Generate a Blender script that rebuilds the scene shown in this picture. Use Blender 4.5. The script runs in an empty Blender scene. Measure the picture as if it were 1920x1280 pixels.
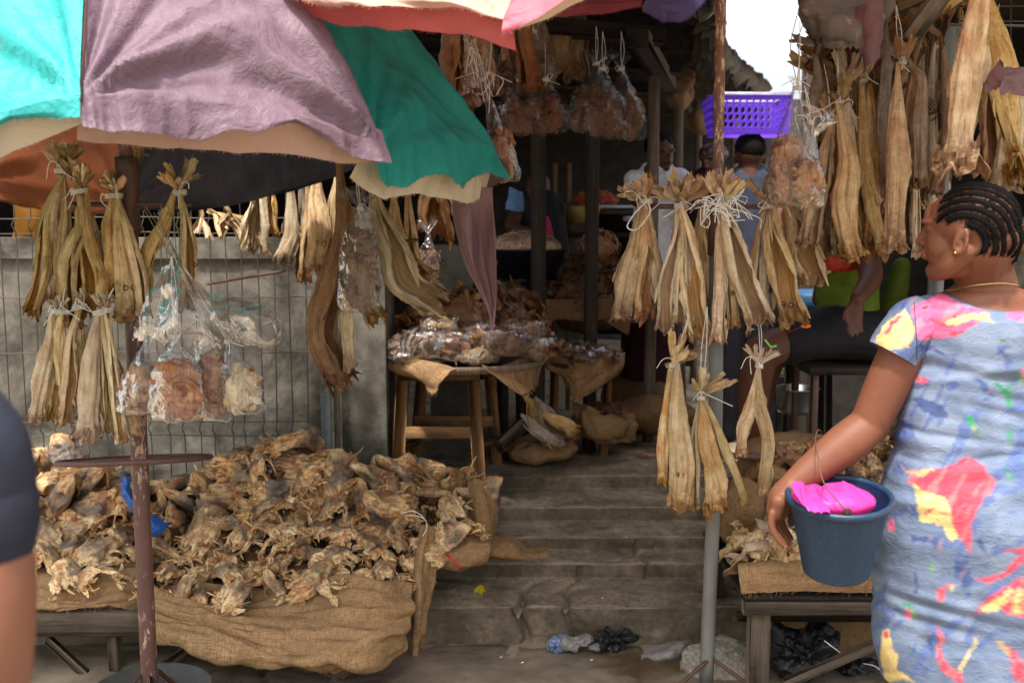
import bpy, math, random
import numpy as np
from mathutils import Vector, Matrix, Euler
from mathutils.bvhtree import BVHTree
PI = math.pi; R = math.radians
S = bpy.context.scene; COL = S.collection
rnd = random.Random(7)

# ------------------------------------------------------------------ camera, sky, sun, exposure
H = 1.55; F = 1867.0; PITCH = math.atan(220 / F)
_c = bpy.data.cameras.new('camera'); cam = bpy.data.objects.new('camera', _c); COL.objects.link(cam)
_c.sensor_width = 36; _c.lens = 36 * F / 1920; _c.clip_start = .05; _c.clip_end = 400
cam.location = (0, 0, H); cam.rotation_euler = (PI / 2 - PITCH, 0, 0)
_c.dof.use_dof = True; _c.dof.focus_distance = 2.95; _c.dof.aperture_fstop = 3.6
S.camera = cam
SUN_EL, SUN_AZ = R(67), R(198)          # azimuth clockwise from +Y: behind the camera and to its left
w = bpy.data.worlds.new('World'); S.world = w; w.use_nodes = True
wn = w.node_tree.nodes; wl = w.node_tree.links
sky = wn.new('ShaderNodeTexSky'); sky.sky_type = 'NISHITA'; sky.sun_disc = False
sky.sun_elevation = SUN_EL; sky.sun_rotation = SUN_AZ; sky.dust_density = 5.0; sky.air_density = 1.2; sky.ozone_density = .6
bg = wn['Background']; bg.inputs['Strength'].default_value = .15
hs = wn.new('ShaderNodeHueSaturation'); hs.inputs['Saturation'].default_value = .35
wl.new(sky.outputs[0], hs.inputs['Color']); wl.new(hs.outputs[0], bg.inputs['Color'])
_l = bpy.data.lights.new('sun', 'SUN'); sun = bpy.data.objects.new('sun', _l); COL.objects.link(sun)
_l.energy = 2.5; _l.angle = R(4.0); _l.color = (1, .96, .90)
_d = Vector((math.sin(SUN_AZ) * math.cos(SUN_EL), math.cos(SUN_AZ) * math.cos(SUN_EL), math.sin(SUN_EL)))
sun.rotation_euler = _d.to_track_quat('Z', 'Y').to_euler()
S.view_settings.view_transform = 'Standard'; S.view_settings.look = 'None'
S.view_settings.exposure = 1.22; S.view_settings.gamma = 1
S.render.engine = 'CYCLES'; S.cycles.use_denoising = True
S.cycles.max_bounces = 7; S.cycles.diffuse_bounces = 4; S.cycles.transparent_max_bounces = 12; S.cycles.caustics_reflective = False; S.cycles.caustics_refractive = False

# ------------------------------------------------------------------ helpers
def P(px, py, D):
    x = (px - 960) / F; y = -(py - 640) / F
    cp, sp = math.cos(PITCH), math.sin(PITCH)
    d = (x, cp + y * sp, -sp + y * cp); s = D / d[1]
    return np.array((d[0] * s, D, H + d[2] * s))
def PX(V):                                   # world points -> picture coordinates
    V = np.asarray(V, float); cp, sp = math.cos(PITCH), math.sin(PITCH)
    q = V - np.array((0, 0, H)); f = q[..., 1] * cp - q[..., 2] * sp; u = q[..., 1] * sp + q[..., 2] * cp
    return 960 + F * q[..., 0] / f, 640 - F * u / f
def mpp(D): return D / F
def _hash(ix, iy, iz, seed):
    h = (ix.astype(np.int64) * 374761393 + iy.astype(np.int64) * 668265263 + iz.astype(np.int64) * 2147483647 % 1274126177 + iz.astype(np.int64) * 1442695041 + seed * 362437) & 0xffffffff
    h = ((h ^ (h >> 13)) * 1274126177) & 0xffffffff
    h = ((h ^ (h >> 16)) * 2246822519) & 0xffffffff
    return ((h ^ (h >> 15)) & 0xffff) / 32767.5 - 1
def vn(p, seed=0):
    p = np.asarray(p, float); i = np.floor(p); f = p - i; f = f * f * (3 - 2 * f); i = i.astype(np.int64)
    r = 0
    for a in (0, 1):
        for b in (0, 1):
            for c in (0, 1):
                wgt = (f[..., 0] if a else 1 - f[..., 0]) * (f[..., 1] if b else 1 - f[..., 1]) * (f[..., 2] if c else 1 - f[..., 2])
                r = r + wgt * _hash(i[..., 0] + a, i[..., 1] + b, i[..., 2] + c, seed)
    return r
def fbm(p, o=3, seed=0):
    p = np.asarray(p, float); s = 0; a = 1
    for k in range(o):
        s = s + a * vn(p * 2 ** k, seed + k * 17); a *= .5
    return s
def ridg(p, seed=0): return 1 - np.abs(vn(p, seed)) * 2
def nz(v):
    return v / np.maximum(np.linalg.norm(v, axis=-1, keepdims=True), 1e-9)
def cr(pts, n):
    p = np.asarray(pts, float)
    if len(p) == 2: return p[0] + (p[1] - p[0]) * np.linspace(0, 1, n)[:, None].reshape((n,) + (1,) * (p.ndim - 1))
    q = np.concatenate([2 * p[:1] - p[1:2], p, 2 * p[-1:] - p[-2:-1]])
    t = np.linspace(0, len(p) - 1, n); i = np.minimum(t.astype(int), len(p) - 2); f = (t - i).reshape((n,) + (1,) * (p.ndim - 1))
    a, b, c, d = q[i], q[i + 1], q[i + 2], q[i + 3]
    return .5 * (2 * b + (c - a) * f + (2 * a - 5 * b + 4 * c - d) * f ** 2 + (3 * b - a - 3 * c + d) * f ** 3)
def gridf(n, m, closed=False):
    i = np.arange(n - 1)[:, None]; mm = m if closed else m - 1; j = np.arange(mm)[None, :]; k = (j + 1) % m
    return np.stack([i * m + j, i * m + k, (i + 1) * m + k, (i + 1) * m + j], -1).reshape(-1, 4)
class G:
    """collects pieces of one mesh"""
    def __init__(s): s.V = []; s.Q = []; s.T = []; s.uv = []; s.k = []; s.n = 0
    def add(s, V, Fq, uv=None, k=None, tri=None):
        V = np.asarray(V, float).reshape(-1, 3); n = len(V)
        s.V.append(V); s.Q.append(np.asarray(Fq, int).reshape(-1, 4) + s.n)
        if tri is not None and len(tri): s.T.append(np.asarray(tri, int).reshape(-1, 3) + s.n)
        s.uv.append(np.zeros((n, 2)) if uv is None else np.asarray(uv, float).reshape(-1, 2))
        kk = np.zeros((n, 3)) if k is None else (np.tile(np.asarray(k, float), (n, 1)) if np.ndim(k) == 1 and len(k) == 3 and n != 3 else np.asarray(k, float).reshape(-1, 3))
        s.k.append(kk); s.n += n; return s
    def join(s, o): 
        for V, uv, k in zip(o.V, o.uv, o.k): pass
        s.V += o.V; s.Q += [q + s.n for q in o.Q]; s.T += [q + s.n for q in o.T]; s.uv += o.uv; s.k += o.k; s.n += o.n; return s
    def arr(s):
        V = np.concatenate(s.V) if s.V else np.zeros((0, 3))
        return V, (np.concatenate(s.Q) if s.Q else np.zeros((0, 4), int)), (np.concatenate(s.T) if s.T else np.zeros((0, 3), int)), np.concatenate(s.uv), np.concatenate(s.k)
def worg(o):
    v = Vector((0, 0, 0))
    while o is not None: v = v + o.location; o = o.parent
    return np.array(v)
def meshdata(name, V, Q, T, uv, k, smooth=True):
    me = bpy.data.meshes.new(name)
    nq, nt = len(Q), len(T)
    me.vertices.add(len(V)); me.vertices.foreach_set('co', np.asarray(V, np.float32).ravel())
    li = np.concatenate([Q.ravel(), T.ravel()]).astype(np.int32)
    me.loops.add(len(li)); me.loops.foreach_set('vertex_index', li)
    me.polygons.add(nq + nt)
    st = np.concatenate([np.arange(nq) * 4, nq * 4 + np.arange(nt) * 3]).astype(np.int32)
    me.polygons.foreach_set('loop_start', st)
    me.polygons.foreach_set('loop_total', np.concatenate([np.full(nq, 4), np.full(nt, 3)]).astype(np.int32))
    me.polygons.foreach_set('use_smooth', np.full(nq + nt, bool(smooth)))
    if uv is not None:
        l = me.uv_layers.new(name='UVMap'); l.data.foreach_set('uv', uv[li].astype(np.float32).ravel())
    if k is not None:
        a = me.color_attributes.new('k', 'FLOAT_COLOR', 'POINT')
        a.data.foreach_set('color', np.concatenate([k, np.ones((len(k), 1))], 1).astype(np.float32).ravel())
    me.update(); me.validate(); return me
def tag(o, label=None, cat=None, group=None, kind=None):
    if label: o['label'] = label
    if cat: o['category'] = cat
    if group: o['group'] = group
    if kind: o['kind'] = kind
    return o
def thing(name, label, cat, loc, group=None):
    o = bpy.data.objects.new(name, None); COL.objects.link(o); o.location = Vector([float(x) for x in loc]); o.empty_display_size = .1
    return tag(o, label, cat, group)
def mk(name, g, m, parent=None, smooth=True, label=None, cat=None, group=None, kind=None):
    """one mesh object from world-space geometry g"""
    V, Q, T, uv, k = g.arr()
    if parent is not None: o0 = worg(parent)
    else:
        o0 = np.array([(V[:, 0].min() + V[:, 0].max()) / 2, (V[:, 1].min() + V[:, 1].max()) / 2, V[:, 2].min()])
    me = meshdata(name, V - o0, Q, T, uv, k, smooth)
    if m is not None: me.materials.append(m)
    o = bpy.data.objects.new(name, me); COL.objects.link(o)
    if parent is not None: o.parent = parent
    else: o.location = Vector([float(x) for x in o0])
    return tag(o, label, cat, group, kind)
def copy_tree(o, parent=None):
    c = o.copy(); COL.objects.link(c); c.parent = parent
    for ch in list(o.children): copy_tree(ch, c)
    return c

# ---- shape builders (all return G)
def tube(pts, r, n=8, smooth_n=None, cap=True, k=None, sy=1.0):
    p = cr(pts, smooth_n) if smooth_n else np.asarray(pts, float)
    m = len(p); r = np.interp(np.linspace(0, 1, m), np.linspace(0, 1, len(r)), r) if np.ndim(r) else np.full(m, r)
    T = nz(np.gradient(p, axis=0)); ref = np.array((0, 1., 0)) if abs(T[:, 1]).mean() < .8 else np.array((0, 0, 1.))
    A = nz(np.cross(T, ref)); B = np.cross(T, A)
    th = np.arange(n) * 2 * PI / n
    V = p[:, None] + (A[:, None] * np.cos(th)[None, :, None] + B[:, None] * np.sin(th)[None, :, None] * sy) * r[:, None, None]
    Ls = np.concatenate([[0], np.cumsum(np.linalg.norm(np.diff(p, axis=0), axis=1))])
    uv = np.stack(np.broadcast_arrays(th[None, :] * r.mean(), Ls[:, None]), -1)
    V = V.reshape(-1, 3); tri = []
    if cap:
        V = np.concatenate([V, p[:1], p[-1:]]); a, b = m * n, m * n + 1
        uv = np.concatenate([uv.reshape(-1, 2), [[0, 0], [0, Ls[-1]]]])
        for j in range(n): tri += [(a, (j + 1) % n, j), (b, (m - 1) * n + j, (m - 1) * n + (j + 1) % n)]
    return G().add(V, gridf(m, n, True), uv, k, tri)
def box(c, s, rot=None, bev=.004, k=None):
    """bevelled box, centre c, size s"""
    h = np.array(s, float) / 2; b = min(bev, h.min() * .45); V = []
    g = G(); 
    import itertools
    idx = {}
    for sx in (-1, 1):
        for sy in (-1, 1):
            for sz in (-1, 1):
                for ax in range(3):
                    v = np.array([sx, sy, sz]) * (h - b); v[ax] += [sx, sy, sz][ax] * b
                    idx[(sx, sy, sz, ax)] = len(V); V.append(v)
    Q = []; T = []
    for ax in range(3):
        o = [i for i in range(3) if i != ax]
        for s_ in (-1, 1):
            f = []
            for a, bb in ((-1, -1), (1, -1), (1, 1), (-1, 1)):
                t = [0, 0, 0]; t[ax] = s_; t[o[0]] = a; t[o[1]] = bb; f.append(idx[tuple(t) + (ax,)])
            Q.append(f)
        for a in (-1, 1):
            for bb in (-1, 1):
                t1 = [0, 0, 0]; t1[ax] = -1; t1[o[0]] = a; t1[o[1]] = bb; t2 = list(t1); t2[ax] = 1
                Q.append([idx[tuple(t1) + (o[0],)], idx[tuple(t2) + (o[0],)], idx[tuple(t2) + (o[1],)], idx[tuple(t1) + (o[1],)]])
    for sx in (-1, 1):
        for sy in (-1, 1):
            for sz in (-1, 1): T.append([idx[(sx, sy, sz, 0)], idx[(sx, sy, sz, 1)], idx[(sx, sy, sz, 2)]])
    V = np.array(V); uv = np.stack([V[:, 0] + V[:, 1], V[:, 2]], -1)
    if s[2] < max(s[0], s[1]): 
        ax = 0 if s[0] >= s[1] else 1
        uv = np.stack([V[:, 2] + V[:, 1 - ax], V[:, ax]], -1)
    if rot is not None: V = V @ np.array(Euler(rot).to_matrix()).T
    return G().add(V + np.array(c, float), Q, uv, k, T)
def beam(p, q, w_, d_, twist=0, bev=.004):
    """rectangular timber from p to q; w_ is the width across, d_ the depth"""
    p, q = np.array(p, float), np.array(q, float); L = np.linalg.norm(q - p); T = (q - p) / L
    ref = np.array((0, 1., 0)) if abs(T[1]) < .8 else np.array((0, 0, 1.))
    A = nz(np.cross(T, ref)); B = np.cross(T, A)
    g = box((0, 0, 0), (w_, d_, L), bev=bev); V = g.V[0]
    V = A * V[:, :1] + B * V[:, 1:2] + T * V[:, 2:3] + (p + q) / 2
    g.V[0] = V; return g
def lathe(prof, c, n=32, axis=None, k=None):
    prof = np.array(prof, float); th = np.arange(n) * 2 * PI / n; m = len(prof)
    V = np.stack(np.broadcast_arrays(prof[:, :1] * np.cos(th), prof[:, :1] * np.sin(th), prof[:, 1:2]), -1).reshape(-1, 3)
    if axis is not None:
        q = Vector((0, 0, 1)).rotation_difference(Vector(axis)); V = V @ np.array(q.to_matrix()).T
    return G().add(V + np.array(c, float), gridf(m, n, True), np.stack([V[:, 0], V[:, 2]], -1), k)
def ico(c, r, sub=4, amp=0., freq=6., seed=0, oct=3, rot=None, k=None):
    n = 2 ** sub * 4; m = n // 2 + 1
    ph = np.linspace(0, PI, m)[:, None]; th = np.arange(n)[None] * 2 * PI / n
    D = np.stack(np.broadcast_arrays(np.sin(ph) * np.cos(th), np.sin(ph) * np.sin(th), np.cos(ph)), -1)
    r = np.array(r, float) * np.ones(3); V = D * r
    if amp: V = V + D * (fbm(V * freq + seed * 3.7, oct, seed) * amp)[..., None]
    if rot is not None: V = V @ np.array(Euler(rot).to_matrix()).T
    V = V + np.array(c, float)
    return G().add(V, gridf(m, n, True), np.stack(np.broadcast_arrays(th * r[0], ph * r[2]), -1), k)
def net(rows, nu, nv, disp=None, jag=0, seed=0, fray=0, thick=.0015, fraylen=.012):
    """smooth sheet through a net of points given as (px, py, depth) or xyz arrays"""
    A = np.array([[P(*q) if len(q) == 3 and abs(q[0]) > 20 or abs(q[1]) > 20 else np.array(q, float) for q in r] for r in rows])
    A = cr(A, nv); A = np.swapaxes(cr(np.swapaxes(A, 0, 1), nu), 0, 1)          # nv, nu, 3
    du = np.linalg.norm(np.diff(A, axis=1), axis=2).mean(0); dv = np.linalg.norm(np.diff(A, axis=0), axis=2).mean(1)
    u = np.concatenate([[0], np.cumsum(du)]); v = np.concatenate([[0], np.cumsum(dv)])
    UV = np.stack(np.broadcast_arrays(u[None], v[:, None]), -1)
    N = nz(np.cross(np.gradient(A, axis=1), np.gradient(A, axis=0)))
    if jag:
        n1 = vn(np.stack([u * 90, u * 0 + seed, u * 0], -1), seed) + .8 * vn(np.stack([u * 14, u * 0 + 5, u * 0], -1), seed + 1)
        T = nz(A[-1] - A[-3]); fall = np.clip((np.arange(nv) - nv + 5) / 4, 0, 1)[:, None, None]
        A = A + T[None] * (n1 * jag)[None, :, None] * fall
    if disp is not None: A = A + N * disp(A, UV)[..., None]
    g = G().add(A, gridf(nv, nu), UV)
    if fray:
        r_ = random.Random(seed)
        for _ in range(fray):
            i = r_.randrange(nu); p = A[-1, i]; d = nz(A[-1, i] - A[-3, i]) * r_.uniform(.4, 1.6) * fraylen
            q = p + d * .5 + np.array([r_.gauss(0, .2), 0, r_.gauss(0, .2)]) * fraylen; e = p + d + np.array([r_.gauss(0, .4), r_.gauss(0, .2), -.2]) * fraylen
            g.join(tube([p - d * .2, q, e], .0007, 3, cap=False))
    return g
def folds(amp, fu=0, fv=0, n=1., seed=0, fine=.0):
    def f(A, UV):
        d = fbm(np.stack([UV[..., 0] * (fu or n), UV[..., 1] * (fv or n), UV[..., 0] * 0 + seed], -1), 3, seed) * amp
        if fine: d = d + (ridg(A * 30 + seed, seed + 3) * .6 + vn(A * 70, seed + 4) * .4) * fine
        return d
    return f
def remesh(name, gs, voxel, m, parent, it=3, sub=0):
    """one continuous skin over overlapping closed volumes"""
    g = G()
    for q in gs: g.join(q)
    V, Q, T, uv, k = g.arr(); me = meshdata(name, V, Q, T, None, None)
    o = bpy.data.objects.new(name, me); COL.objects.link(o)
    a = o.modifiers.new('r', 'REMESH'); a.mode = 'VOXEL'; a.voxel_size = voxel; a.use_smooth_shade = True
    b = o.modifiers.new('s', 'SMOOTH'); b.iterations = it; b.factor = .5
    dg = bpy.context.evaluated_depsgraph_get(); ev = o.evaluated_get(dg); m2 = bpy.data.meshes.new_from_object(ev)
    n = len(m2.vertices); V = np.empty(n * 3, np.float32); m2.vertices.foreach_get('co', V); V = V.reshape(-1, 3).astype(float)
    Q = np.array([p.vertices[:] for p in m2.polygons if len(p.vertices) == 4], int).reshape(-1, 4)
    T = np.array([p.vertices[:] for p in m2.polygons if len(p.vertices) == 3], int).reshape(-1, 3)
    bpy.data.objects.remove(o)
    return G().add(V, Q, None, None, T)
def capsule(p, q, r1, r2, n=16, sy=1.):
    p, q = np.array(p, float), np.array(q, float); L = np.linalg.norm(q - p); T = (q - p) / max(L, 1e-6)
    a = np.linspace(0, PI / 2, 6)
    pts = [p - T * r1 * math.cos(x) for x in a] + [q + T * r2 * math.sin(x) for x in a]
    rr = [max(r1 * math.sin(x), 1e-4) for x in a] + [max(r2 * math.cos(x), 1e-4) for x in a]
    return tube(np.array(pts), np.array(rr), n, sy=sy) if True else None
def limb(pts, rs, n=16, m=18, sy=1.):
    """tapered limb through the joints, round ends"""
    c = cr(pts, m); r = cr(np.array(rs, float)[:, None] * np.ones(3), m)[:, 0]
    T0 = nz(c[0] - c[1]); T1 = nz(c[-1] - c[-2]); a = np.linspace(PI / 2, 0.05, 5)[::-1]
    pre = [c[0] + T0 * r[0] * math.cos(x) for x in a][:-1]; prr = [r[0] * math.sin(x) for x in a][:-1]
    post = [c[-1] + T1 * r[-1] * math.cos(x) for x in a[::-1]][1:]; por = [r[-1] * math.sin(x) for x in a[::-1]][1:]
    p = np.array(pre + list(c) + post); rr = np.array(prr + list(r) + por)
    m2 = len(p); 
    T = nz(np.gradient(p, axis=0)); ref = np.array((0, 1., 0)) if abs(T[:, 1]).mean() < .8 else np.array((0, 0, 1.))
    A = nz(np.cross(T, ref)); B = np.cross(T, A); th = np.arange(n) * 2 * PI / n
    V = p[:, None] + (A[:, None] * np.cos(th)[None, :, None] + B[:, None] * np.sin(th)[None, :, None] * sy) * rr[:, None, None]
    V = np.concatenate([V.reshape(-1, 3), p[:1], p[-1:]]); tri = []
    for j in range(n): tri += [(m2 * n, (j + 1) % n, j), (m2 * n + 1, (m2 - 1) * n + j, (m2 - 1) * n + (j + 1) % n)]
    return G().add(V, gridf(m2, n, True), None, None, tri)

# ------------------------------------------------------------------ materials
def newmat(name):
    m = bpy.data.materials.new(name); m.use_nodes = True; nt = m.node_tree
    return m, nt, nt.nodes['Principled BSDF'], nt.nodes['Material Output']
class N_:
    def __init__(s, nt): s.t = nt; s.n = nt.nodes; s.l = nt.links
    def c(s, a, b): s.l.new(a, b)
    def coord(s, which='Object', scale=(1, 1, 1), rand=True):
        tc = s.n.new('ShaderNodeTexCoord'); out = tc.outputs[which]
        if rand:
            oi = s.n.new('ShaderNodeObjectInfo'); mu = s.n.new('ShaderNodeMath'); mu.operation = 'MULTIPLY'; mu.inputs[1].default_value = 37.
            s.c(oi.outputs['Random'], mu.inputs[0]); ad = s.n.new('ShaderNodeVectorMath'); ad.operation = 'ADD'
            s.c(out, ad.inputs[0]); s.c(mu.outputs[0], ad.inputs[1]); out = ad.outputs[0]
        mp = s.n.new('ShaderNodeMapping'); mp.inputs['Scale'].default_value = scale; s.c(out, mp.inputs['Vector']); return mp.outputs[0]
    def noise(s, vec, scale, detail=4, rough=.6, dist=0.):
        n = s.n.new('ShaderNodeTexNoise'); n.inputs['Scale'].default_value = scale; n.inputs['Detail'].default_value = detail
        n.inputs['Roughness'].default_value = rough; n.inputs['Distortion'].default_value = dist; s.c(vec, n.inputs['Vector']); return n.outputs['Fac']
    def vor(s, vec, scale, feature='F1'):
        n = s.n.new('ShaderNodeTexVoronoi'); n.feature = feature; n.inputs['Scale'].default_value = scale; s.c(vec, n.inputs['Vector']); return n.outputs['Distance']
    def ramp(s, fac, stops):
        r = s.n.new('ShaderNodeValToRGB'); e = r.color_ramp.elements
        while len(e) < len(stops): e.new(.5)
        for i, (p, col) in enumerate(stops):
            e[i].position = p; col = (col,) * 3 if np.ndim(col) == 0 else col; e[i].color = tuple(col) + (1,)
        s.c(fac, r.inputs[0]); return r.outputs[0]
    def mix(s, fac, a, b, mode='MIX'):
        m = s.n.new('ShaderNodeMix'); m.data_type = 'RGBA'; m.blend_type = mode; m.clamp_factor = True
        for sock, v in ((m.inputs[0], fac), (m.inputs[6], a), (m.inputs[7], b)):
            if hasattr(v, 'is_linked'): s.c(v, sock)
            elif sock.type == 'RGBA': sock.default_value = tuple(v) + (1,) if len(v) == 3 else v
            else: sock.default_value = v
        return m.outputs[2]
    def math(s, op, a, b=None, clamp=False):
        m = s.n.new('ShaderNodeMath'); m.operation = op; m.use_clamp = clamp
        for sock, v in ((m.inputs[0], a), (m.inputs[1], b)):
            if v is None: continue
            if hasattr(v, 'is_linked'): s.c(v, sock)
            else: sock.default_value = v
        return m.outputs[0]
    def attr(s, name='k'):
        a = s.n.new('ShaderNodeAttribute'); a.attribute_name = name; sp = s.n.new('ShaderNodeSeparateColor'); s.c(a.outputs['Color'], sp.inputs[0]); return sp.outputs
    def bump(s, h, dist, strength, prin, prev=None):
        b = s.n.new('ShaderNodeBump'); b.inputs['Distance'].default_value = dist; b.inputs['Strength'].default_value = strength; s.c(h, b.inputs['Height'])
        if prev is not None: s.c(prev, b.inputs['Normal'])
        s.c(b.outputs[0], prin.inputs['Normal']); return b.outputs[0]
    def objrand(s):
        return s.n.new('ShaderNodeObjectInfo').outputs['Random']
def fish_mat(name, dark, mid, light, pale, rust, inner, val=(.75, 1.15), rough=.55):
    m, nt, pr, out = newmat(name); n = N_(nt)
    uvs = n.coord('UV', (95, 6, 1)); uvf = n.coord('UV', (330, 26, 1)); ob = n.coord('Object')
    n1 = n.noise(uvs, 1.0, 7, .72, .9); n1b = n.noise(uvf, 1.0, 4, .7, .5); n2 = n.noise(ob, 13, 4, .6); n3 = n.noise(ob, 95, 5, .7)
    nn = n.math('ADD', n.math('MULTIPLY', n1, .45), n.math('ADD', n.math('MULTIPLY', n3, .17), n.math('ADD', n.math('MULTIPLY', n1b, .13), n.math('MULTIPLY', n.noise(ob, 24, 4, .6), .25))))
    col = n.ramp(nn, [(.34, dark), (.43, mid), (.51, light), (.62, pale)])
    col = n.mix(n.ramp(n2, [(.45, 0), (.72, .75)]), col, rust)
    k = n.attr(); col = n.mix(n.math('MULTIPLY', k[2], .65), col, tuple(min(.85, x * 1.1) for x in pale))
    col2 = n.mix(n.ramp(n1, [(.35, 0), (.65, 1)]), tuple(x * .45 for x in inner), inner)
    col = n.mix(k[0], col, col2)
    tip = n.math('MULTIPLY', n.ramp(k[1], [(.78, 0), (.97, 1)]), n.ramp(n.noise(ob, 45, 4, .6), [(.36, .15), (.52, 1)]))
    col = n.mix(tip, col, tuple(x * .55 for x in rust))
    hsv = n.n.new('ShaderNodeHueSaturation'); r = n.objrand()
    mr = n.n.new('ShaderNodeMapRange'); mr.inputs[3].default_value = val[0]; mr.inputs[4].default_value = val[1]; n.c(r, mr.inputs[0]); n.c(mr.outputs[0], hsv.inputs['Value'])
    mr2 = n.n.new('ShaderNodeMapRange'); mr2.inputs[3].default_value = .484; mr2.inputs[4].default_value = .503
    r2 = n.math('FRACT', n.math('MULTIPLY', r, 7.31)); n.c(r2, mr2.inputs[0]); n.c(mr2.outputs[0], hsv.inputs['Hue'])
    r3 = n.math('FRACT', n.math('MULTIPLY', r, 13.7)); mr3 = n.n.new('ShaderNodeMapRange'); mr3.inputs[3].default_value = .72; mr3.inputs[4].default_value = 1.12; n.c(r3, mr3.inputs[0]); n.c(mr3.outputs[0], hsv.inputs['Saturation'])
    n.c(col, hsv.inputs['Color']); n.c(hsv.outputs[0], pr.inputs['Base Color'])
    pr.inputs['Roughness'].default_value = rough; pr.inputs['Specular IOR Level'].default_value = .35
    b = n.bump(n1, .009, .9, pr); b = n.bump(n3, .004, .7, pr, b); n.bump(n1b, .003, .6, pr, b)
    return m
M = {}
M['fish'] = fish_mat('dried_fish', (.10, .05, .018), (.38, .245, .095), (.68, .49, .22), (.84, .70, .40), (.46, .22, .06), (.60, .33, .10))
M['fishpale'] = fish_mat('pale_dried_fish', (.17, .10, .04), (.52, .36, .16), (.80, .62, .33), (.90, .79, .52), (.56, .30, .09), (.66, .40, .13))
M['fishgrey'] = fish_mat('grey_dried_fish', (.06, .045, .035), (.20, .15, .11), (.40, .32, .24), (.58, .50, .40), (.30, .15, .06), (.40, .22, .08))
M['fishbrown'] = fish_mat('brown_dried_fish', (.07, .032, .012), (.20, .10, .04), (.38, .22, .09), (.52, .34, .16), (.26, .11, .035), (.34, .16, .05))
M['head'] = fish_mat('dried_fish_head', (.05, .032, .02), (.20, .125, .065), (.44, .29, .15), (.66, .50, .31), (.36, .15, .045), (.66, .40, .16), (.6, 1.2), .5)
M['headgold'] = fish_mat('golden_dried_fish_head', (.10, .05, .02), (.36, .20, .07), (.64, .42, .18), (.80, .64, .38), (.46, .19, .05), (.72, .44, .16), (.7, 1.15), .5)
M['flake'] = fish_mat('orange_fish_flakes', (.12, .045, .015), (.42, .19, .06), (.62, .36, .16), (.78, .60, .42), (.46, .15, .05), (.60, .30, .12))
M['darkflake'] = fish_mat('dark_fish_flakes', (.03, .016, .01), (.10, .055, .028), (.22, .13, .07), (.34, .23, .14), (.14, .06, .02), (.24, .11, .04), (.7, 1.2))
def head_mat(name, skin, gold, val=(.7, 1.2)):
    m, nt, pr, out = newmat(name); n = N_(nt); ob = n.coord('Object'); uvs = n.coord('UV', (70, 14, 1))
    a = n.noise(ob, 22, 6, .7, .6); b = n.noise(ob, 75, 5, .7); s1 = n.noise(uvs, 1, 6, .7, .8); big = n.noise(ob, 7, 3, .5)
    cs = n.ramp(n.math('ADD', n.math('MULTIPLY', a, .6), n.math('MULTIPLY', b, .4)), [(.36, tuple(x * .16 for x in skin)), (.47, tuple(x * .55 for x in skin)), (.56, skin), (.66, tuple(min(1, x * 1.5) for x in skin))])
    cg = n.ramp(n.math('ADD', n.math('MULTIPLY', s1, .6), n.math('MULTIPLY', b, .4)), [(.36, (.07, .025, .01)), (.45, (gold[0] * .6, gold[1] * .42, gold[2] * .3)), (.53, gold), (.64, tuple(min(.85, x * 1.3 + .10) for x in gold))])
    k = n.attr(); f = n.math('ADD', n.ramp(k[1], [(.50, 0), (.8, 1)]), n.math('MULTIPLY', k[0], .8), True); f = n.math('ADD', f, n.ramp(big, [(.5, 0), (.62, .8)]), True)
    c = n.mix(f, cs, cg); c = n.mix(n.ramp(n.noise(ob, 16, 4, .6), [(.52, 0), (.68, .75)]), c, (.42, .15, .04))
    hsv = n.n.new('ShaderNodeHueSaturation'); r = n.objrand(); mr = n.n.new('ShaderNodeMapRange'); mr.inputs[3].default_value = val[0]; mr.inputs[4].default_value = val[1]; n.c(r, mr.inputs[0]); n.c(mr.outputs[0], hsv.inputs['Value'])
    n.c(c, hsv.inputs['Color']); n.c(hsv.outputs[0], pr.inputs['Base Color']); pr.inputs['Roughness'].default_value = .45; pr.inputs['Specular IOR Level'].default_value = .45
    x = n.bump(a, .014, .9, pr); x = n.bump(s1, .006, .8, pr, x); n.bump(b, .005, .8, pr, x); return m
M['head'] = head_mat('dried_fish_head', (.22, .165, .13), (.82, .54, .26)); M['headgold'] = head_mat('golden_dried_fish_head', (.40, .28, .17), (.92, .69, .38), (.95, 1.3))
def simple(name, col, rough=.6, spec=.3, nscale=20, namp=.25, bump=0., bscale=60, metal=0., coord='Object', scale=(1, 1, 1), stain=None, stainscale=3., stainpos=(.5, .7), trans=0.):
    m, nt, pr, out = newmat(name); n = N_(nt); co = n.coord(coord, scale)
    a = n.noise(co, nscale, 6, .65); c1 = tuple(x * (1 - namp) for x in col); c2 = tuple(min(1, x * (1 + namp)) for x in col)
    c = n.mix(n.ramp(a, [(.3, 0), (.7, 1)]), c1, c2)
    if stain is not None:
        s_ = n.noise(co, stainscale, 6, .7, .5); c = n.mix(n.ramp(s_, [(stainpos[0], 0), (stainpos[1], 1)]), c, stain)
    n.c(c, pr.inputs['Base Color']); pr.inputs['Roughness'].default_value = rough; pr.inputs['Specular IOR Level'].default_value = spec; pr.inputs['Metallic'].default_value = metal
    if bump: n.bump(n.noise(co, bscale, 6, .7), .004, bump, pr)
    if trans:
        tr = n.n.new('ShaderNodeBsdfTranslucent'); n.c(c, tr.inputs[0]); mx = n.n.new('ShaderNodeMixShader'); mx.inputs[0].default_value = trans
        n.c(pr.outputs[0], mx.inputs[1]); n.c(tr.outputs[0], mx.inputs[2]); n.c(mx.outputs[0], out.inputs[0])
    return m
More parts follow.
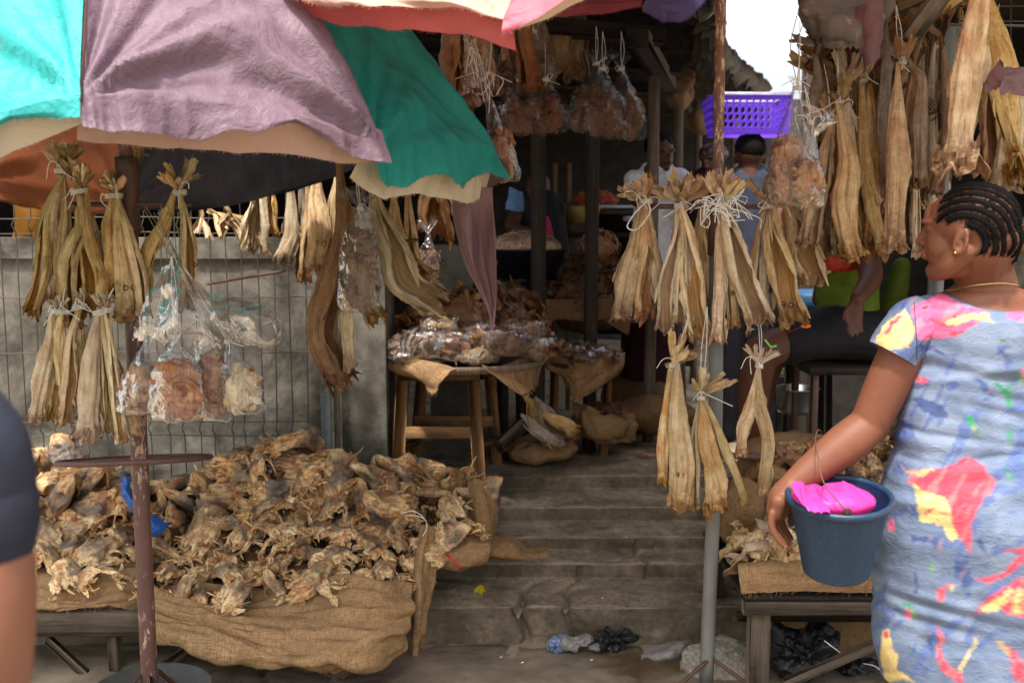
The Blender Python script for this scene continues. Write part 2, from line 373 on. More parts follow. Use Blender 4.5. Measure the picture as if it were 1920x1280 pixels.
def cloth_mat(name, col, trans=.3, wr=1., stain=None, rough=.55, spec=.35):
    m, nt, pr, out = newmat(name); n = N_(nt); co = n.coord('Object', rand=False)
    a = n.noise(co, 3, 5, .6); c = n.mix(n.ramp(a, [(.3, 0), (.7, 1)]), tuple(x * .85 for x in col), tuple(min(1, x * 1.1) for x in col))
    if stain is not None: c = n.mix(n.ramp(n.noise(co, 9, 6, .75, 1.), [(.58, 0), (.72, .7)]), c, stain)
    n.c(c, pr.inputs['Base Color']); pr.inputs['Roughness'].default_value = rough; pr.inputs['Specular IOR Level'].default_value = spec
    b = n.bump(n.noise(co, 9, 3, .5, 1.5), .02, .35 * wr, pr); v = n.noise(co, 34, 3, .55, 2.5); n.bump(v, .006, .38 * wr, pr, b)
    tr = n.n.new('ShaderNodeBsdfTranslucent'); n.c(c, tr.inputs[0]); mx = n.n.new('ShaderNodeMixShader'); mx.inputs[0].default_value = trans
    n.c(pr.outputs[0], mx.inputs[1]); n.c(tr.outputs[0], mx.inputs[2]); n.c(mx.outputs[0], out.inputs[0]); return m
M['turq'] = cloth_mat('sunlit_teal_nylon', (.035, .40, .385), .15, 1.2, (.10, .30, .27)); M['teal'] = cloth_mat('teal_nylon', (.015, .30, .26), .24, .9, (.05, .12, .09))  # turq is the teal cloth with sunlight put into its colour
M['mauve'] = cloth_mat('mauve_nylon', (.205, .13, .165), .22, 1.3, (.15, .10, .115)); M['dkmauve'] = cloth_mat('dark_mauve_cloth', (.20, .11, .12), .12)
M['peach'] = cloth_mat('peach_cloth', (.60, .38, .30), .3); M['rust'] = cloth_mat('rust_orange_cloth', (.30, .10, .045), .3)
M['navy'] = cloth_mat('navy_black_cloth', (.025, .025, .045), .05); M['olive'] = cloth_mat('olive_cloth', (.13, .14, .07), .3)
M['cream'] = cloth_mat('cream_cloth', (.68, .56, .42), .2, .8, (.42, .30, .18)); M['pinkc'] = cloth_mat('pink_cloth', (.62, .15, .20), .3); M['red'] = cloth_mat('red_cloth', (.45, .085, .075), .2)
M['dkpink'] = cloth_mat('dark_pink_cloth', (.45, .10, .14), .25); M['purple'] = cloth_mat('purple_blue_cloth', (.22, .18, .42), .25)
M['maroon'] = cloth_mat('maroon_cloth', (.16, .05, .04), .2); M['orange'] = cloth_mat('orange_sheet', (.62, .25, .03), .3)
def burlap(name, col):
    m, nt, pr, out = newmat(name); n = N_(nt)
    a = n.noise(n.coord('UV', (45, 420, 1)), 1, 3, .6); b = n.noise(n.coord('UV', (420, 45, 1)), 1, 3, .6); big = n.noise(n.coord('Object'), 5, 6, .7, .4)
    w_ = n.math('ADD', n.math('MULTIPLY', a, .5), n.math('MULTIPLY', b, .5)); stn = n.noise(n.coord('Object'), 17, 5, .7, .8)
    c = n.ramp(w_, [(.38, tuple(x * .55 for x in col)), (.5, col), (.62, tuple(min(1, x * 1.35) for x in col))])
    c = n.mix(n.ramp(big, [(.42, 0), (.72, .65)]), c, tuple(x * .5 for x in col)); n.c(c, pr.inputs['Base Color'])
    pr.inputs['Roughness'].default_value = .9; pr.inputs['Specular IOR Level'].default_value = .1
    x = n.bump(w_, .003, .8, pr); n.bump(stn, .02, .5, pr, x); return m
M['burlap'] = burlap('burlap', (.36, .22, .11)); M['burlapdk'] = burlap('dirty_burlap', (.17, .10, .05))
M['burlapmid'] = burlap('worn_burlap', (.30, .18, .085))
def wood(name, col, dark=.45, streak=1.):
    m, nt, pr, out = newmat(name); n = N_(nt)
    a = n.noise(n.coord('UV', (90, 4, 1)), 1, 6, .7, .5); b = n.noise(n.coord('Object'), 7, 6, .7, .5)
    c = n.ramp(a, [(.3, tuple(x * dark for x in col)), (.55, col), (.75, tuple(min(1, x * 1.4) for x in col))])
    c = n.mix(n.ramp(b, [(.45, 0), (.75, .7)]), c, tuple(x * .4 for x in col)); n.c(c, pr.inputs['Base Color'])
    pr.inputs['Roughness'].default_value = .75; pr.inputs['Specular IOR Level'].default_value = .2; n.bump(a, .004, .6, pr); return m
M['wood'] = wood('brown_wood', (.26, .135, .06)); M['woodgrey'] = wood('weathered_wood', (.16, .12, .085)); M['wooddk'] = wood('dark_wood', (.045, .033, .026)); M['woodpale'] = wood('grey_board', (.30, .22, .16))
def rust(name, col, chip, chips=(.55, .62), rough=.55):
    m, nt, pr, out = newmat(name); n = N_(nt); ob = n.coord('Object', (1, 1, .35))
    a = n.noise(ob, 60, 6, .75, .4); b = n.noise(n.coord('Object', rand=False), 2.5, 3, .5); f = n.math('ADD', a, n.math('MULTIPLY', n.math('SUBTRACT', b, .5), .5))
    c = n.mix(n.noise(ob, 18, 5, .6), tuple(x * .6 for x in col), tuple(x * 1.3 for x in col)); c = n.mix(n.ramp(f, [(chips[0], 0), (chips[1], 1)]), c, chip)
    n.c(c, pr.inputs['Base Color']); pr.inputs['Roughness'].default_value = rough; n.bump(a, .002, .6, pr); return m
M['rust'+'pole'] = rust('rusty_painted_steel', (.12, .055, .045), (.46, .33, .24), (.56, .62)); M['rustiron'] = rust('rusty_iron', (.11, .05, .035), (.05, .03, .025))
M['chippole'] = rust('chipped_paint_steel', (.17, .08, .06), (.55, .42, .31), (.50, .58)); M['galv'] = rust('grey_galvanised_steel', (.20, .195, .18), (.30, .27, .22), (.62, .72))
M['wire'] = simple('fence_wire', (.075, .062, .05), .5, .5, metal=.3); M['postgrey'] = simple('grey_post_paint', (.16, .18, .19), .5, .4, 30, .3, stain=(.08, .07, .06))
M['twine'] = simple('white_twine', (.72, .70, .64), .8, .2); M['cord'] = simple('dull_cord', (.26, .23, .19), .8, .2)
M['concrete'] = simple('dirty_concrete', (.155, .14, .115), .9, .15, 8, .45, 1., 30, stain=(.05, .044, .035), stainscale=2.6, stainpos=(.44, .60))
M['concretedk'] = simple('dark_concrete', (.12, .11, .09), .9, .15, 8, .3, .5, 30, stain=(.06, .055, .045), stainscale=2.2)
M['ink'] = simple('blue_black_ink', (.015, .02, .05), .6, .2, namp=0)
M['darkroom'] = simple('shade_dark_boards', (.028, .024, .022), .85, .1, 10, .4, .4, 20); M['roof'] = simple('dark_roof_sheets', (.035, .028, .022), .85, .1, 12, .5, .6, 30)  # interior shade put into the near-black colour of boards and roof
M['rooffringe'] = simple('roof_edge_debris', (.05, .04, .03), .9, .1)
def stone_mat():
    return stone_mat_()
def stone_mat_():
    m, nt, pr, out = newmat('grimy_stone'); n = N_(nt); ob = n.coord('Object', rand=False)
    a = n.noise(ob, 5, 8, .7, .3); b = n.noise(ob, 45, 6, .75); c_ = n.noise(ob, 1.6, 5, .65, .6)
    c = n.ramp(a, [(.3, (.11, .085, .056)), (.46, (.29, .23, .155)), (.58, (.42, .34, .235)), (.74, (.50, .42, .30))])
    c = n.mix(n.ramp(b, [(.38, .45), (.56, 0)]), c, (.05, .04, .028)); c = n.mix(n.ramp(b, [(.66, 0), (.74, .7)]), c, (.34, .29, .22))
    c = n.mix(n.ramp(c_, [(.48, 0), (.68, .75)]), c, (.05, .042, .03))
    k = n.attr(); c = n.mix(n.math('MULTIPLY', k[0], .72), c, (.055, .038, .022)); c = n.mix(n.math('MULTIPLY', k[1], n.ramp(a, [(.35, .1), (.55, .75)])), c, (.46, .39, .29))  # riser shade and tread-edge highlights put into the stone colour
    n.c(c, pr.inputs['Base Color']); n.c(n.ramp(c_, [(.45, .75), (.7, .45)]), pr.inputs['Roughness']); pr.inputs['Specular IOR Level'].default_value = .3
    bb = n.bump(b, .006, .7, pr); n.bump(a, .02, .6, pr, bb); return m
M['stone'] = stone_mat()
def pave_mat():
    m, nt, pr, out = newmat('worn_paving'); n = N_(nt); ob = n.coord('Object', rand=False)
    a = n.noise(ob, 4, 8, .7, .4); b = n.noise(ob, 60, 5, .75); p = n.noise(n.coord('Object', (.7, 1.6, 1), rand=False), 1.9, 6, .6, .4)
    c = n.ramp(a, [(.3, (.10, .08, .055)), (.55, (.22, .175, .12)), (.75, (.32, .26, .18))]); c = n.mix(n.ramp(b, [(.6, 0), (.72, .6)]), c, (.40, .33, .22))
    c = n.mix(n.ramp(p, [(.52, 0), (.60, .85)]), c, (.10, .062, .022))
    n.c(c, pr.inputs['Base Color']); n.c(n.ramp(p, [(.52, .85), (.60, .35)]), pr.inputs['Roughness']); n.bump(b, .004, .6, pr); return m
M['paving'] = pave_mat()
M['boulder'] = None
def boulder_mat():
    m, nt, pr, out = newmat('pebbly_concrete_lump'); n = N_(nt); ob = n.coord('Object', rand=False); v = n.vor(ob, 75); a = n.noise(ob, 30, 6, .7)
    c = n.ramp(v, [(.1, (.40, .36, .29)), (.5, (.30, .27, .21)), (.8, (.20, .17, .13))]); c = n.mix(n.ramp(a, [(.5, 0), (.7, .7)]), c, (.12, .09, .06)); n.c(c, pr.inputs['Base Color'])
    pr.inputs['Roughness'].default_value = .85; b = n.bump(v, .004, -.6, pr); n.bump(a, .004, .7, pr, b); return m
M['boulder'] = boulder_mat()
def plastic(name, tint=(1, 1, 1), body=.12, bscale=26, gl=1.):
    m, nt, pr, out = newmat(name); n = N_(nt); nt.nodes.remove(pr); co = n.coord('Object')
    h = n.noise(co, bscale * .75, 2, .5, 3.); h2 = n.vor(co, bscale * .8, 'DISTANCE_TO_EDGE')
    b = n.n.new('ShaderNodeBump'); b.inputs['Distance'].default_value = .02; b.inputs['Strength'].default_value = .38; n.c(n.math('ADD', h, n.math('MULTIPLY', h2, .5)), b.inputs['Height'])
    tr = n.n.new('ShaderNodeBsdfTransparent'); tr.inputs[0].default_value = tuple(tint) + (1,)
    g = n.n.new('ShaderNodeBsdfGlossy'); g.inputs['Roughness'].default_value = .19; g.inputs[0].default_value = (.9, .9, .9, 1); n.c(b.outputs[0], g.inputs['Normal'])
    d = n.n.new('ShaderNodeBsdfDiffuse'); d.inputs[0].default_value = (.8, .8, .8, 1); tl = n.n.new('ShaderNodeBsdfTranslucent'); tl.inputs[0].default_value = (.8, .8, .8, 1)
    m0 = n.n.new('ShaderNodeMixShader'); m0.inputs[0].default_value = .5; n.c(d.outputs[0], m0.inputs[1]); n.c(tl.outputs[0], m0.inputs[2])
    m1 = n.n.new('ShaderNodeMixShader'); f1 = n.ramp(h, [(.5, body * .15), (.72, min(1, body * 1.7))]); n.c(f1, m1.inputs[0]); n.c(tr.outputs[0], m1.inputs[1]); n.c(m0.outputs[0], m1.inputs[2])
    fr = n.n.new('ShaderNodeFresnel'); fr.inputs[0].default_value = 1.6; n.c(b.outputs[0], fr.inputs['Normal'])
    m2 = n.n.new('ShaderNodeMixShader'); n.c(n.math('MULTIPLY', fr.outputs[0], .52 * gl, True), m2.inputs[0]); n.c(m1.outputs[0], m2.inputs[1]); n.c(g.outputs[0], m2.inputs[2])
    n.c(m2.outputs[0], out.inputs[0]); return m
M['plastic'] = plastic('clear_plastic_film'); M['plasticmilk'] = plastic('milky_plastic_film', body=.22); M['plasticfilm'] = plastic('loose_clear_film', body=.07, bscale=16); M['plasticdim'] = plastic('dim_clear_film', body=.05, gl=.25); M['plasticthin'] = plastic('thin_clear_film', body=.05, gl=.9)  # plasticdim: gloss cut so the shed bags look shaded
def glossy_bag(name, col, rough=.3):
    m, nt, pr, out = newmat(name); n = N_(nt); co = n.coord('Object'); pr.inputs['Base Color'].default_value = tuple(col) + (1,); pr.inputs['Roughness'].default_value = rough
    n.bump(n.noise(co, 35, 4, .6, 2.5), .01, .6, pr); return m
M['disc'] = simple('dark_green_grey_steel', (.05, .055, .05), .5, .4, 20, .4, stain=(.10, .055, .035), stainscale=9); M['blackbag'] = glossy_bag('black_plastic_film', (.012, .012, .014)); M['bluebag'] = glossy_bag('blue_plastic_film', (.01, .10, .42)); M['magenta'] = simple('magenta_plastic_film', (.80, .07, .40), .35, .4, 8, .1, .3, 40, trans=.35)
M['yellowp'] = simple('yellow_plastic', (.70, .62, .02), .4, .4); M['bluelight'] = simple('pale_blue_cloth', (.12, .22, .42), .7)
def skin_mat(name, col, red=1.):
    m, nt, pr, out = newmat(name); n = N_(nt); ob = n.coord('Object', rand=False); a = n.noise(ob, 12, 4, .6); k = n.attr()
    c = n.mix(a, tuple(x * .82 for x in col), tuple(x * 1.15 for x in col)); c = n.mix(k[0], c, (.028, .014, .010)); c = n.mix(k[1], c, (.30, .09, .06)); c = n.mix(k[2], c, (.46, .22, .15)); n.c(c, pr.inputs['Base Color'])
    pr.inputs['Roughness'].default_value = .5; pr.inputs['Specular IOR Level'].default_value = .3; pr.inputs['Subsurface Weight'].default_value = .08; pr.inputs['Subsurface Radius'].default_value = (.012, .004, .002)
    x = n.bump(n.noise(ob, 210, 4, .7), .0015, .55, pr); n.bump(n.vor(ob, 260), .0008, .4, pr, x); return m
M['skin'] = skin_mat('warm_brown_skin', (.185, .070, .037)); M['skindk'] = skin_mat('dark_brown_skin', (.11, .045, .026)); M['skinblur'] = skin_mat('brown_skin', (.25, .105, .066))
M['hair'] = simple('black_hair', (.007, .006, .006), .85, .1, 200, .5, .8, 300)
M['gold'] = simple('gold_metal', (.80, .55, .22), .25, .5, metal=1., namp=.05); M['steel'] = simple('brushed_steel', (.45, .45, .45), .3, .5, metal=.9, namp=.15)

# ------------------------------------------------------------------ dried fish builders
def ribbon(pts, wd, nrm, m=7, n=4, curl=.3, seed=0, k=(0, .5, 0)):
    c = cr(pts, m); T = nz(np.gradient(c, axis=0)); nrm = np.asarray(nrm, float); Sd = nz(np.cross(T, nrm)); Nn = np.cross(Sd, T)
    w_ = np.interp(np.linspace(0, 1, m), np.linspace(0, 1, len(wd)), wd)[:, None]
    s = np.linspace(-1, 1, n)[None]; j = 1 + .25 * vn(np.stack(np.broadcast_arrays(s * 2 + seed, np.linspace(0, 4, m)[:, None], s * 0.), -1), seed)
    V = c[:, None] + Sd[:, None] * (s * w_ * j * .5)[..., None] + Nn[:, None] * ((s ** 2 - .5) * w_ * curl + .0)[..., None]
    V[-1] += T[-1] * (vn(np.stack([s[0] * 3 + seed, s[0] * 0, s[0] * 0], -1), seed) * w_[-1, 0] * .5)[:, None]
    L = np.linalg.norm(c[-1] - c[0]); uv = np.stack(np.broadcast_arrays(s * w_ + seed * .13, np.linspace(0, L, m)[:, None]), -1)
    kk = np.zeros((m, n, 3)); kk[:] = k
    return G().add(V, gridf(m, n), uv, kk)
PROF = ([0, .05, .14, .3, .48, .66, .86, 1.], [.20, .22, .36, .60, .86, 1.02, .92, 1.05])
def fish_geo(path, wd, seed=0, flat=.6, gap=.9, face=None, rag=.02, nt=76, N=30, prof=PROF, twist=None, shards=22, rough=1.):
    r_ = random.Random(seed * 31 + 5); C = cr([np.array(p, float) for p in path], nt); t = np.linspace(0, 1, nt)
    L = np.linalg.norm(np.diff(C, axis=0), axis=1).sum(); T = nz(np.gradient(C, axis=0))
    C = C + np.stack([vn(np.stack([t * 3 + seed, t * 0, t * 0], -1), 1), vn(np.stack([t * 3, t * 0 + seed, t * 0], -1), 2), t * 0], -1) * wd * .15 * rough
    Sd = nz(np.cross(T, np.array((0, 1., 0)))); B = np.cross(T, Sd)
    if face is None: face = r_.choice([PI / 2 + r_.uniform(-.7, .7), PI / 2 + r_.choice((-1, 1)) * r_.uniform(.7, 1.5), r_.uniform(0, 2 * PI), -PI / 2 + r_.uniform(-1, 1)])
    if twist is None: twist = r_.uniform(-.6, .6)
    rr = np.interp(t, *prof) * wd / 2 * (1 + .10 * vn(np.stack([t * 4 + seed * 1.3, t * 0, t * 0 + 9], -1), 3))
    g = gap * np.clip((t - .22) / .6, 0, 1) ** 1.1
    s = np.linspace(0, 1, N)[None]; th = face + twist * t[:, None] + g[:, None] + (2 * PI - 2 * g[:, None]) * s
    q = np.stack(np.broadcast_arrays(np.cos(th) * 1.7 + seed, np.sin(th) * 1.7, t[:, None] * 3.2), -1)
    rid = 1 + .15 * (ridg(q * np.array((1.9, 1.9, .5)), 16) - .4) + .16 * vn(q, 4) + .09 * vn(q * np.array((2.6, 2.6, 1.6)), 5) + .05 * vn(q * np.array((6, 6, 1.2)), 6)
    rid = rid * (1 + .045 * vn(q * np.array((9, 9, 6.)), 11) + .03 * vn(q * np.array((16, 16, 14.)), 12)) * (1 - .42 * np.exp(-((th - face - PI * (.9 + .12 * vn(np.stack([t * 2 + seed, t * 0, t * 0], -1), 14)[:, None])) / .13) ** 2)) * (1 + .30 * (vn(np.stack(np.broadcast_arrays(np.cos(th) * 2.4 + seed, np.sin(th) * 2.4, th * 0), -1), 15) + .25) * np.clip((t[:, None] - .86) * 8, 0, 1))
    rid = rid * (1 - .30 * np.exp(-((th - face - PI * .55) / .16) ** 2) * .5) * (1 + .10 * np.exp(-((th - face - PI * 1.1) / .2) ** 2))
    rid = rid + .10 * np.abs(vn(q * np.array((3, 3, 4.)), 7)) * np.clip((t[:, None] - .75) * 4, 0, 1)
    edge = np.abs(s * 2 - 1) ** 6 * np.clip(g / max(gap, .1), 0, 1)[:, None]
    ro = rr[:, None] * rid * (1 - .38 * edge)
    sn = fbm(np.stack(np.broadcast_arrays(np.cos(th) * 2.6 + seed, np.sin(th) * 2.6, th * 0 + 3.), -1), 4, 8)
    ext = (sn * rag + .004) * np.clip((t[:, None] - .8) * 5, 0, 1)
    def ring(ra):
        return C[:, None] + (Sd[:, None] * (np.cos(th) * ra)[..., None] + B[:, None] * (np.sin(th) * ra * flat)[..., None]) + T[:, None] * ext[..., None]
    th_ = min(.0045, wd * .09); Vo = ring(ro); Vi = ring(np.maximum(ro - th_ * (1 - .4 * edge), ro * .35))
    V = np.concatenate([Vo, Vi[:, ::-1]], 1); n2 = 2 * N
    u = np.cumsum(np.ones((1, N)) * wd * 1.5 / N, 1); uv = np.stack(np.broadcast_arrays(np.concatenate([u, u[:, ::-1]], 1) + seed * .37, (t * L)[:, None]), -1)
    k = np.zeros((nt, n2, 3)); k[:, N:, 0] = 1; k[..., 1] = np.clip(t[:, None] + vn(q * 2, 9).mean() * .1, 0, 1)
    k[:, 0, 0] = .6; k[:, N - 1, 0] = .6; k[:, :N, 2] = np.abs(s * 2 - 1) ** 10 * np.clip(t[:, None] * 3 - .3, 0, 1); k[:, N:, 2] = k[:, :N, 2][:, ::-1]
    o = G().add(V, gridf(nt, n2, True), uv, k)
    # end walls
    cap = np.array([[(nt - 1) * n2 + i, (nt - 1) * n2 + i + 1, (nt - 1) * n2 + n2 - 2 - i, (nt - 1) * n2 + n2 - 1 - i] for i in range(N - 1)]); o.Q.append(cap)
    cap0 = np.array([[i, i + 1, n2 - 2 - i, n2 - 1 - i] for i in range(N - 1)]); o.Q.append(cap0)
    for a in range(int(6 * rough)):                             # loose edges of skin along the sides
        i = r_.randint(int(nt * .22), int(nt * .9)); j = r_.choice([0, 1, N - 1, N - 2, r_.randrange(N)]); p = Vo[i, j]; out = nz(p - C[i]); ln = wd * r_.uniform(.5, 1.6); q0, q1 = p - T[i] * ln * .5 - out * wd * .03, p + T[i] * ln * .5 + out * wd * r_.uniform(0, .22)
        o.join(ribbon([q0, p + out * wd * r_.uniform(.02, .12), q1], [wd * .05, wd * r_.uniform(.12, .3), wd * .06], nz(np.cross(T[i], out) + out * r_.gauss(0, .6)), 12, 4, r_.uniform(-.7, .7), a + seed, (.2, .3 + .6 * r_.random(), .3)))
    for a in range(shards):                                     # torn flesh and collar bones at the open end
        j = r_.randrange(N); p = Vi[-3, j]; c = C[-1]; out = nz(p - c); ln = wd * r_.uniform(.15, .42)
        e = p + T[-1] * ln * r_.uniform(.2, .9) + out * ln * r_.uniform(-.5, .7) + np.array([r_.gauss(0, 1), r_.gauss(0, .6), r_.gauss(0, .5)]) * ln * .25
        o.join(ribbon([p - T[-1] * wd * .25, p, (p + e) / 2 + out * ln * .15, e], [wd * .2, wd * r_.uniform(.12, .34), wd * .18, wd * .04], out, 8, 5, r_.uniform(-.5, .5), a + seed, (.6, .9 + .1 * r_.random(), 0)))
    return o
def tail_geo(base, up, wd, seed=0, n=6, ln=None):
    r_ = random.Random(seed * 17 + 3); g = G(); up = nz(np.array(up, float)); ln = ln or wd * 1.3
    for a in range(n):
        s = (a / (n - 1) - .5) * 2 if n > 1 else 0
        d = nz(up + np.array([s * .40 + r_.gauss(0, .2), r_.gauss(0, .3), r_.gauss(0, .15)])); e = base + d * ln * r_.uniform(.35, 1.0)
        bend = np.array([r_.gauss(0, .30), r_.gauss(0, .25), r_.gauss(-.05, .12)]) * ln
        g.join(ribbon([base - up * ln * .25, base, (base + e) / 2 + bend * .3, e + bend * .5], [wd * .18, wd * .17, wd * .26, wd * r_.uniform(.12, .40)], np.array([r_.gauss(0, .5), -1, 0]), 12, 7, r_.uniform(-.9, .9), seed + a, (.1, .55 + .4 * r_.random(), 0)))
    V = g.V; 
    for i in range(len(V)): V[i] = V[i] + (np.stack([vn(V[i] * 70 + seed, 3), vn(V[i] * 70 + seed, 4), vn(V[i] * 70 + seed, 5)], -1)) * .0035
    return g
def loopg(c, r, th=.0014, tilt=0, n=22, turns=1, seed=0):
    a = np.linspace(0, 2 * PI * turns, n * turns); x = np.stack([np.cos(a) * r, np.sin(a) * r * .75, tilt * np.cos(a) * r + (a / (2 * PI * turns) - .5) * th * 2.6 * turns], -1)
    return tube(x + c, th, 5, cap=False)
def twine_geo(c, r, seed=0, ends=2, ln=.05, th=.0013, hook=None, turns=3):
    r_ = random.Random(seed + 91); g = loopg(c, r, th, r_.uniform(-.2, .2), 16, turns)
    for e in range(ends):
        p = c + np.array([r_.uniform(-1, 1) * r, -r, 0]); q = p + np.array([r_.gauss(0, .5), -.15, r_.uniform(-.3, .6)]) * ln; z = q + np.array([r_.gauss(0, .7), r_.gauss(0, .2), -r_.uniform(.2, 1)]) * ln
        g.join(tube([p, (p + q) / 2 + np.array([0, 0, ln * .3]), q, z], th, 5, 14, cap=False))
    if hook is not None:
        h = np.array(hook, float); g.join(tube([c + (0, -r * .6, 0), (c + h) / 2 + np.array([r_.gauss(0, .004), 0, 0]), h], th, 5, 10, cap=False)); g.join(tube([c + (0, r * .6, 0), (c + h) / 2 + np.array([r_.gauss(.006, .004), 0, 0]), h], th, 5, 10, cap=False))
    return g
FISHES = []
def bundle(label, tie, D, fishes, mat='fish', group=None, tails=None, tdir=None, hook=None, seed=0, tl=.055, name='stockfish_bundle', twine=True, tw=None, ends=2):
    c = P(tie[0], tie[1], D); T = thing(name, label, 'fish bundle', c, group); r_ = random.Random(seed * 7 + 1); s = mpp(D)
    for i, f in enumerate(fishes):
        bx, by, wd = f[:3]; dm = f[3] if len(f) > 3 and f[3] else mat; dd = f[4] if len(f) > 4 and f[4] is not None else r_.uniform(-.03, .02); mid = f[5] if len(f) > 5 else None
        e = P(bx, by, D + dd); off = np.array([(bx - tie[0]) * s * .10, dd * .3, 0]); st = c + off + np.array([r_.uniform(-.006, .006), 0, .012])
        if mid: pts = [st] + [P(mx, my, D + dd) for mx, my in mid] + [e]
        else:
            m1 = st + (e - st) * .33 + np.array([(bx - tie[0]) * s * .10, 0, 0]); m2 = st + (e - st) * .7 + np.array([(bx - tie[0]) * s * .06 + r_.gauss(0, .004), 0, 0]); pts = [st, m1, m2, e]
        sd = seed * 13 + i
        fo = mk('stockfish', fish_geo(pts, wd * s * .98, sd, flat=r_.uniform(.5, .75), gap=r_.choice([.4, .8, 1.2, 1.5]), rag=wd * s * .28), M[dm], T); FISHES.append(fo)
        up = nz(pts[0] - pts[1]) if tdir is None else nz(np.array(tdir[i % len(tdir)], float))
        mk('tail_fin', tail_geo(st, up * .5 + np.array([(bx - tie[0]) * -.004 * .3 + r_.gauss(0, .2), 0, .8]) if tdir is None else up, tl, sd, 5), M[dm], fo)
    if twine: mk('twine', twine_geo(c, tw or .011 + .0035 * len(fishes), seed, ends, hook=None if hook is None else P(hook[0], hook[1], D), turns=4), M['twine'], T)
    return T
def fish(label, pts, wd, D, mat='fish', seed=0, flat=.6, gap=1., face=None, tail=True, tie=True, hook=None, group=None, name='stockfish', tl=.06, rag=.3, prof=PROF, tdir=None, shards=9):
    """one fish hanging alone: pts in picture coordinates, tail first"""
    W = [P(p[0], p[1], p[2] if len(p) > 2 else D) for p in pts]; s = mpp(D)
    T = thing(name, label, 'dried fish', W[0], group)
    b = mk('body', fish_geo(W, wd * s * 1.05, seed, flat, gap, face, wd * s * rag, 60, 30, prof, shards=shards), M[mat], T); FISHES.append(b)
    up = nz(W[0] - W[1]) if tdir is None else tdir
    if tail: mk('tail_fin', tail_geo(W[0], up, tl, seed, 5), M[mat], T)
    if tie: mk('twine', twine_geo(W[0] - up * .004, wd * s * .16, seed, 2, .04, hook=None if hook is None else P(hook[0], hook[1], D), turns=3), M['twine'], T)
    return T
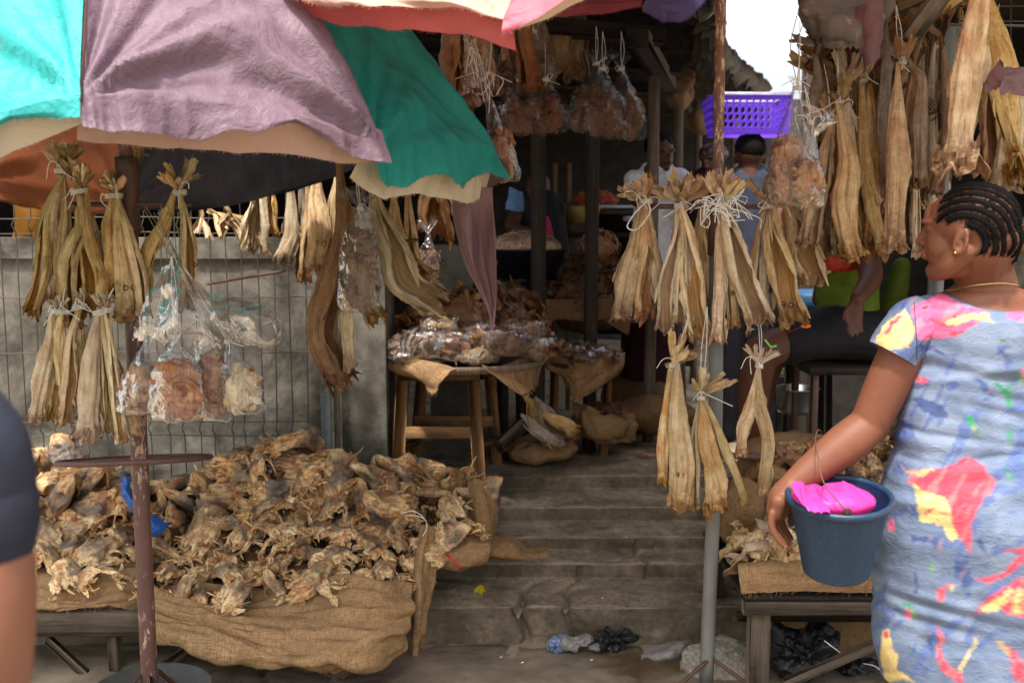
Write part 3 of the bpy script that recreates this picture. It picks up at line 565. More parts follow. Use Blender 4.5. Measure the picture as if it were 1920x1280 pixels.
# ---- heads, flakes
def head_geo(seed, L=.17, Rr=.06):
    """a split, dried cod head: skin shell narrowing to the snout, torn open behind"""
    r_ = random.Random(seed * 101 + 7)
    rad = Rr * r_.uniform(.85, 1.15); Ln = L * r_.uniform(.8, 1.2); calm = .25 if seed % 2 else 1.
    path = [np.array((0, 0, 0.)), np.array((Ln * .35, 0, r_.uniform(-.01, .012))), np.array((Ln * .7, r_.uniform(-.012, .012), r_.uniform(-.012, .012))), np.array((Ln, r_.uniform(-.02, .02), r_.uniform(-.02, .02)))]
    prof = ([0, .06, .18, .36, .6, .82, 1.], [.10, .34, .60, .84, 1.02, 1.05, r_.uniform(.7, 1.2)])
    nt, N = 48, 36; C = cr(path, nt); t = np.linspace(0, 1, nt); T = nz(np.gradient(C, axis=0)); Sd = nz(np.cross(T, np.array((0, 0, 1.)))); B = np.cross(Sd, T)
    face = -PI / 2 + r_.uniform(-.5, .5); g = np.interp(t, [0, .2, .5, 1], [0, .3, .9, r_.uniform(1.0, 1.8)]); s = np.linspace(0, 1, N)[None]
    th = face + g[:, None] + (2 * PI - 2 * g[:, None]) * s; q = np.stack(np.broadcast_arrays(np.cos(th) * 1.5 + seed * 2.3, np.sin(th) * 1.5, t[:, None] * 2.6), -1)
    ro = np.interp(t, *prof)[:, None] * rad * (1 + .24 * vn(q, 1) + .14 * vn(q * 2.3, 2) + .07 * vn(q * 5.5, 3) - .10 * np.abs(vn(q * 3.2 + 7, 6)))
    for sg in (-1, 1):                                           # eye sockets
        a0 = PI / 2 + sg * 1.0; d = ((np.angle(np.exp(1j * (th - a0)))) / .42) ** 2 + ((t[:, None] - .34) / .09) ** 2; ro = ro * (1 - .42 * np.exp(-d * 1.1) + .10 * np.exp(-(d - 1.8) ** 2))
    edge = np.abs(s * 2 - 1) ** 5; ro = ro * (1 - .3 * edge * r_.random())
    ext = fbm(np.stack(np.broadcast_arrays(np.cos(th) * 2 + seed, np.sin(th) * 2, th * 0 + 2.), -1), 3, 5) * .032 * np.clip((t[:, None] - .6) * 2.5, 0, 1)
    def ring(ra): return C[:, None] + Sd[:, None] * (np.cos(th) * ra)[..., None] + B[:, None] * (np.sin(th) * ra * .72)[..., None] + T[:, None] * ext[..., None]
    Vo = ring(ro); Vi = ring(np.maximum(ro - .0035, ro * .3)); V = np.concatenate([Vo, Vi[:, ::-1]], 1); V = V + vn(V * 30 + seed, 4)[..., None] * .004; V = V + nz(V - C[:, None]) * ((ridg(V * 42 + seed, 7) * .0045 * calm + ridg(V * 90 + seed, 9) * .002 * calm))[..., None]; n2 = 2 * N
    uv = np.stack(np.broadcast_arrays(np.concatenate([s, s[:, ::-1]], 1) * .22 + seed * .31, (t * Ln)[:, None]), -1); k = np.zeros((nt, n2, 3)); k[:, N:, 0] = 1; k[..., 1] = np.interp(t, [0, .5, .8, 1], [.86, .3, .82, 1])[:, None]
    o = G().add(V, gridf(nt, n2, True), uv, k); o.Q.append(np.array([[(nt - 1) * n2 + i, (nt - 1) * n2 + i + 1, (nt - 1) * n2 + n2 - 2 - i, (nt - 1) * n2 + n2 - 1 - i] for i in range(N - 1)]))
    for a in range(r_.randint(16, 26)):                           # gill plates, collar bones, torn flesh
        j = r_.randrange(N); i = r_.choice([nt - 1, nt - 3, nt - 8, nt - 13]); p = Vi[i, j]; out = nz(p - C[i]); ln = r_.uniform(.02, .06)
        dirv = nz(T[i] * r_.uniform(.1, 1.2) + out * r_.uniform(-.9, .9) + np.array([r_.gauss(0, .5), r_.gauss(0, .5), r_.gauss(0, .5)])); e = p + dirv * ln; md = (p + e) / 2 + out * r_.uniform(-.4, .4) * ln
        ww = r_.choice([.003, .006, .012, .022]) * r_.uniform(.7, 1.2); o.join(ribbon([p - T[i] * .012, p, md, e], [ww * .6, ww, ww * 1.1, ww * .3], nz(out + np.array([r_.gauss(0, .6), r_.gauss(0, .6), r_.gauss(0, .6)])), 9, 5, r_.uniform(-.6, .6), a + seed, (r_.uniform(.2, 1), r_.uniform(.6, 1), 0)))
    return o
def flake_geo(seed, r0=.055):
    r_ = random.Random(seed * 41 + 3); nr, na = 11, 28; rr = np.linspace(.02, 1, nr)[:, None]; th = np.arange(na)[None] * 2 * PI / na
    asp = r_.uniform(.45, .8); q = np.stack(np.broadcast_arrays(np.cos(th) * 1.6 + seed * 3.1, np.sin(th) * 1.6, th * 0.), -1)
    R0 = r0 * r_.uniform(.8, 1.25) * (1 + .35 * fbm(q, 3, 1)) * rr; x = np.cos(th) * R0; y = np.sin(th) * R0 * asp
    z = .9 * (x * x) * r_.uniform(-6, 9) + (y * y) * r_.uniform(-10, 14) + fbm(np.stack([x * 22 + seed, y * 22, x * 0], -1), 3, 2) * .016 + ridg(np.stack([x * 14, y * 30 + seed, x * 0], -1), 3) * .006
    V = np.stack([x, y, z], -1); V2 = V[::-1] + np.array((0, 0, -.0025)); uv = np.stack([x + seed * .3, y * 2], -1)
    k = np.zeros((nr, na, 3)); k[..., 0] = .1; k[..., 1] = .55 + .45 * rr ** 3; k2 = k[::-1].copy(); k2[..., 0] = 1
    g = G().add(np.concatenate([V, V2]), gridf(2 * nr, na, True), np.concatenate([uv, uv[::-1]]), np.concatenate([k, k2]))
    for a in range(r_.randint(3, 7)):
        an = r_.uniform(0, 2 * PI); p = np.array([math.cos(an), math.sin(an) * asp, 0]) * r0 * r_.uniform(.3, .9); e = p + np.array([r_.gauss(0, 1), r_.gauss(0, 1), r_.gauss(.3, .8)]) * r0 * .5
        g.join(ribbon([p, (p + e) / 2 + (0, 0, .006), e], [.012, .014, .004], (r_.gauss(0, 1), r_.gauss(0, 1), 1), 6, 4, r_.uniform(-.6, .6), a, (r_.random(), .8, 0)))
    return g
def bake(gs):
    out = []
    for i, g in enumerate(gs):
        V, Q, T, uv, k = g.arr(); c = (V.min(0) + V.max(0)) / 2; out.append(meshdata('dried_fish_skull', V - c, Q, T, uv, k))
    return out
HEADS = bake([head_geo(i) for i in range(16)]); FLK = bake([flake_geo(i) for i in range(12)])
def place(me, name, loc, rot, sc, m, label, cat, group, stretch=(1, 1, 1)):
    o = bpy.data.objects.new(name, me if me.materials and me.materials[0] == m else me); 
    if not me.materials: me.materials.append(m)
    COL.objects.link(o); o.location = Vector([float(x) for x in loc]); o.rotation_euler = rot; o.scale = [sc * s_ for s_ in stretch]
    o.material_slots[0].link = 'OBJECT'; o.material_slots[0].material = m
    return tag(o, label, cat, group)
# ---- plastic bags of dried fish
def bag(label, neck, bottom, wd, D, mat='flake', film='plastic', group=None, seed=0, flare=1., name='bag_of_dried_fish', hook=None, flat=.55, fl_h=.06, fill=.8, tilt=0, chunks=44, cord=True):
    n0, b0 = P(neck[0], neck[1], D), P(bottom[0], bottom[1], D); s = mpp(D); L = np.linalg.norm(b0 - n0); T = thing(name, label, 'bag of fish', n0, group); r_ = random.Random(seed * 3 + 2)
    W = wd * s / 2; nt, N = 48, 44; t = np.linspace(0, 1, nt)[:, None]; th = np.arange(N)[None] * 2 * PI / N
    pr_ = np.interp(t[:, 0], [0, .08, 1 - fill * .98, 1 - fill * .75, .8, .95, 1], [.10, .22, .62, .92, 1.02, .96, .70])[:, None]
    q = np.stack(np.broadcast_arrays(np.cos(th) * 2 + seed, np.sin(th) * 2, t * 4.), -1)
    gather = np.clip(1 - t / (1.05 - fill), 0, 1); rad = W * pr_ * (1 + .10 * fbm(q, 3, 3) + .05 * ridg(q * np.array((2, 2, 1.5)), 4) + gather * .35 * vn(q * np.array((3, 3, .5)), 6))
    c = n0 + (b0 - n0) * t; V = c[:, None] + np.stack([np.cos(th) * rad, np.sin(th) * rad * flat, th * 0 * rad], -1); V = V + (fbm(V * 35 + seed, 2, 5) * .004)[..., None]
    V = np.concatenate([V.reshape(-1, 3), [b0 + (0, 0, .003)]]); tri = [(nt * N, (nt - 1) * N + j, (nt - 1) * N + (j + 1) % N) for j in range(N)]
    film_g = G().add(V, gridf(nt, N, True), None, None, tri)
    # lumpy contents with loose flakes pressed against the film
    cc = n0 + (b0 - n0) * (1 - fill * .47); ch = L * fill * .5
    con = ico(cc, (W * .88, W * flat * .86, ch * .93), 5, W * .26, 26, seed, 5, k=(0.3, .5, 0))
    for a in range(chunks):
        an = r_.uniform(0, 2 * PI); zz = r_.uniform(-.85, .92); rx = math.sqrt(max(.12, 1 - abs(zz) ** 3)); p = cc + np.array([math.cos(an) * W * .86 * rx, math.sin(an) * W * flat * .82 * rx, zz * ch * .9])
        d = nz(np.array([r_.gauss(0, .8), r_.gauss(0, .3), r_.gauss(0, 1)])); ln = r_.uniform(.010, .026); out = nz(np.array([math.cos(an), math.sin(an) * 1.4, zz * .3]))
        con.join(ribbon([p - d * ln, p - d * ln * .3 + out * .003, p + d * ln * .4 + out * .001, p + d * ln - out * .006], [.006, r_.uniform(.012, .034), r_.uniform(.012, .03), .006], out, 8, 5, r_.uniform(-.5, .4), a + seed, (r_.random(), r_.random(), 0)))
    mk('contents', con, M[mat], T)
    # flared film above the knot
    fl = G(); h = fl_h; nn = 36; tt = np.linspace(0, 1, 14)[:, None]; an = np.arange(nn)[None] * 2 * PI / nn
    rr = W * (.10 + flare * .75 * tt ** 1.2) * (1 + .45 * vn(np.stack(np.broadcast_arrays(np.cos(an) * 2.5 + seed, np.sin(an) * 2.5, tt * 1.5), -1), 8)); V = n0 + np.stack([np.cos(an) * rr + tilt * tt * h, np.sin(an) * rr * .45, (tt * h) * (1 + .35 * vn(np.stack(np.broadcast_arrays(np.cos(an) * 2 + seed, np.sin(an) * 2, tt * 0), -1), 9)) + an * 0], -1)
    fl.add(V, gridf(14, nn, True)); film_g.join(fl)
    mk('film', film_g, M[film], T)
    if cord:
        mk('knot_string', twine_geo(n0, W * .13 + .003, seed, 3, .04, .0011, hook=None if hook is None else P(hook[0], hook[1], D), turns=4), M['twine'], T)
    return T

# ------------------------------------------------------------------ the setting
def slab_sheet(name, x0, x1, prof, nx, ny, amp, mat, kind='structure', joints=(), seed=0):
    pr_ = np.array(prof, float); d = np.concatenate([[0], np.cumsum(np.linalg.norm(np.diff(pr_, axis=0), axis=1))]); t = np.linspace(0, d[-1], ny)
    Y = np.interp(t, d, pr_[:, 0]); Z = np.interp(t, d, pr_[:, 1])
    for _ in range(2): Y[1:-1] = (Y[:-2] + 2 * Y[1:-1] + Y[2:]) / 4; Z[1:-1] = (Z[:-2] + 2 * Z[1:-1] + Z[2:]) / 4
    X = np.linspace(x0, x1, nx); V = np.stack(np.broadcast_arrays(X[None], Y[:, None], Z[:, None]), -1).copy()
    N = nz(np.cross(np.gradient(V, axis=1), np.gradient(V, axis=0)));
    N = np.where(N[..., 2:3] < 0, -N, N); N[..., 1] = np.where(np.abs(N[..., 2]) < .5, -np.abs(N[..., 1]), N[..., 1])
    dd = fbm(V * 5 + seed, 4, 3) * amp + fbm(V * 32, 3, 5) * amp * .35 - np.clip(fbm(V * np.array((6, 10, 10)) + 3, 3, 8) - .45, 0, 1) * amp * 2.5
    V = V + N * dd[..., None]
    V[..., 1] += (vn(np.stack([V[..., 0] * 2.3, V[..., 2] * 3, V[..., 0] * 0], -1), 12) * .018)
    for (xj, y0, y1, wj, dj, sl) in joints:
        xx = xj + sl * (V[..., 1] - y0) + .03 * vn(np.stack([V[..., 1] * 9, V[..., 2] * 9, V[..., 1] * 0], -1), 20)
        m = np.exp(-((V[..., 0] - xx) / wj) ** 2) * (V[..., 1] > y0) * (V[..., 1] < y1); V = V - N * (m * dj)[..., None]
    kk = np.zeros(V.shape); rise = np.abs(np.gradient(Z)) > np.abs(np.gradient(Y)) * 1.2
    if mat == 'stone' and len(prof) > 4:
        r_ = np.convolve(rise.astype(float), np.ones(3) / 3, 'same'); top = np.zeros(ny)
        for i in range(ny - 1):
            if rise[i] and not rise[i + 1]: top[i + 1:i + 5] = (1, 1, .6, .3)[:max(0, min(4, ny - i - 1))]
        kk[..., 0] = np.clip(r_[:, None] * (.8 + .5 * vn(V * 9, 31)), 0, 1); kk[..., 1] = np.clip(top[:, None] * (.7 + .7 * vn(V * np.array((14, 14, 14)), 33)), 0, 1)  # masks for the painted riser shade and tread-edge highlights
    return mk(name, G().add(V, gridf(ny, nx), None, kk), M[mat], kind=kind)
g = G().add([[-80, -80, -.02], [80, -80, -.02], [80, 80, -.02], [-80, 80, -.02]], [[0, 1, 2, 3]]); mk('ground', g, simple('bounce_bright_street', (.36, .30, .22), .9, .1, 3, .2), kind='structure')  # street colour lightened as a reflector, bouncing light onto the hanging fish
slab_sheet('pavement', -3.2, 3.2, [(-.6, 0), (3.50, 0), (3.56, -.012), (3.60, -.018)], 330, 260, .007, 'paving', joints=((.30, 2.0, 3.6, .014, .018, .12), (-.85, 2.0, 3.6, .012, .015, .0)), seed=2)
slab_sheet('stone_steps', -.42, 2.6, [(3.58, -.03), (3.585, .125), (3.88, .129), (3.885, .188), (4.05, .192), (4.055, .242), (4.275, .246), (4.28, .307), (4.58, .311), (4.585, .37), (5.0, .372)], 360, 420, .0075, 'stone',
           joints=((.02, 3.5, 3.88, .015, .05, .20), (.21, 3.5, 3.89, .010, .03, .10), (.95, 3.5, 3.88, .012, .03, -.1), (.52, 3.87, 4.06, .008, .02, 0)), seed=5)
slab_sheet('market_floor', -3.2, 4.2, [(4.98, .37), (10.2, .38)], 180, 160, .008, 'stone', seed=9)
def slab_box(name, x0, x1, y0, y1, z0, z1, mat, kind, amp=.006, label=None, cat=None, parent=None, res=.03):
    g = G(); 
    def face(o, a, b, na, nb, nrm):
        s, t = np.meshgrid(np.linspace(0, 1, na), np.linspace(0, 1, nb)); V = np.array(o) + s[..., None] * np.array(a) + t[..., None] * np.array(b)
        V = V + np.array(nrm) * (fbm(V * 6 + x0, 4, 2) * amp)[..., None] * (np.minimum(np.minimum(s, 1 - s), np.minimum(t, 1 - t)) > 1e-6)[..., None]; g.add(V, gridf(nb, na), np.stack([s * np.linalg.norm(a), t * np.linalg.norm(b)], -1))
    dx, dy, dz = x1 - x0, y1 - y0, z1 - z0; n = lambda d: max(3, min(140, int(d / res)))
    face((x0, y0, z0), (dx, 0, 0), (0, 0, dz), n(dx), n(dz), (0, -1, 0)); face((x0, y1, z0), (dx, 0, 0), (0, 0, dz), n(dx), n(dz), (0, 1, 0))
    face((x0, y0, z0), (0, dy, 0), (0, 0, dz), n(dy), n(dz), (-1, 0, 0)); face((x1, y0, z0), (0, dy, 0), (0, 0, dz), n(dy), n(dz), (1, 0, 0))
    face((x0, y0, z1), (dx, 0, 0), (0, dy, 0), n(dx), n(dy), (0, 0, 1)); face((x0, y0, z0), (dx, 0, 0), (0, dy, 0), n(dx), n(dy), (0, 0, -1))
    return mk(name, g, M[mat], parent, label=label, cat=cat, kind=kind)
slab_box('concrete_landing', -1.3, -.06, 4.22, 5.0, -.02, .373, 'stone', 'structure', .008)
T = thing('boundary_wall', 'grey concrete wall behind the wire mesh fence at the left', 'wall', (-2, 4.42, 0))
slab_box('wall_face', -3.6, -.745, 4.36, 4.5, -.02, 1.40, 'concrete', None, .006, parent=T); slab_box('coping', -3.6, -.747, 4.335, 4.53, 1.401, 1.49, 'concrete', None, .006, parent=T)
slab_box('concrete_pillar', -.74, -.545, 4.26, 4.60, -.02, 1.62, 'concrete', None, .004, 'stained grey concrete pillar at the right end of the mesh fence', 'pillar')
slab_box('concrete_block_pier', -.42, -.20, 5.05, 5.3, .36, 1.44, 'concretedk', None, .006, 'square dark concrete pier behind the round wooden table', 'pier')
# mesh fence
T = thing('mesh_fence', 'galvanised wire mesh fence panels in front of the grey concrete wall', 'fence', (-1.7, 4.15, 0)); g = G(); Df = 4.15
hz = [P(300, y, Df)[2] for y in (352, 408, 436, 556, 660, 789, 815, 930, 1040)]; zs = sorted(hz)
fo = P(300, 422, Df)[2]; fo2 = P(300, 802, Df)[2]
for i in range(26):
    x = -2.52 + i * .0665 + rnd.uniform(-.006, .006)
    zz = [-.0, fo2 - .03, fo2 - .027, fo2, fo2 + .027, fo2 + .03, fo - .035, fo - .03, fo, fo + .03, fo + .035, P(300, 340, Df)[2] + .03]
    dy = [0, 0, 0, -.03, 0, 0, 0, 0, -.03, 0, 0, 0]
    g.join(tube([(x + .006 * math.sin(i * 3 + z * 5), Df + d, z) for z, d in zip(zz, dy)], .0028, 5, cap=False))
for z in zs: g.join(tube([(-2.6, Df - .004, z), (-2.1, Df - .006, z - .006), (-1.6, Df - .01, z + .003), (-1.2, Df, z - .004), (-.80, Df - .004, z)], .0028, 5, 30, cap=False))
mk('wire_mesh', g, M['wire'], T); mk('fence_post', box((P(608, 600, Df)[0], Df, .80), (.04, .04, 1.62)), M['postgrey'], T)
mk('timber_strip', box((P(627, 600, Df)[0], Df + .02, .80), (.022, .03, 1.58)), M['woodgrey'], T)
# shed
T = thing('market_shed', 'long dark open market shed with shade-dark roof behind the stalls', 'shed', (0, 6, .37))
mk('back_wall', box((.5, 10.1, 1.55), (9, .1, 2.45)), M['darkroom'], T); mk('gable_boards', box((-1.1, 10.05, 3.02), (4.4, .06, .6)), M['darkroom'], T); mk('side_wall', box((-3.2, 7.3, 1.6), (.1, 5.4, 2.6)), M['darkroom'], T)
g = net([[(-3.2, 4.0, 2.95), (-1.0, 3.75, 2.88), (.35, 3.5, 2.72), P(1318, 15, 4.35)], [(-3.2, 5.5, 2.95), (-.8, 5.5, 2.9), (.5, 5.5, 2.62), P(1326, 88, 5.3)], [(-3.2, 7.5, 2.95), (-.4, 7.5, 2.9), (.9, 7.5, 2.65), P(1376, 128, 7.1)], [(-3.2, 10.1, 2.95), (-.2, 10.1, 2.9), (1.5, 10.1, 2.7), P(1430, 168, 10.1)]], 120, 90, folds(.03, n=4, fine=.01))  # unseen front edge stretched forward to shade the hanging bags and round table
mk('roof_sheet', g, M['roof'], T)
g = G(); r_ = random.Random(3)
for i in range(150):                                           # ragged eave
    f = (i + .5) / 150; e = cr([P(1318, 15, 4.35), P(1326, 88, 5.3), P(1376, 128, 7.1), P(1430, 168, 10.1)], 200)[int(f * 199)]
    d = r_.uniform(.03, .16); g.join(ribbon([e + (-.06, 0, .03), e + (r_.uniform(-.02, .06), 0, .0), e + (r_.uniform(-.05, .05), 0, -d)], [.10, .12, .02], (r_.gauss(0, .4), -1, 0), 6, 4, .3, i))
mk('eave_thatch', g, M['rooffringe'], T)
for y in (4.7, 5.6, 6.6, 7.8): mk('rafter', beam((-3.1, y, 2.72), (.70 + (y - 4.7) * .25, y, 2.40), .07, .12), M['wooddk'], T)
mk('roof_beam', beam((.55, 4.5, 2.36), (1.55, 8.6, 2.36), .10, .08), M['wooddk'], T)
for px, D, wpx, top in ((1222, 5.35, 22, 120), (1268, 6.3, 19, 150), (1306, 7.3, 14, 190), (1374, 8.2, 14, 200), (1008, 4.95, 28, 0), (1108, 5.1, 26, 0)):
    x = P(px, 400, D)[0]; zt = 2.40 if px > 1150 else 2.62; o = mk('shed_post', tube([(x, D, .36), (x + .005, D, 1.4), (x, D, zt)], wpx * mpp(D) / 2, 12, 12), M['woodgrey'] if px > 1150 else M['wooddk'], T)
T = thing('right_stall_hut', 'dark timber hut behind the curtain of hanging stockfish', 'hut', (2.6, 5.2, .37))
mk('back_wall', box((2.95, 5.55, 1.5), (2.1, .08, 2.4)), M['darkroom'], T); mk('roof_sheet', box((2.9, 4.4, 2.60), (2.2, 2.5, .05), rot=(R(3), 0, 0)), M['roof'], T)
mk('side_wall', box((3.95, 4.5, 1.2), (.08, 2.2, 2.6)), M['darkroom'], T); mk('added_dark_panel', box((1.85, 5.5, .72), (1.0, .04, .68)), M['darkroom'], T)  # low dark panel added to cover the bright floor gap
for px, y in ((1510, 5.4),): mk('hut_post', box((P(px, 400, y)[0], y, 1.4), (.07, .07, 2.2)), M['wooddk'], T)
# ------------------------------------------------------------------ umbrellas
def canopy(T, hub, tips, panels, pw=2., dip=.05):
    hub = np.array(hub, float); n = len(tips)
    for i, pn in enumerate(panels):
        if pn is None: continue
        A, B = tips[i], tips[(i + 1) % n]; mat = M[pn['m']]; nu, nv = pn.get('res', (110, 110)); u = np.linspace(0, 1, nu)[None]; v = np.linspace(.02, 1, nv)[:, None]
        def rib(tp, t, sgn):
            p = hub + (tp - hub) * t[..., None]; p[..., 2] = tp[2] + (hub[2] - tp[2]) * (1 - t ** pw); return p
        PA, PB = rib(A, v[:, 0], 1), rib(B, v[:, 0], 1); V = PA[:, None] * (1 - u[..., None]) + PB[:, None] * u[..., None]
        chord = 4 * u * (1 - u); outw = nz(((A + B) / 2 - hub) * np.array((1, 1, 0)))
        V = V + outw * (chord * v ** 1.5 * pn.get('bulge', .05))[..., None]; V[..., 2] -= chord * v ** 2 * pn.get('sag', dip)
        N = nz(np.cross(np.gradient(V, axis=1), np.gradient(V, axis=0))); N = np.where(N[..., 2:3] < 0, -N, N)
        wl_ = np.linalg.norm(B - A); d = 0
        for sgn, tp in ((0, A), (1, B)):                          # creases running out of the tie points
            q = V - tp; r0 = np.linalg.norm(q, axis=-1); a_ = np.arctan2((V - tp) @ nz(hub - tp), (V - tp) @ nz((B - A) * (1 if sgn == 0 else -1)))
            c_ = vn(np.stack([a_ * 6 + sgn * 7 + i, r0 * .8, r0 * 0], -1), 4) + .4 * vn(np.stack([a_ * 13 + i, r0 * .8, r0 * 0], -1), 6); d = d + c_ * .020 * np.exp(-((r0 - .12) / .30) ** 2 * .8) * np.clip(r0 / .08, 0, 1)
        d = d + fbm(V * 3.2 + i, 2, 3) * .016 + vn(V * np.array((7, 7, 2.2)) + i, 13) * .006 + vn(V * np.array((16, 16, 16)) + i, 5) * .004 + ridg(V * 11 + i * 3, 8) * .0035 + ridg(V * 26 + i * 3, 9) * .0016
        d = d * np.clip(v * 4, 0, 1) * (1 - .75 * (1 - chord) ** 8 * (v < .985))
        V = V + N * (d * pn.get('wr', 1.))[..., None]
        # skirt below the rim
        sk = pn.get('skirt', (.07, .10, .08)); L = np.interp(u[0], np.linspace(0, 1, len(sk)), sk); L = L * (1 + .12 * vn(np.stack([u[0] * 9 + i, u[0] * 0, u[0] * 0], -1), 2))
        ns = 22; st = np.linspace(0, 1, ns)[1:, None]; td = nz(V[-1] - V[-4]); dn = nz(td * .55 + np.array((0, 0, -1.)))[None] * (1 - st[..., None] * .3) + np.array((0, 0, -1.)) * st[..., None] * .3
        SK = V[-1][None] + dn * (L * st)[..., None] + outw * (np.sin(u * PI * pn.get('waves', 3) * 2 + i) * .014 * st + vn(np.stack(np.broadcast_arrays(u * 8 + i, st * 1.5, u * 0), -1), 7) * .012 * st)[..., None]
        V = np.concatenate([V, SK]); nr = len(V); UV = np.stack(np.broadcast_arrays(u * wl_, np.linspace(0, 1.1, nr)[:, None]), -1); g = G().add(V, gridf(nr, nu), UV)
        r_ = random.Random(i)
        for _ in range(pn.get('fray', 260)):
            j = r_.randrange(nu); p = V[-1, j]; g.join(tube([p + (0, 0, .002), p + np.array([r_.gauss(0, .003), r_.gauss(0, .003), -r_.uniform(.002, .006)])], .0004, 3, cap=False))
        mk('canopy_panel', g, mat, T)
        if 'lining' in pn:                                         # second layer showing beneath the first
            lm, off, lsk = pn['lining']; k0 = int(nv * .55); L2 = np.interp(u[0], np.linspace(0, 1, len(lsk)), lsk)
            B0 = V[k0:nv] - N[k0:] * off - outw * off; SK = B0[-1][None] + np.array((0, 0, -1.)) * (L2 * st)[..., None] - outw * (.02 * st[..., None] + (.01 * vn(np.stack(np.broadcast_arrays(u * 6 + i, st, u * 0), -1), 9) * st)[..., None])
            W = np.concatenate([B0, SK]); g = G().add(W, gridf(len(W), nu), UV[:len(W)])
            for _ in range(120):
                j = r_.randrange(nu); p = W[-1, j]; g.join(tube([p + (0, 0, .002), p + np.array([r_.gauss(0, .003), r_.gauss(0, .003), -r_.uniform(.002, .006)])], .0004, 3, cap=False))
            mk('lining', g, M[lm], T)
    for i, tp in enumerate(tips):
        t = np.linspace(.02, 1, 14); p = hub + (tp - hub) * t[:, None]; p[:, 2] = tp[2] + (hub[2] - tp[2]) * (1 - t ** pw) - .018; mk('rib', tube(p, .005, 6), M['rustiron'], T)
hub1 = np.array((-1.10, 2.90, 2.60))
T1 = thing('market_umbrella', 'big patched umbrella of turquoise, mauve and teal cloth over the left stall', 'umbrella', (-1.10, 2.90, 0))
tp1 = [P(-430, 215, 2.02), P(150, 172, 2.0), P(714, 268, 2.40), P(944, 312, 3.05), P(712, 290, 3.72), P(228, 380, 3.85), P(-60, 345, 3.45), P(-430, 330, 2.7)]
canopy(T1, hub1, tp1, [dict(m='turq', skirt=(.06, .10, .10, .05, .015, .05), bulge=.04, waves=2, lining=('cream', .012, (.07, .10, .09, .075, .06, .045)), res=(110, 90)),
                       dict(m='mauve', skirt=(.070, .085, .075, .055, .012, .045, .055), bulge=.03, sag=-.035, waves=2, res=(190, 170), wr=1.35, lining=('peach', .02, (.075, .09, .085, .085, .07, .06, .04))),
                       dict(m='teal', skirt=(.085, .075, .045, .075, .030, .035), bulge=.02, sag=-.01, waves=2, res=(150, 130), wr=1.2, lining=('cream', .02, (.06, .10, .09, .10, .11, .08))),
                       dict(m='dkmauve', skirt=(.04, .05, .05)), dict(m='navy', skirt=(.02, .04, .05, .03), sag=.03), dict(m='rust', skirt=(.05, .02, .03), sag=.03), dict(m='olive', skirt=(.05, .05, .04), lining=('teal', .01, (.06, .065, .05))), dict(m='turq', skirt=(.05, .05))])
ps = P(252, 640, 2.90)[0]
mk('pole', tube([(ps, 2.9, .10), (ps, 2.9, 1.2), (ps, 2.9, 1.62)], .0245, 24, 30), M['rustpole'], T1); mk('pole_socket', tube([(ps, 2.9, 1.52), (ps, 2.9, 1.74)], .032, 24, 8), M['rustiron'], T1)
mk('pole_top', tube([(ps, 2.9, 1.70), (ps, 2.9, 2.60)], .019, 20, 20), M['rustpole'], T1)
# drape hanging from the right corner of the canopy
g = net([[(868, 352, 3.10), (888, 345, 3.05), (915, 350, 3.02), (942, 352, 3.05)], [(872, 420, 3.10), (893, 430, 3.03), (920, 425, 3.08), (944, 415, 3.03)], [(888, 490, 3.10), (905, 495, 3.05), (925, 490, 3.09), (946, 480, 3.04)], [(912, 545, 3.09), (924, 548, 3.05), (936, 545, 3.08), (948, 540, 3.05)], [(932, 585, 3.08), (937, 588, 3.06), (941, 588, 3.07), (946, 585, 3.06)], [(938, 618, 3.07), (939, 620, 3.065), (940, 620, 3.07), (941, 618, 3.065)]], 60, 110, folds(.010, fu=30, fv=3, seed=4, fine=.001)); g.V[0] = g.V[0] - np.array((.03, 0, 0))
mk('hanging_drape', g, M['dkmauve'], T1)
# pole fittings
def ring_geo(c, r, th, n=40, sq=1., tiltx=0., tilty=0.):
    a = np.linspace(0, 2 * PI, n + 1); return tube(np.stack([c[0] + np.cos(a) * r, c[1] + np.sin(a) * r * sq, c[2] + np.cos(a) * r * tiltx + np.sin(a) * r * tilty], -1), th, 8, cap=False)
zr = P(252, 383, 2.9)[2]; g = ring_geo((ps, 2.93, zr), .17, .007, sq=.25); g.join(tube([(ps - .17, 2.93, zr), (ps + .17, 2.93, zr)], .006, 8))
mk('hanging_ring', g, M['rustiron'], T1)
zr2 = P(240, 862, 2.9)[2]; g = ring_geo((ps - .012, 2.9, zr2), .213, .0085, tiltx=.035, tilty=-.19); g.join(tube([(ps - .22, 2.9, zr2 - .012), (ps + .2, 2.9, zr2 + .012)], .007, 8)); mk('lower_ring', g, M['rustiron'], T1)
mk('base_disc', lathe([(0, .10), (.03, .10), (.16, .115), (.177, .14), (.182, .142), (.184, .135), (.168, .10), (.15, .0), (0, 0)], (ps, 2.9, .0), 48), M['disc'], T1)
g = G()
for a in range(4): an = a * PI / 2 + .5; g.join(beam((ps + .024 * math.cos(an), 2.9 + .024 * math.sin(an), .19), (ps + .10 * math.cos(an), 2.9 + .10 * math.sin(an), .10), .006, .03))
mk('base_gusset', g, M['rustpole'], T1)
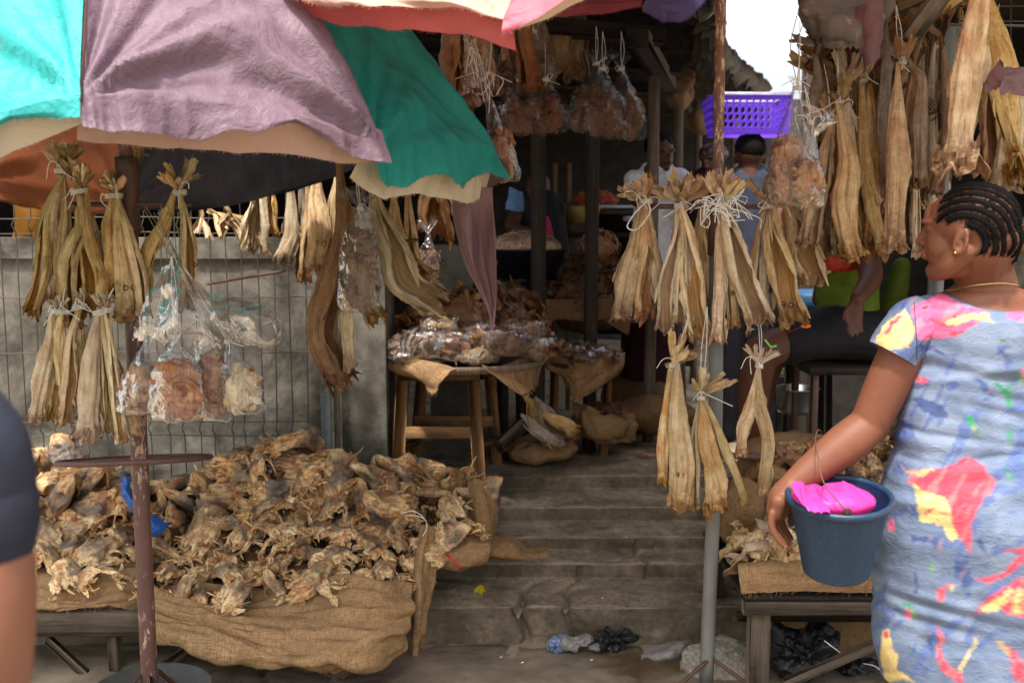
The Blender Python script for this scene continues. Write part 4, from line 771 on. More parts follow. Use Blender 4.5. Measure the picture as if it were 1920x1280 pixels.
# second umbrella
X2 = P(1347, 200, 3.2)[0]; T2 = thing('market_umbrella', 'patched pink and peach umbrella overhead on the chipped pole', 'umbrella', (X2, 3.2, 0))
tp2 = [P(944, 36, 2.0), P(1800, -470, 1.95), P(2350, -300, 2.7), P(2200, -120, 3.9), P(1345, -30, 4.05), P(1205, 2, 4.1), P(830, -30, 3.7), P(470, -30, 2.55)]
canopy(T2, (X2, 3.2, 2.78), tp2, [dict(m='pinkc', skirt=(.035, .02, .02, .02), bulge=.02, sag=.0, lining=('cream', .01, (.012, .030, .035, .03)), res=(130, 100)), dict(m='peach'), dict(m='turq'), dict(m='mauve', skirt=(.03, .03)),
                                  dict(m='purple', skirt=(.03, .03)), dict(m='dkpink', skirt=(.03, .03)), dict(m='maroon', skirt=(.02, .02)), dict(m='peach', skirt=(.015, .03, .02, .0), bulge=.01, sag=-.0, waves=2, res=(150, 110), lining=('red', .015, (.03, .055, .05, .045)))])
mk('pole', tube([(X2 + .005, 3.2, 1.58), (X2, 3.2, 2.2), (X2 - .004, 3.2, 2.78)], .0165, 20, 20), M['chippole'], T2)
X2b = P(1333, 1000, 3.2)[0]; zc = P(1340, 610, 3.2)[2]
mk('lower_pole', tube([(X2b - .004, 3.2, 0.02), (X2b + .006, 3.2, .8), (X2 + .004, 3.2, 1.52)], .0235, 24, 20), M['galv'], T2); mk('pole_joint', tube([(X2 + .003, 3.2, 1.45), (X2 + .004, 3.2, 1.64)], .027, 20, 4), M['rustiron'], T2)
zr = P(1330, 387, 3.2)[2]; g = ring_geo((X2 - .01, 3.23, zr), .21, .007, sq=.3); g.join(tube([(X2 - .21, 3.23, zr), (X2 + .2, 3.23, zr)], .007, 8)); mk('hanging_ring', g, M['rustpole'], T2)
zr = P(1330, 858, 3.2)[2]; g = ring_geo((X2 - .0, 3.24, zr), .21, .009, sq=.35, tiltx=-.02, tilty=-.07); g.join(tube([(X2 - .21, 3.24, zr + .004), (X2 + .2, 3.24, zr - .004)], .007, 8)); mk('lower_ring', g, M['rustpole'], T2)
g = G()
for q in ((1255, 1300), (1470, 1330)): g.join(tube([P(1333, 1232, 3.19), P(q[0], q[1], 3.1)], .007, 8, 6))
mk('pole_stay', g, M['rustiron'], T2)
# ------------------------------------------------------------------ left bench, burlap, stone lump
zb = P(120, 1147, 3.25)[2]
T = thing('low_bench', 'weathered low wooden bench under the left heap of fish heads', 'bench', (-1.2, 3.5, 0))
XL, XR = -2.1, -.42
mk('front_plank', box(((XL - 1.0) / 2, 3.27, zb - .038), (-1.0 - XL, .04, .075)), M['woodgrey'], T); mk('front_plank', box(((XL - 1.0) / 2, 3.29, zb - .088), (-1.0 - XL, .035, .022)), M['woodgrey'], T); mk('inner_rail', box(((XR - 1.0) / 2, 3.36, zb - .06), (XR + 1.0, .03, .07)), M['woodgrey'], T)
mk('bench_top', box(((XL + XR) / 2, 3.71, zb - .012), (XR - XL, .68, .022)), M['woodgrey'], T)
for px in (213, 900, -100): mk('leg', box((P(min(px, 700), 1220, 3.33)[0], 3.34, (zb - .1) / 2), (.034, .05, zb - .1)), M['woodgrey'], T); mk('leg', box((P(min(px, 700), 1220, 3.33)[0], 4.0, (zb - .03) / 2), (.04, .05, zb - .03)), M['woodgrey'], T)
mk('brace', beam(P(88, 1196, 3.31), P(185, 1285, 3.31), .028, .03), M['woodgrey'], T); mk('brace', beam(P(370, 1200, 3.36), P(255, 1285, 3.36), .03, .03), M['woodgrey'], T); mk('brace', beam(P(-60, 1200, 3.35), P(-160, 1285, 3.35), .03, .03), M['woodgrey'], T)
fb = folds(.010, n=5, seed=2, fine=.0012)
g = net([[(268, 1085, 3.42), (400, 1090, 3.40), (560, 1085, 3.42), (700, 1080, 3.42), (775, 1070, 3.5)], [(262, 1125, 3.26), (400, 1150, 3.24), (560, 1130, 3.24), (700, 1125, 3.24), (772, 1110, 3.32)], [(272, 1165, 3.20), (400, 1180, 3.18), (560, 1185, 3.14), (700, 1170, 3.16), (770, 1150, 3.26)],
         [(272, 1200, 3.17), (400, 1222, 3.10), (560, 1238, 3.06), (690, 1222, 3.10), (752, 1178, 3.27)], [(282, 1212, 3.20), (400, 1236, 3.18), (560, 1268, 3.14), (670, 1268, 3.16), (735, 1222, 3.30)]], 200, 130,
        lambda A, UV: fbm(np.stack([UV[..., 0] * 2.4 + UV[..., 1] * 4.2, UV[..., 1] * 10 - UV[..., 0] * 2.6, UV[..., 0] * 0 + 3], -1), 3, 2) * .05 + ridg(np.stack([UV[..., 0] * 2.2 + UV[..., 1] * 5, UV[..., 1] * 9 - UV[..., 0] * 3.2, UV[..., 0] * 0 + 7], -1), 12) * .018 + ridg(A * 22, 3) * .0022, .010, 1, 260, fraylen=.02)
mk('burlap_cover', g, M['burlap'], label='tan burlap sheet slung over the front of the left bench below the fish heads', cat='burlap')
g = net([[(-80, 1040, 3.5), (60, 1045, 3.45), (150, 1050, 3.5), (240, 1040, 3.55), (300, 1040, 3.6)], [(-80, 1085, 3.32), (60, 1090, 3.30), (150, 1088, 3.30), (215, 1085, 3.32), (275, 1080, 3.4)], [(-80, 1120, 3.25), (60, 1120, 3.24), (140, 1128, 3.24), (205, 1118, 3.25), (268, 1112, 3.3)], [(-80, 1138, 3.25), (60, 1142, 3.24), (140, 1141, 3.24), (205, 1136, 3.24), (262, 1148, 3.28)]], 110, 60, lambda A, UV: fbm(np.stack([UV[..., 0] * 6 + UV[..., 1] * 6, UV[..., 1] * 22, UV[..., 0] * 0 + 8], -1), 3, 4) * .022, .003, 4, 30)
mk('burlap_sack', g, M['burlap'], label='folded burlap sack laid along the bench top left of the rusty pole', cat='burlap sack')
g = net([[(790, 985, 3.55), (800, 980, 3.52), (812, 985, 3.54), (818, 995, 3.58)], [(775, 1060, 3.50), (788, 1060, 3.44), (805, 1060, 3.47), (815, 1065, 3.52)], [(772, 1110, 3.48), (786, 1115, 3.42), (803, 1112, 3.46), (812, 1105, 3.50)], [(776, 1155, 3.47), (784, 1160, 3.43), (792, 1158, 3.46), (800, 1150, 3.48)], [(774, 1215, 3.46), (780, 1222, 3.44), (786, 1212, 3.45), (795, 1195, 3.46)]], 44, 90, folds(.012, fu=22, fv=5, seed=7, fine=.002), .02, 6, 120, fraylen=.035)
mk('torn_burlap_strip', g, M['burlap'], label='torn burlap strip with frayed end hanging at the right end of the left bench', cat='burlap')
g = ico(P(862, 1035, 3.62), (.125, .09, .065), 5, .012, 14, 3); mk('burlap_sack_bundle', g, M['burlap'], label='stuffed burlap sack with a red stripe at the right end of the left bench', cat='burlap sack')
o_sack = bpy.data.objects['burlap_sack_bundle']; 
def stripe(o, pts, wd, m, name='ink_mark', off=.002):
    me = o.data; mw = Matrix.Translation(Vector([float(x) for x in worg(o)])) ; bvh = BVHTree.FromPolygons([mw @ v.co for v in me.vertices], [p.vertices[:] for p in me.polygons]); out = []
    for q in cr([np.array((a, b, 0.)) for a, b in pts], 26):
        d = Vector(P(q[0], q[1], 3.) - np.array((0, 0, H))).normalized(); h = bvh.ray_cast(Vector((0, 0, H)), d)
        if h[0] is not None: out.append(np.array(h[0] - d * off))
    if len(out) > 3: mk(name, ribbon(out, [wd, wd], (0, -1, .2), len(out), 3, 0), m, o)
M['redink'] = simple('red_stripe_dye', (.50, .04, .03), .8)
stripe(o_sack, [(826, 1031), (845, 1045), (862, 1062), (874, 1082)], .010, M['redink'], 'red_stripe')
g = net([[(880, 905, 3.8), (898, 898, 3.74), (920, 925, 3.74), (935, 960, 3.8)], [(882, 950, 3.76), (900, 955, 3.69), (922, 960, 3.69), (936, 985, 3.78)], [(885, 995, 3.72), (905, 1002, 3.66), (925, 998, 3.68), (934, 1008, 3.76)], [(890, 1030, 3.70), (908, 1036, 3.66), (922, 1030, 3.68), (930, 1025, 3.74)]], 50, 70, folds(.02, fu=12, fv=5, seed=11, fine=.001), .003, 8, 30)
mk('burlap_flap', g, M['burlapmid'], label='upright fold of burlap standing beside the end of the fish head heap', cat='burlap')
g = net([[(905, 1015, 3.72), (950, 1005, 3.80), (985, 1022, 3.82), (1026, 1028, 3.82)], [(910, 1030, 3.68), (950, 1018, 3.72), (985, 1035, 3.77), (1028, 1036, 3.80)], [(912, 1045, 3.66), (950, 1045, 3.69), (985, 1048, 3.74), (1020, 1044, 3.78)], [(915, 1050, 3.70), (950, 1052, 3.74), (985, 1050, 3.76), (1018, 1046, 3.79)]], 60, 40, folds(.018, fu=10, fv=8, seed=12, fine=.001), .003, 9, 20)
mk('burlap_tail', g, M['burlapmid'], label='twisted tail of burlap trailing onto the stone steps', cat='burlap')
# heap of heads on the left bench
def ln_(x, pts): return np.interp(x, [p[0] for p in pts], [p[1] for p in pts])
YB = [(40, 1075), (240, 1090), (310, 1105), (380, 1150), (450, 1125), (600, 1105), (740, 1125), (790, 1060), (830, 1010), (900, 1000)]
YT = [(40, 880), (100, 872), (190, 880), (250, 930), (330, 925), (400, 895), (460, 862), (520, 835), (610, 850), (700, 890), (860, 885), (900, 960)]
def heapD(px, py): f = np.clip((ln_(px, YB) - py) / (ln_(px, YB) - ln_(px, YT)), -.1, 1.15); return 3.28 + .60 * f ** .9 + (.22 if px > 780 else .22 * max(0, (px - 700) / 80))
g = net([[(x, ln_(x, YT) + 35, heapD(x, ln_(x, YT) + 10) + .12) for x in range(0, 900, 80)], [(x, (ln_(x, YT) + ln_(x, YB)) / 2 + 15, heapD(x, (ln_(x, YT) + ln_(x, YB)) / 2) + .10) for x in range(0, 900, 80)], [(x, ln_(x, YB) - 15, heapD(x, ln_(x, YB)) + .10) for x in range(0, 900, 80)]], 120, 60, folds(.02, n=6))
mk('burlap_underlay', g, M['burlapdk'], label='dark burlap underlay beneath the heap of fish heads on the left bench', cat='burlap')
GH = 'dried fish heads heaped on the left bench'
def headlabel(px, py, golden):
    f = (ln_(px, YB) - py) / (ln_(px, YB) - ln_(px, YT)); c = 'golden' if golden == 'headgold' else 'grey brown'
    z = 'at the left frame edge' if px < 130 else 'just left of the rusty pole' if px < 240 else 'right beside the rusty pole' if px < 330 else 'right of the blue plastic strip' if px < 430 else 'below the fence panel end' if px < 540 else 'before the fence post' if px < 640 else 'before the concrete pillar' if px < 740 else 'next to the numbered head' if px < 800 else 'above the red striped sack'
    v = 'lowest heap row' if f < .17 else 'second heap row' if f < .36 else 'middle heap row' if f < .6 else 'upper heap row' if f < .82 else 'top heap row'
    return '%s fish head, %s, %s' % (c, v, z)
def scatter(region, ytop, ybot, dist, n, Df, seed):
    r_ = random.Random(seed); out = []; tries = 0
    while len(out) < n and tries < n * 60:
        tries += 1; px = r_.uniform(*region); a, b = ytop(px), ybot(px); py = r_.uniform(a, b)
        if all(((px - q[0]) / dist[0]) ** 2 + ((py - q[1]) / dist[1]) ** 2 > 1 for q in out): out.append((px, py))
    return out
def put_head(px, py, D, seed, sc=1., kind=None, label=None, group=GH, cat='fish head', bias=-.7):
    r_ = random.Random(seed); me = HEADS[r_.randrange(len(HEADS))]
    d = Vector((r_.gauss(0, .8), r_.gauss(bias, .5), r_.gauss(-.25, .4))); q = d.to_track_quat('X', 'Z'); e = (q @ Euler((r_.gauss(0, .7), 0, 0)).to_quaternion()).to_euler()
    gold = kind or r_.choice(['head', 'head', 'headgold']); return place(me, 'dried_fish_skull', P(px, py, D), e, sc * r_.uniform(.85, 1.15), M[gold], label, cat, group, (1, 1, r_.uniform(.75, 1.05)))
pts = scatter((40, 905), lambda x: ln_(x, YT), lambda x: ln_(x, YB), (40, 28), 200, None, 5)
for i, (px, py) in enumerate(pts):
    f = (ln_(px, YB) - py) / (ln_(px, YB) - ln_(px, YT)); D = heapD(px, py); gk = 'headgold' if (f < .45 and rnd.random() < .75) or rnd.random() < .2 else 'head'
    put_head(px, py, D + rnd.uniform(-.02, .04), 100 + i, .92 if f < .5 else 1.22, gk, headlabel(px, py, gk), bias=-.8 if f < .6 else -.1)
o = place(HEADS[3], 'dried_fish_skull', P(742, 938, 3.52), (R(20), R(25), R(15)), 1.05, M['head'], 'pale dried fish head with handwritten number facing out, tied with white string', 'fish head', GH)
mk('knot_string', tube([P(752, 962, 3.40), P(776, 958, 3.38), P(796, 972, 3.38), P(800, 990, 3.4), P(792, 1005, 3.4)], .0014, 5, 20).join(tube([P(760, 966, 3.40), P(782, 967, 3.385), P(796, 972, 3.38)], .0014, 5, 12)), M['twine'], label='white string looped over the fish heads beside the numbered head', cat='string')
g = net([[(226, 898, 3.45), (234, 895, 3.42), (242, 900, 3.42)], [(232, 935, 3.38), (244, 935, 3.33), (254, 938, 3.37)], [(258, 972, 3.36), (270, 964, 3.32), (284, 965, 3.36)], [(272, 1002, 3.34), (290, 990, 3.30), (312, 978, 3.34)], [(292, 1004, 3.36), (308, 996, 3.34), (328, 984, 3.38)]], 24, 50, folds(.010, fu=20, fv=18, seed=3, fine=.009), .004, 3, 0)
mk('blue_plastic_strip', g, M['bluebag'], label='crumpled blue plastic strip lying in the fish heads behind the rusty pole', cat='plastic strip')

# ------------------------------------------------------------------ hanging bundles, left stall
GA = 'stockfish bundles on the left pole'
bundle('tall stockfish bundle at the far left of the ring, its tails dark and bristly', (122, 322), 2.88, [(60, 588, 36), (98, 600, 36), (84, 560, 30), (118, 565, 34), (76, 520, 26, 'headgold', .04)], 'fish', GA, seed=1, tl=.075, hook=(122, 300))
bundle('stockfish bundle tied with white string beside the far left one', (150, 360), 2.86, [(132, 606, 40, None, -.03, [(146, 420), (128, 500)]), (172, 590, 48), (198, 560, 28, 'headgold'), (150, 570, 30, None, .04)], 'fish', GA, seed=2, tl=.07, hook=(150, 335))
bundle('pair of broad stockfish with DG written on one, left of the rusty pole', (214, 368), 2.84, [(200, 545, 38), (240, 592, 42), (270, 588, 28), (222, 560, 28, 'headgold', .04)], 'fish', GA, seed=3, tl=.05, hook=(214, 350))
bundle('two crossed stockfish tied by the tails in front of the navy cloth', (338, 362), 2.86, [(276, 560, 36, None, 0, [(310, 415), (285, 480)]), (358, 575, 32, None, -.02, [(352, 420), (354, 500)])], 'fish', GA, seed=4, tl=.07, tdir=[(.5, 0, .8), (-.5, 0, .8)], hook=(338, 340))
mk('tail_remnant', tail_geo(P(252, 318, 2.92), (0.1, 0, 1), .10, 8, 5), M['fish'], label='broken stockfish tails stuck in the socket of the rusty pole', cat='fish tails')
GB = 'lower bundles on the left pole'
bundle('pale stockfish bundle hanging lowest at the left edge, OH written on one', (113, 584), 2.80, [(66, 782, 38), (104, 784, 42), (86, 770, 30, None, .03), (122, 760, 22, None, .03)], 'fishpale', GB, seed=11, tl=.03, hook=(122, 540))
bundle('slim stockfish bundle between the two wider lower left ones', (149, 577), 2.82, [(124, 790, 34), (150, 780, 30, None, .03), (138, 760, 24, None, .03)], 'fishpale', GB, seed=12, tl=.03, hook=(150, 540))
bundle('widest pale stockfish bundle of the lower left row, next to the bags', (194, 584), 2.78, [(166, 818, 46), (204, 812, 36), (224, 826, 24), (186, 790, 26, None, .03), (258, 810, 30, None, .02, [(206, 660), (238, 750)])], 'fishpale', GB, seed=13, tl=.035, hook=(213, 540))
GBG = 'bags of dried fish on the left pole'
bag('small bag of orange dried fish, leftmost of the four by the rusty pole', (286, 626), (254, 776), 78, 2.76, 'flake', group=GBG, seed=1, hook=(322, 480), tilt=.2, fill=.72)
bag('largest bag of pinkish dried fish chunks with a cut bottom edge', (330, 632), (334, 792), 98, 2.72, 'flake', group=GBG, seed=2, hook=(322, 480), fill=.80, chunks=46, fl_h=.05)
bag('narrow bag of dried fish just right of the largest bag', (378, 600), (406, 790), 70, 2.78, 'flake', group=GBG, seed=3, hook=(326, 480), fill=.74, tilt=.1, chunks=34)
bag('dried fish bag at the right with a big loose flap of clear film', (428, 640), (466, 776), 72, 2.76, 'fish', group=GBG, seed=4, hook=(345, 500), fill=.72, tilt=.4, chunks=34)
# loose film above the bags
def film_sheet(label, rows, seed, m='plasticfilm', nu=90, nv=60, amp=.02, group=None):
    g = net(rows, nu, nv, lambda A, UV: fbm(A * 10 + seed, 2, seed) * amp * 1.3 + ridg(A * 18 + seed, seed) * amp * .3, .006, seed); return mk('clear_film', g, M[m], label=label, cat='plastic film', group=group)
film_sheet('loose flap of clear film blown out to the right above the fish bags', [[(395, 548, 2.75), (440, 555, 2.72), (495, 572, 2.7), (536, 590, 2.72)], [(400, 575, 2.72), (445, 585, 2.68), (500, 595, 2.66), (541, 610, 2.7)], [(410, 600, 2.72), (450, 610, 2.69), (500, 622, 2.68), (528, 640, 2.7)], [(425, 640, 2.74), (455, 640, 2.72), (490, 648, 2.71), (515, 652, 2.72)]], 3)
film_sheet('crumpled clear film gathered under the knots of the four fish bags', [[(300, 500, 2.76), (330, 492, 2.73), (350, 515, 2.73), (380, 530, 2.75)], [(275, 560, 2.74), (320, 560, 2.70), (360, 565, 2.70), (412, 590, 2.73)], [(250, 610, 2.73), (310, 610, 2.69), (365, 610, 2.69), (425, 625, 2.72)], [(245, 636, 2.74), (300, 640, 2.70), (360, 650, 2.70), (420, 655, 2.73)]], 7)
g = G(); r_ = random.Random(5)
for i in range(9): 
    a = P(r_.uniform(270, 360), r_.uniform(375, 400), 2.84); b = P(322 + r_.uniform(-4, 24), 495 + r_.uniform(-12, 20), 2.76); mid = (a + b) / 2 + np.array([r_.gauss(0, .03), 0, r_.gauss(-.01, .02)]); g.join(tube([a, mid, b], .0012, 4, 20, cap=False))
for i in range(14):
    b = P(322 + r_.uniform(-3, 3), 500, 2.74); e = b + np.array([r_.gauss(0, .02), -.01, -r_.uniform(.03, .14)]); g.join(tube([b, (b + e) / 2 + np.array([r_.gauss(0, .01), 0, 0]), e], .0011, 4, 12, cap=False))
mk('tangled_twine', g, M['cord'], label='tangle of thin cords holding the fish bags to the ring of the left pole', cat='cords')
# ---- row on the fence
GC = 'stockfish hung along the mesh fence'
fish('short stockfish marked XE with its ragged end on the concrete wall', [(486, 330), (482, 400), (478, 470)], 46, 3.95, 'fishpale', 21, tail=False, tie=False, group=GC, gap=1.3, face=1.5)
fish('thin stockfish behind the one marked XE', [(512, 330), (508, 380), (506, 438)], 24, 4.0, 'fish', 22, tail=False, tie=False, group=GC)
fish('slim pale stockfish left of the pair near the fence post', [(545, 320), (546, 420), (538, 488)], 30, 3.95, 'fishpale', 23, tail=False, tie=False, group=GC)
fish('grey curled stockfish between two pale ones near the fence post', [(562, 320), (563, 440), (556, 522)], 26, 3.98, 'fishgrey', 24, tail=False, tie=False, group=GC, gap=1.4)
fish('pale stockfish marked TG left of the big brown fish', [(590, 310), (594, 400), (590, 505)], 40, 3.9, 'fishpale', 25, tail=False, tie=False, group=GC, face=-1.5)
fish('narrow stockfish at the left side of the one marked TG', [(575, 320), (574, 430), (572, 525)], 22, 3.96, 'fish', 26, tail=False, tie=False, group=GC)
fish('stockfish half hidden behind the big brown fish', [(624, 330), (622, 420), (610, 500)], 28, 3.95, 'fish', 27, tail=False, tie=False, group=GC)
for i, (x, y, a) in enumerate(((402, 400, 'frayed'), (378, 408, 'curled'), (430, 398, 'split'), (445, 420, 'dark'))): mk('stockfish_tail', tail_geo(P(x, y, 3.98), (rnd.uniform(-1, 1), 0, -.3), .09, 30 + i, 6), M['fish' if i % 2 else 'fishpale'], label='%s fish tail tip above the concrete wall %s' % (a, ('below the navy cloth', 'nearest the crossed pair', 'left of the fish marked XE', 'lowest of the four')[i]), cat='fish tail', group='fish tails above the wall')
fish('long dark brown fish marked AB hanging to knee height by the fence post', [(640, 305), (640, 420), (620, 540), (610, 630), (648, 712)], 62, 3.35, 'fishbrown', 31, tail=False, tie=False, flat=.55, gap=1.1, face=.9, shards=14)
fish('thin split strip of the long brown fish', [(660, 400, 3.36), (655, 520, 3.34), (652, 620, 3.33), (662, 692, 3.33)], 24, 3.34, 'fish', 32, tail=False, tie=False)
fish('pale fish slanting down to the right under the teal cloth', [(704, 330), (708, 400), (738, 470), (762, 530), (815, 562)], 58, 3.4, 'fishpale', 33, tail=False, tie=False, gap=1.4, face=1.2, shards=16)
fish('yellowish fish behind the slanting pale one', [(735, 345), (742, 420), (748, 480), (752, 540)], 34, 3.5, 'fish', 34, tail=False, tie=False)
fish('reddish pale fish strip beside the short iron bar', [(766, 345), (764, 430), (776, 490), (800, 520)], 34, 3.55, 'fishpale', 35, tail=False, tie=False)
fish('dark brown fish hanging below the cream cloth edge', [(815, 340), (820, 380), (826, 452)], 50, 4.2, 'fishbrown', 36, tail=False, tie=False, gap=1.3)
fish('second dark fish behind the cream cloth edge', [(795, 345), (800, 385), (800, 430)], 30, 4.3, 'fishbrown', 37, tail=False, tie=False)
fish('fish fillet with pointed end hanging between the two dark fish', [(850, 340), (855, 360), (862, 395)], 26, 3.6, 'fishpale', 38, tail=False, tie=False)
fish('ragged fish end in front of the concrete pillar', [(680, 480, 3.42), (672, 540, 3.40), (700, 600, 3.38)], 40, 3.4, 'fish', 39, tail=False, tie=False, gap=1.5, face=1.4)
bag('bag of dark dried fish strips hanging in front of the long brown fish', (676, 392), (672, 585), 74, 3.25, 'fishbrown', 'plasticthin', seed=11, fill=.9, flare=1.3, fl_h=.06, chunks=50, hook=(668, 320))
bag('small clear bag of grey fish under the pale slanting fish', (802, 440), (808, 545), 44, 3.8, 'darkflake', 'plastic', seed=12, fill=.8, cord=False)
mk('iron_bar', tube([P(755, 452, 3.5), P(782, 450, 3.3)], .006, 8), M['rustiron'], label='short rusty iron bar poking out beside the reddish fish strip', cat='bar')
mk('copper_strip', tube([P(388, 533, 4.1), P(450, 522, 4.1), P(535, 508, 4.1)], .006, 6, 20, sy=.4), M['rustiron'], label='brown flat strip fixed across the wire mesh behind the bags', cat='strip')
mk('orange_sheet', net([[(30, 372, 4.9), (60, 368, 4.9), (90, 380, 4.9)], [(25, 410, 4.9), (60, 410, 4.86), (88, 415, 4.9)], [(22, 448, 4.9), (60, 450, 4.9), (88, 450, 4.9)]], 20, 20, folds(.02, n=6)), M['orange'], label='orange plastic sheet behind the wire mesh at the far left', cat='sheet')
# ------------------------------------------------------------------ right pole bundles
GD = 'pale stockfish bundles on the ring of the right pole'; GE = 'stockfish bundles hung on strings below the ring'
bundle('leftmost stockfish bundle of the ring with one tail pointing left', (1212, 378), 3.18, [(1178, 588, 46), (1214, 592, 48), (1240, 585, 36, None, .04), (1196, 560, 30, None, .05)], 'fish', GD, seed=41, tl=.075, tdir=[(-.9, 0, .35), (-.3, 0, 1), (.3, 0, 1)], hook=(1212, 384), tw=.018, ends=4)
bundle('second stockfish bundle from the left with curled yellow tails', (1274, 386), 3.14, [(1246, 618, 34, None, 0, [(1268, 450), (1246, 540)]), (1276, 600, 26), (1300, 612, 32, None, .03), (1262, 590, 26, None, .05), (1322, 634, 46, None, -.01, [(1290, 450), (1300, 540)])], 'fishpale', GD, seed=42, tl=.085, tdir=[(-.7, 0, .8), (-.1, 0, 1), (.6, 0, .7), (.3, 0, 1)], tw=.017)
bundle('stockfish bundle directly behind the second one on the far side of the ring', (1315, 384), 3.34, [(1336, 520, 34), (1316, 560, 32)], 'fish', GD, seed=43, tl=.07, tw=.014)
bundle('stockfish bundle under a thick knot of white string in front of the pole', (1352, 384), 3.10, [(1350, 640, 34, None, 0, [(1352, 450), (1352, 560)]), (1376, 610, 24), (1430, 598, 52, None, -.04, [(1368, 430), (1400, 520)]), (1392, 560, 28, None, .05)], 'fishpale', GD, seed=44, tl=.08, tdir=[(0, 0, 1), (.3, 0, 1), (-.2, 0, 1), (.4, 0, .8)], tw=.020, ends=14)
bundle('rightmost stockfish bundle of the ring, widest fish marked in ink', (1440, 388), 3.12, [(1424, 600, 36, None, .03), (1488, 606, 56, None, -.02, [(1452, 440), (1470, 520)]), (1404, 590, 26, None, .05)], 'fish', GD, seed=45, tl=.08, tdir=[(0, 0, 1), (.9, 0, .1), (-.2, 0, 1)], tw=.017, ends=3)
bundle('lower stockfish bundle hanging furthest left on a string', (1262, 686), 3.10, [(1240, 905, 28, None, .01), (1282, 952, 50, None, -.02), (1262, 940, 22)], 'fishpale', GE, seed=46, tl=.08, tdir=[(.9, 0, .4), (.5, 0, .8), (.2, 0, 1)], hook=(1292, 590), tw=.013)
bundle('middle lower stockfish bundle hanging in front of the grey pole', (1314, 746), 3.08, [(1300, 950, 22), (1342, 952, 44), (1394, 945, 24, None, .02, [(1340, 800), (1372, 880)])], 'fishpale', GE, seed=47, tl=.07, tdir=[(-.2, 0, 1), (.5, 0, .8), (.9, 0, .6)], hook=(1326, 575), tw=.013)
bundle('forked pair of slim stockfish, right of the lower three', (1424, 686), 3.10, [(1396, 850, 32, None, 0, [(1418, 740), (1402, 800)]), (1440, 922, 32, None, -.01, [(1426, 750), (1444, 830)])], 'fishpale', GE, seed=48, tl=.055, tdir=[(0, 0, 1), (.7, 0, .6)], hook=(1418, 570), tw=.011)
# curly twine on the thick knot
g = G(); r_ = random.Random(8)
for i in range(34):
    p = P(1350 + r_.uniform(-26, 30), 378 + r_.uniform(-16, 26), 3.02); q = p + np.array([r_.gauss(0, .03), -.01, r_.gauss(0, .02)]); e = q + np.array([r_.gauss(0, .03), 0, -r_.uniform(0, .06)]); g.join(tube([p, q, e], .0015, 4, 14, cap=False))
mk('string_loop', tube([P(1212, 378, 3.12), P(1190, 400, 3.1), P(1176, 425, 3.1), P(1194, 430, 3.1), P(1218, 400, 3.1), P(1216, 380, 3.12)], .0022, 5, 30, cap=False), M['twine'], label='big open loop of white string on the leftmost bundle of the ring', cat='string')
mk('white_string_tangle', g, M['twine'], label='tangled white string hanging over the fish tied to the right pole', cat='string')
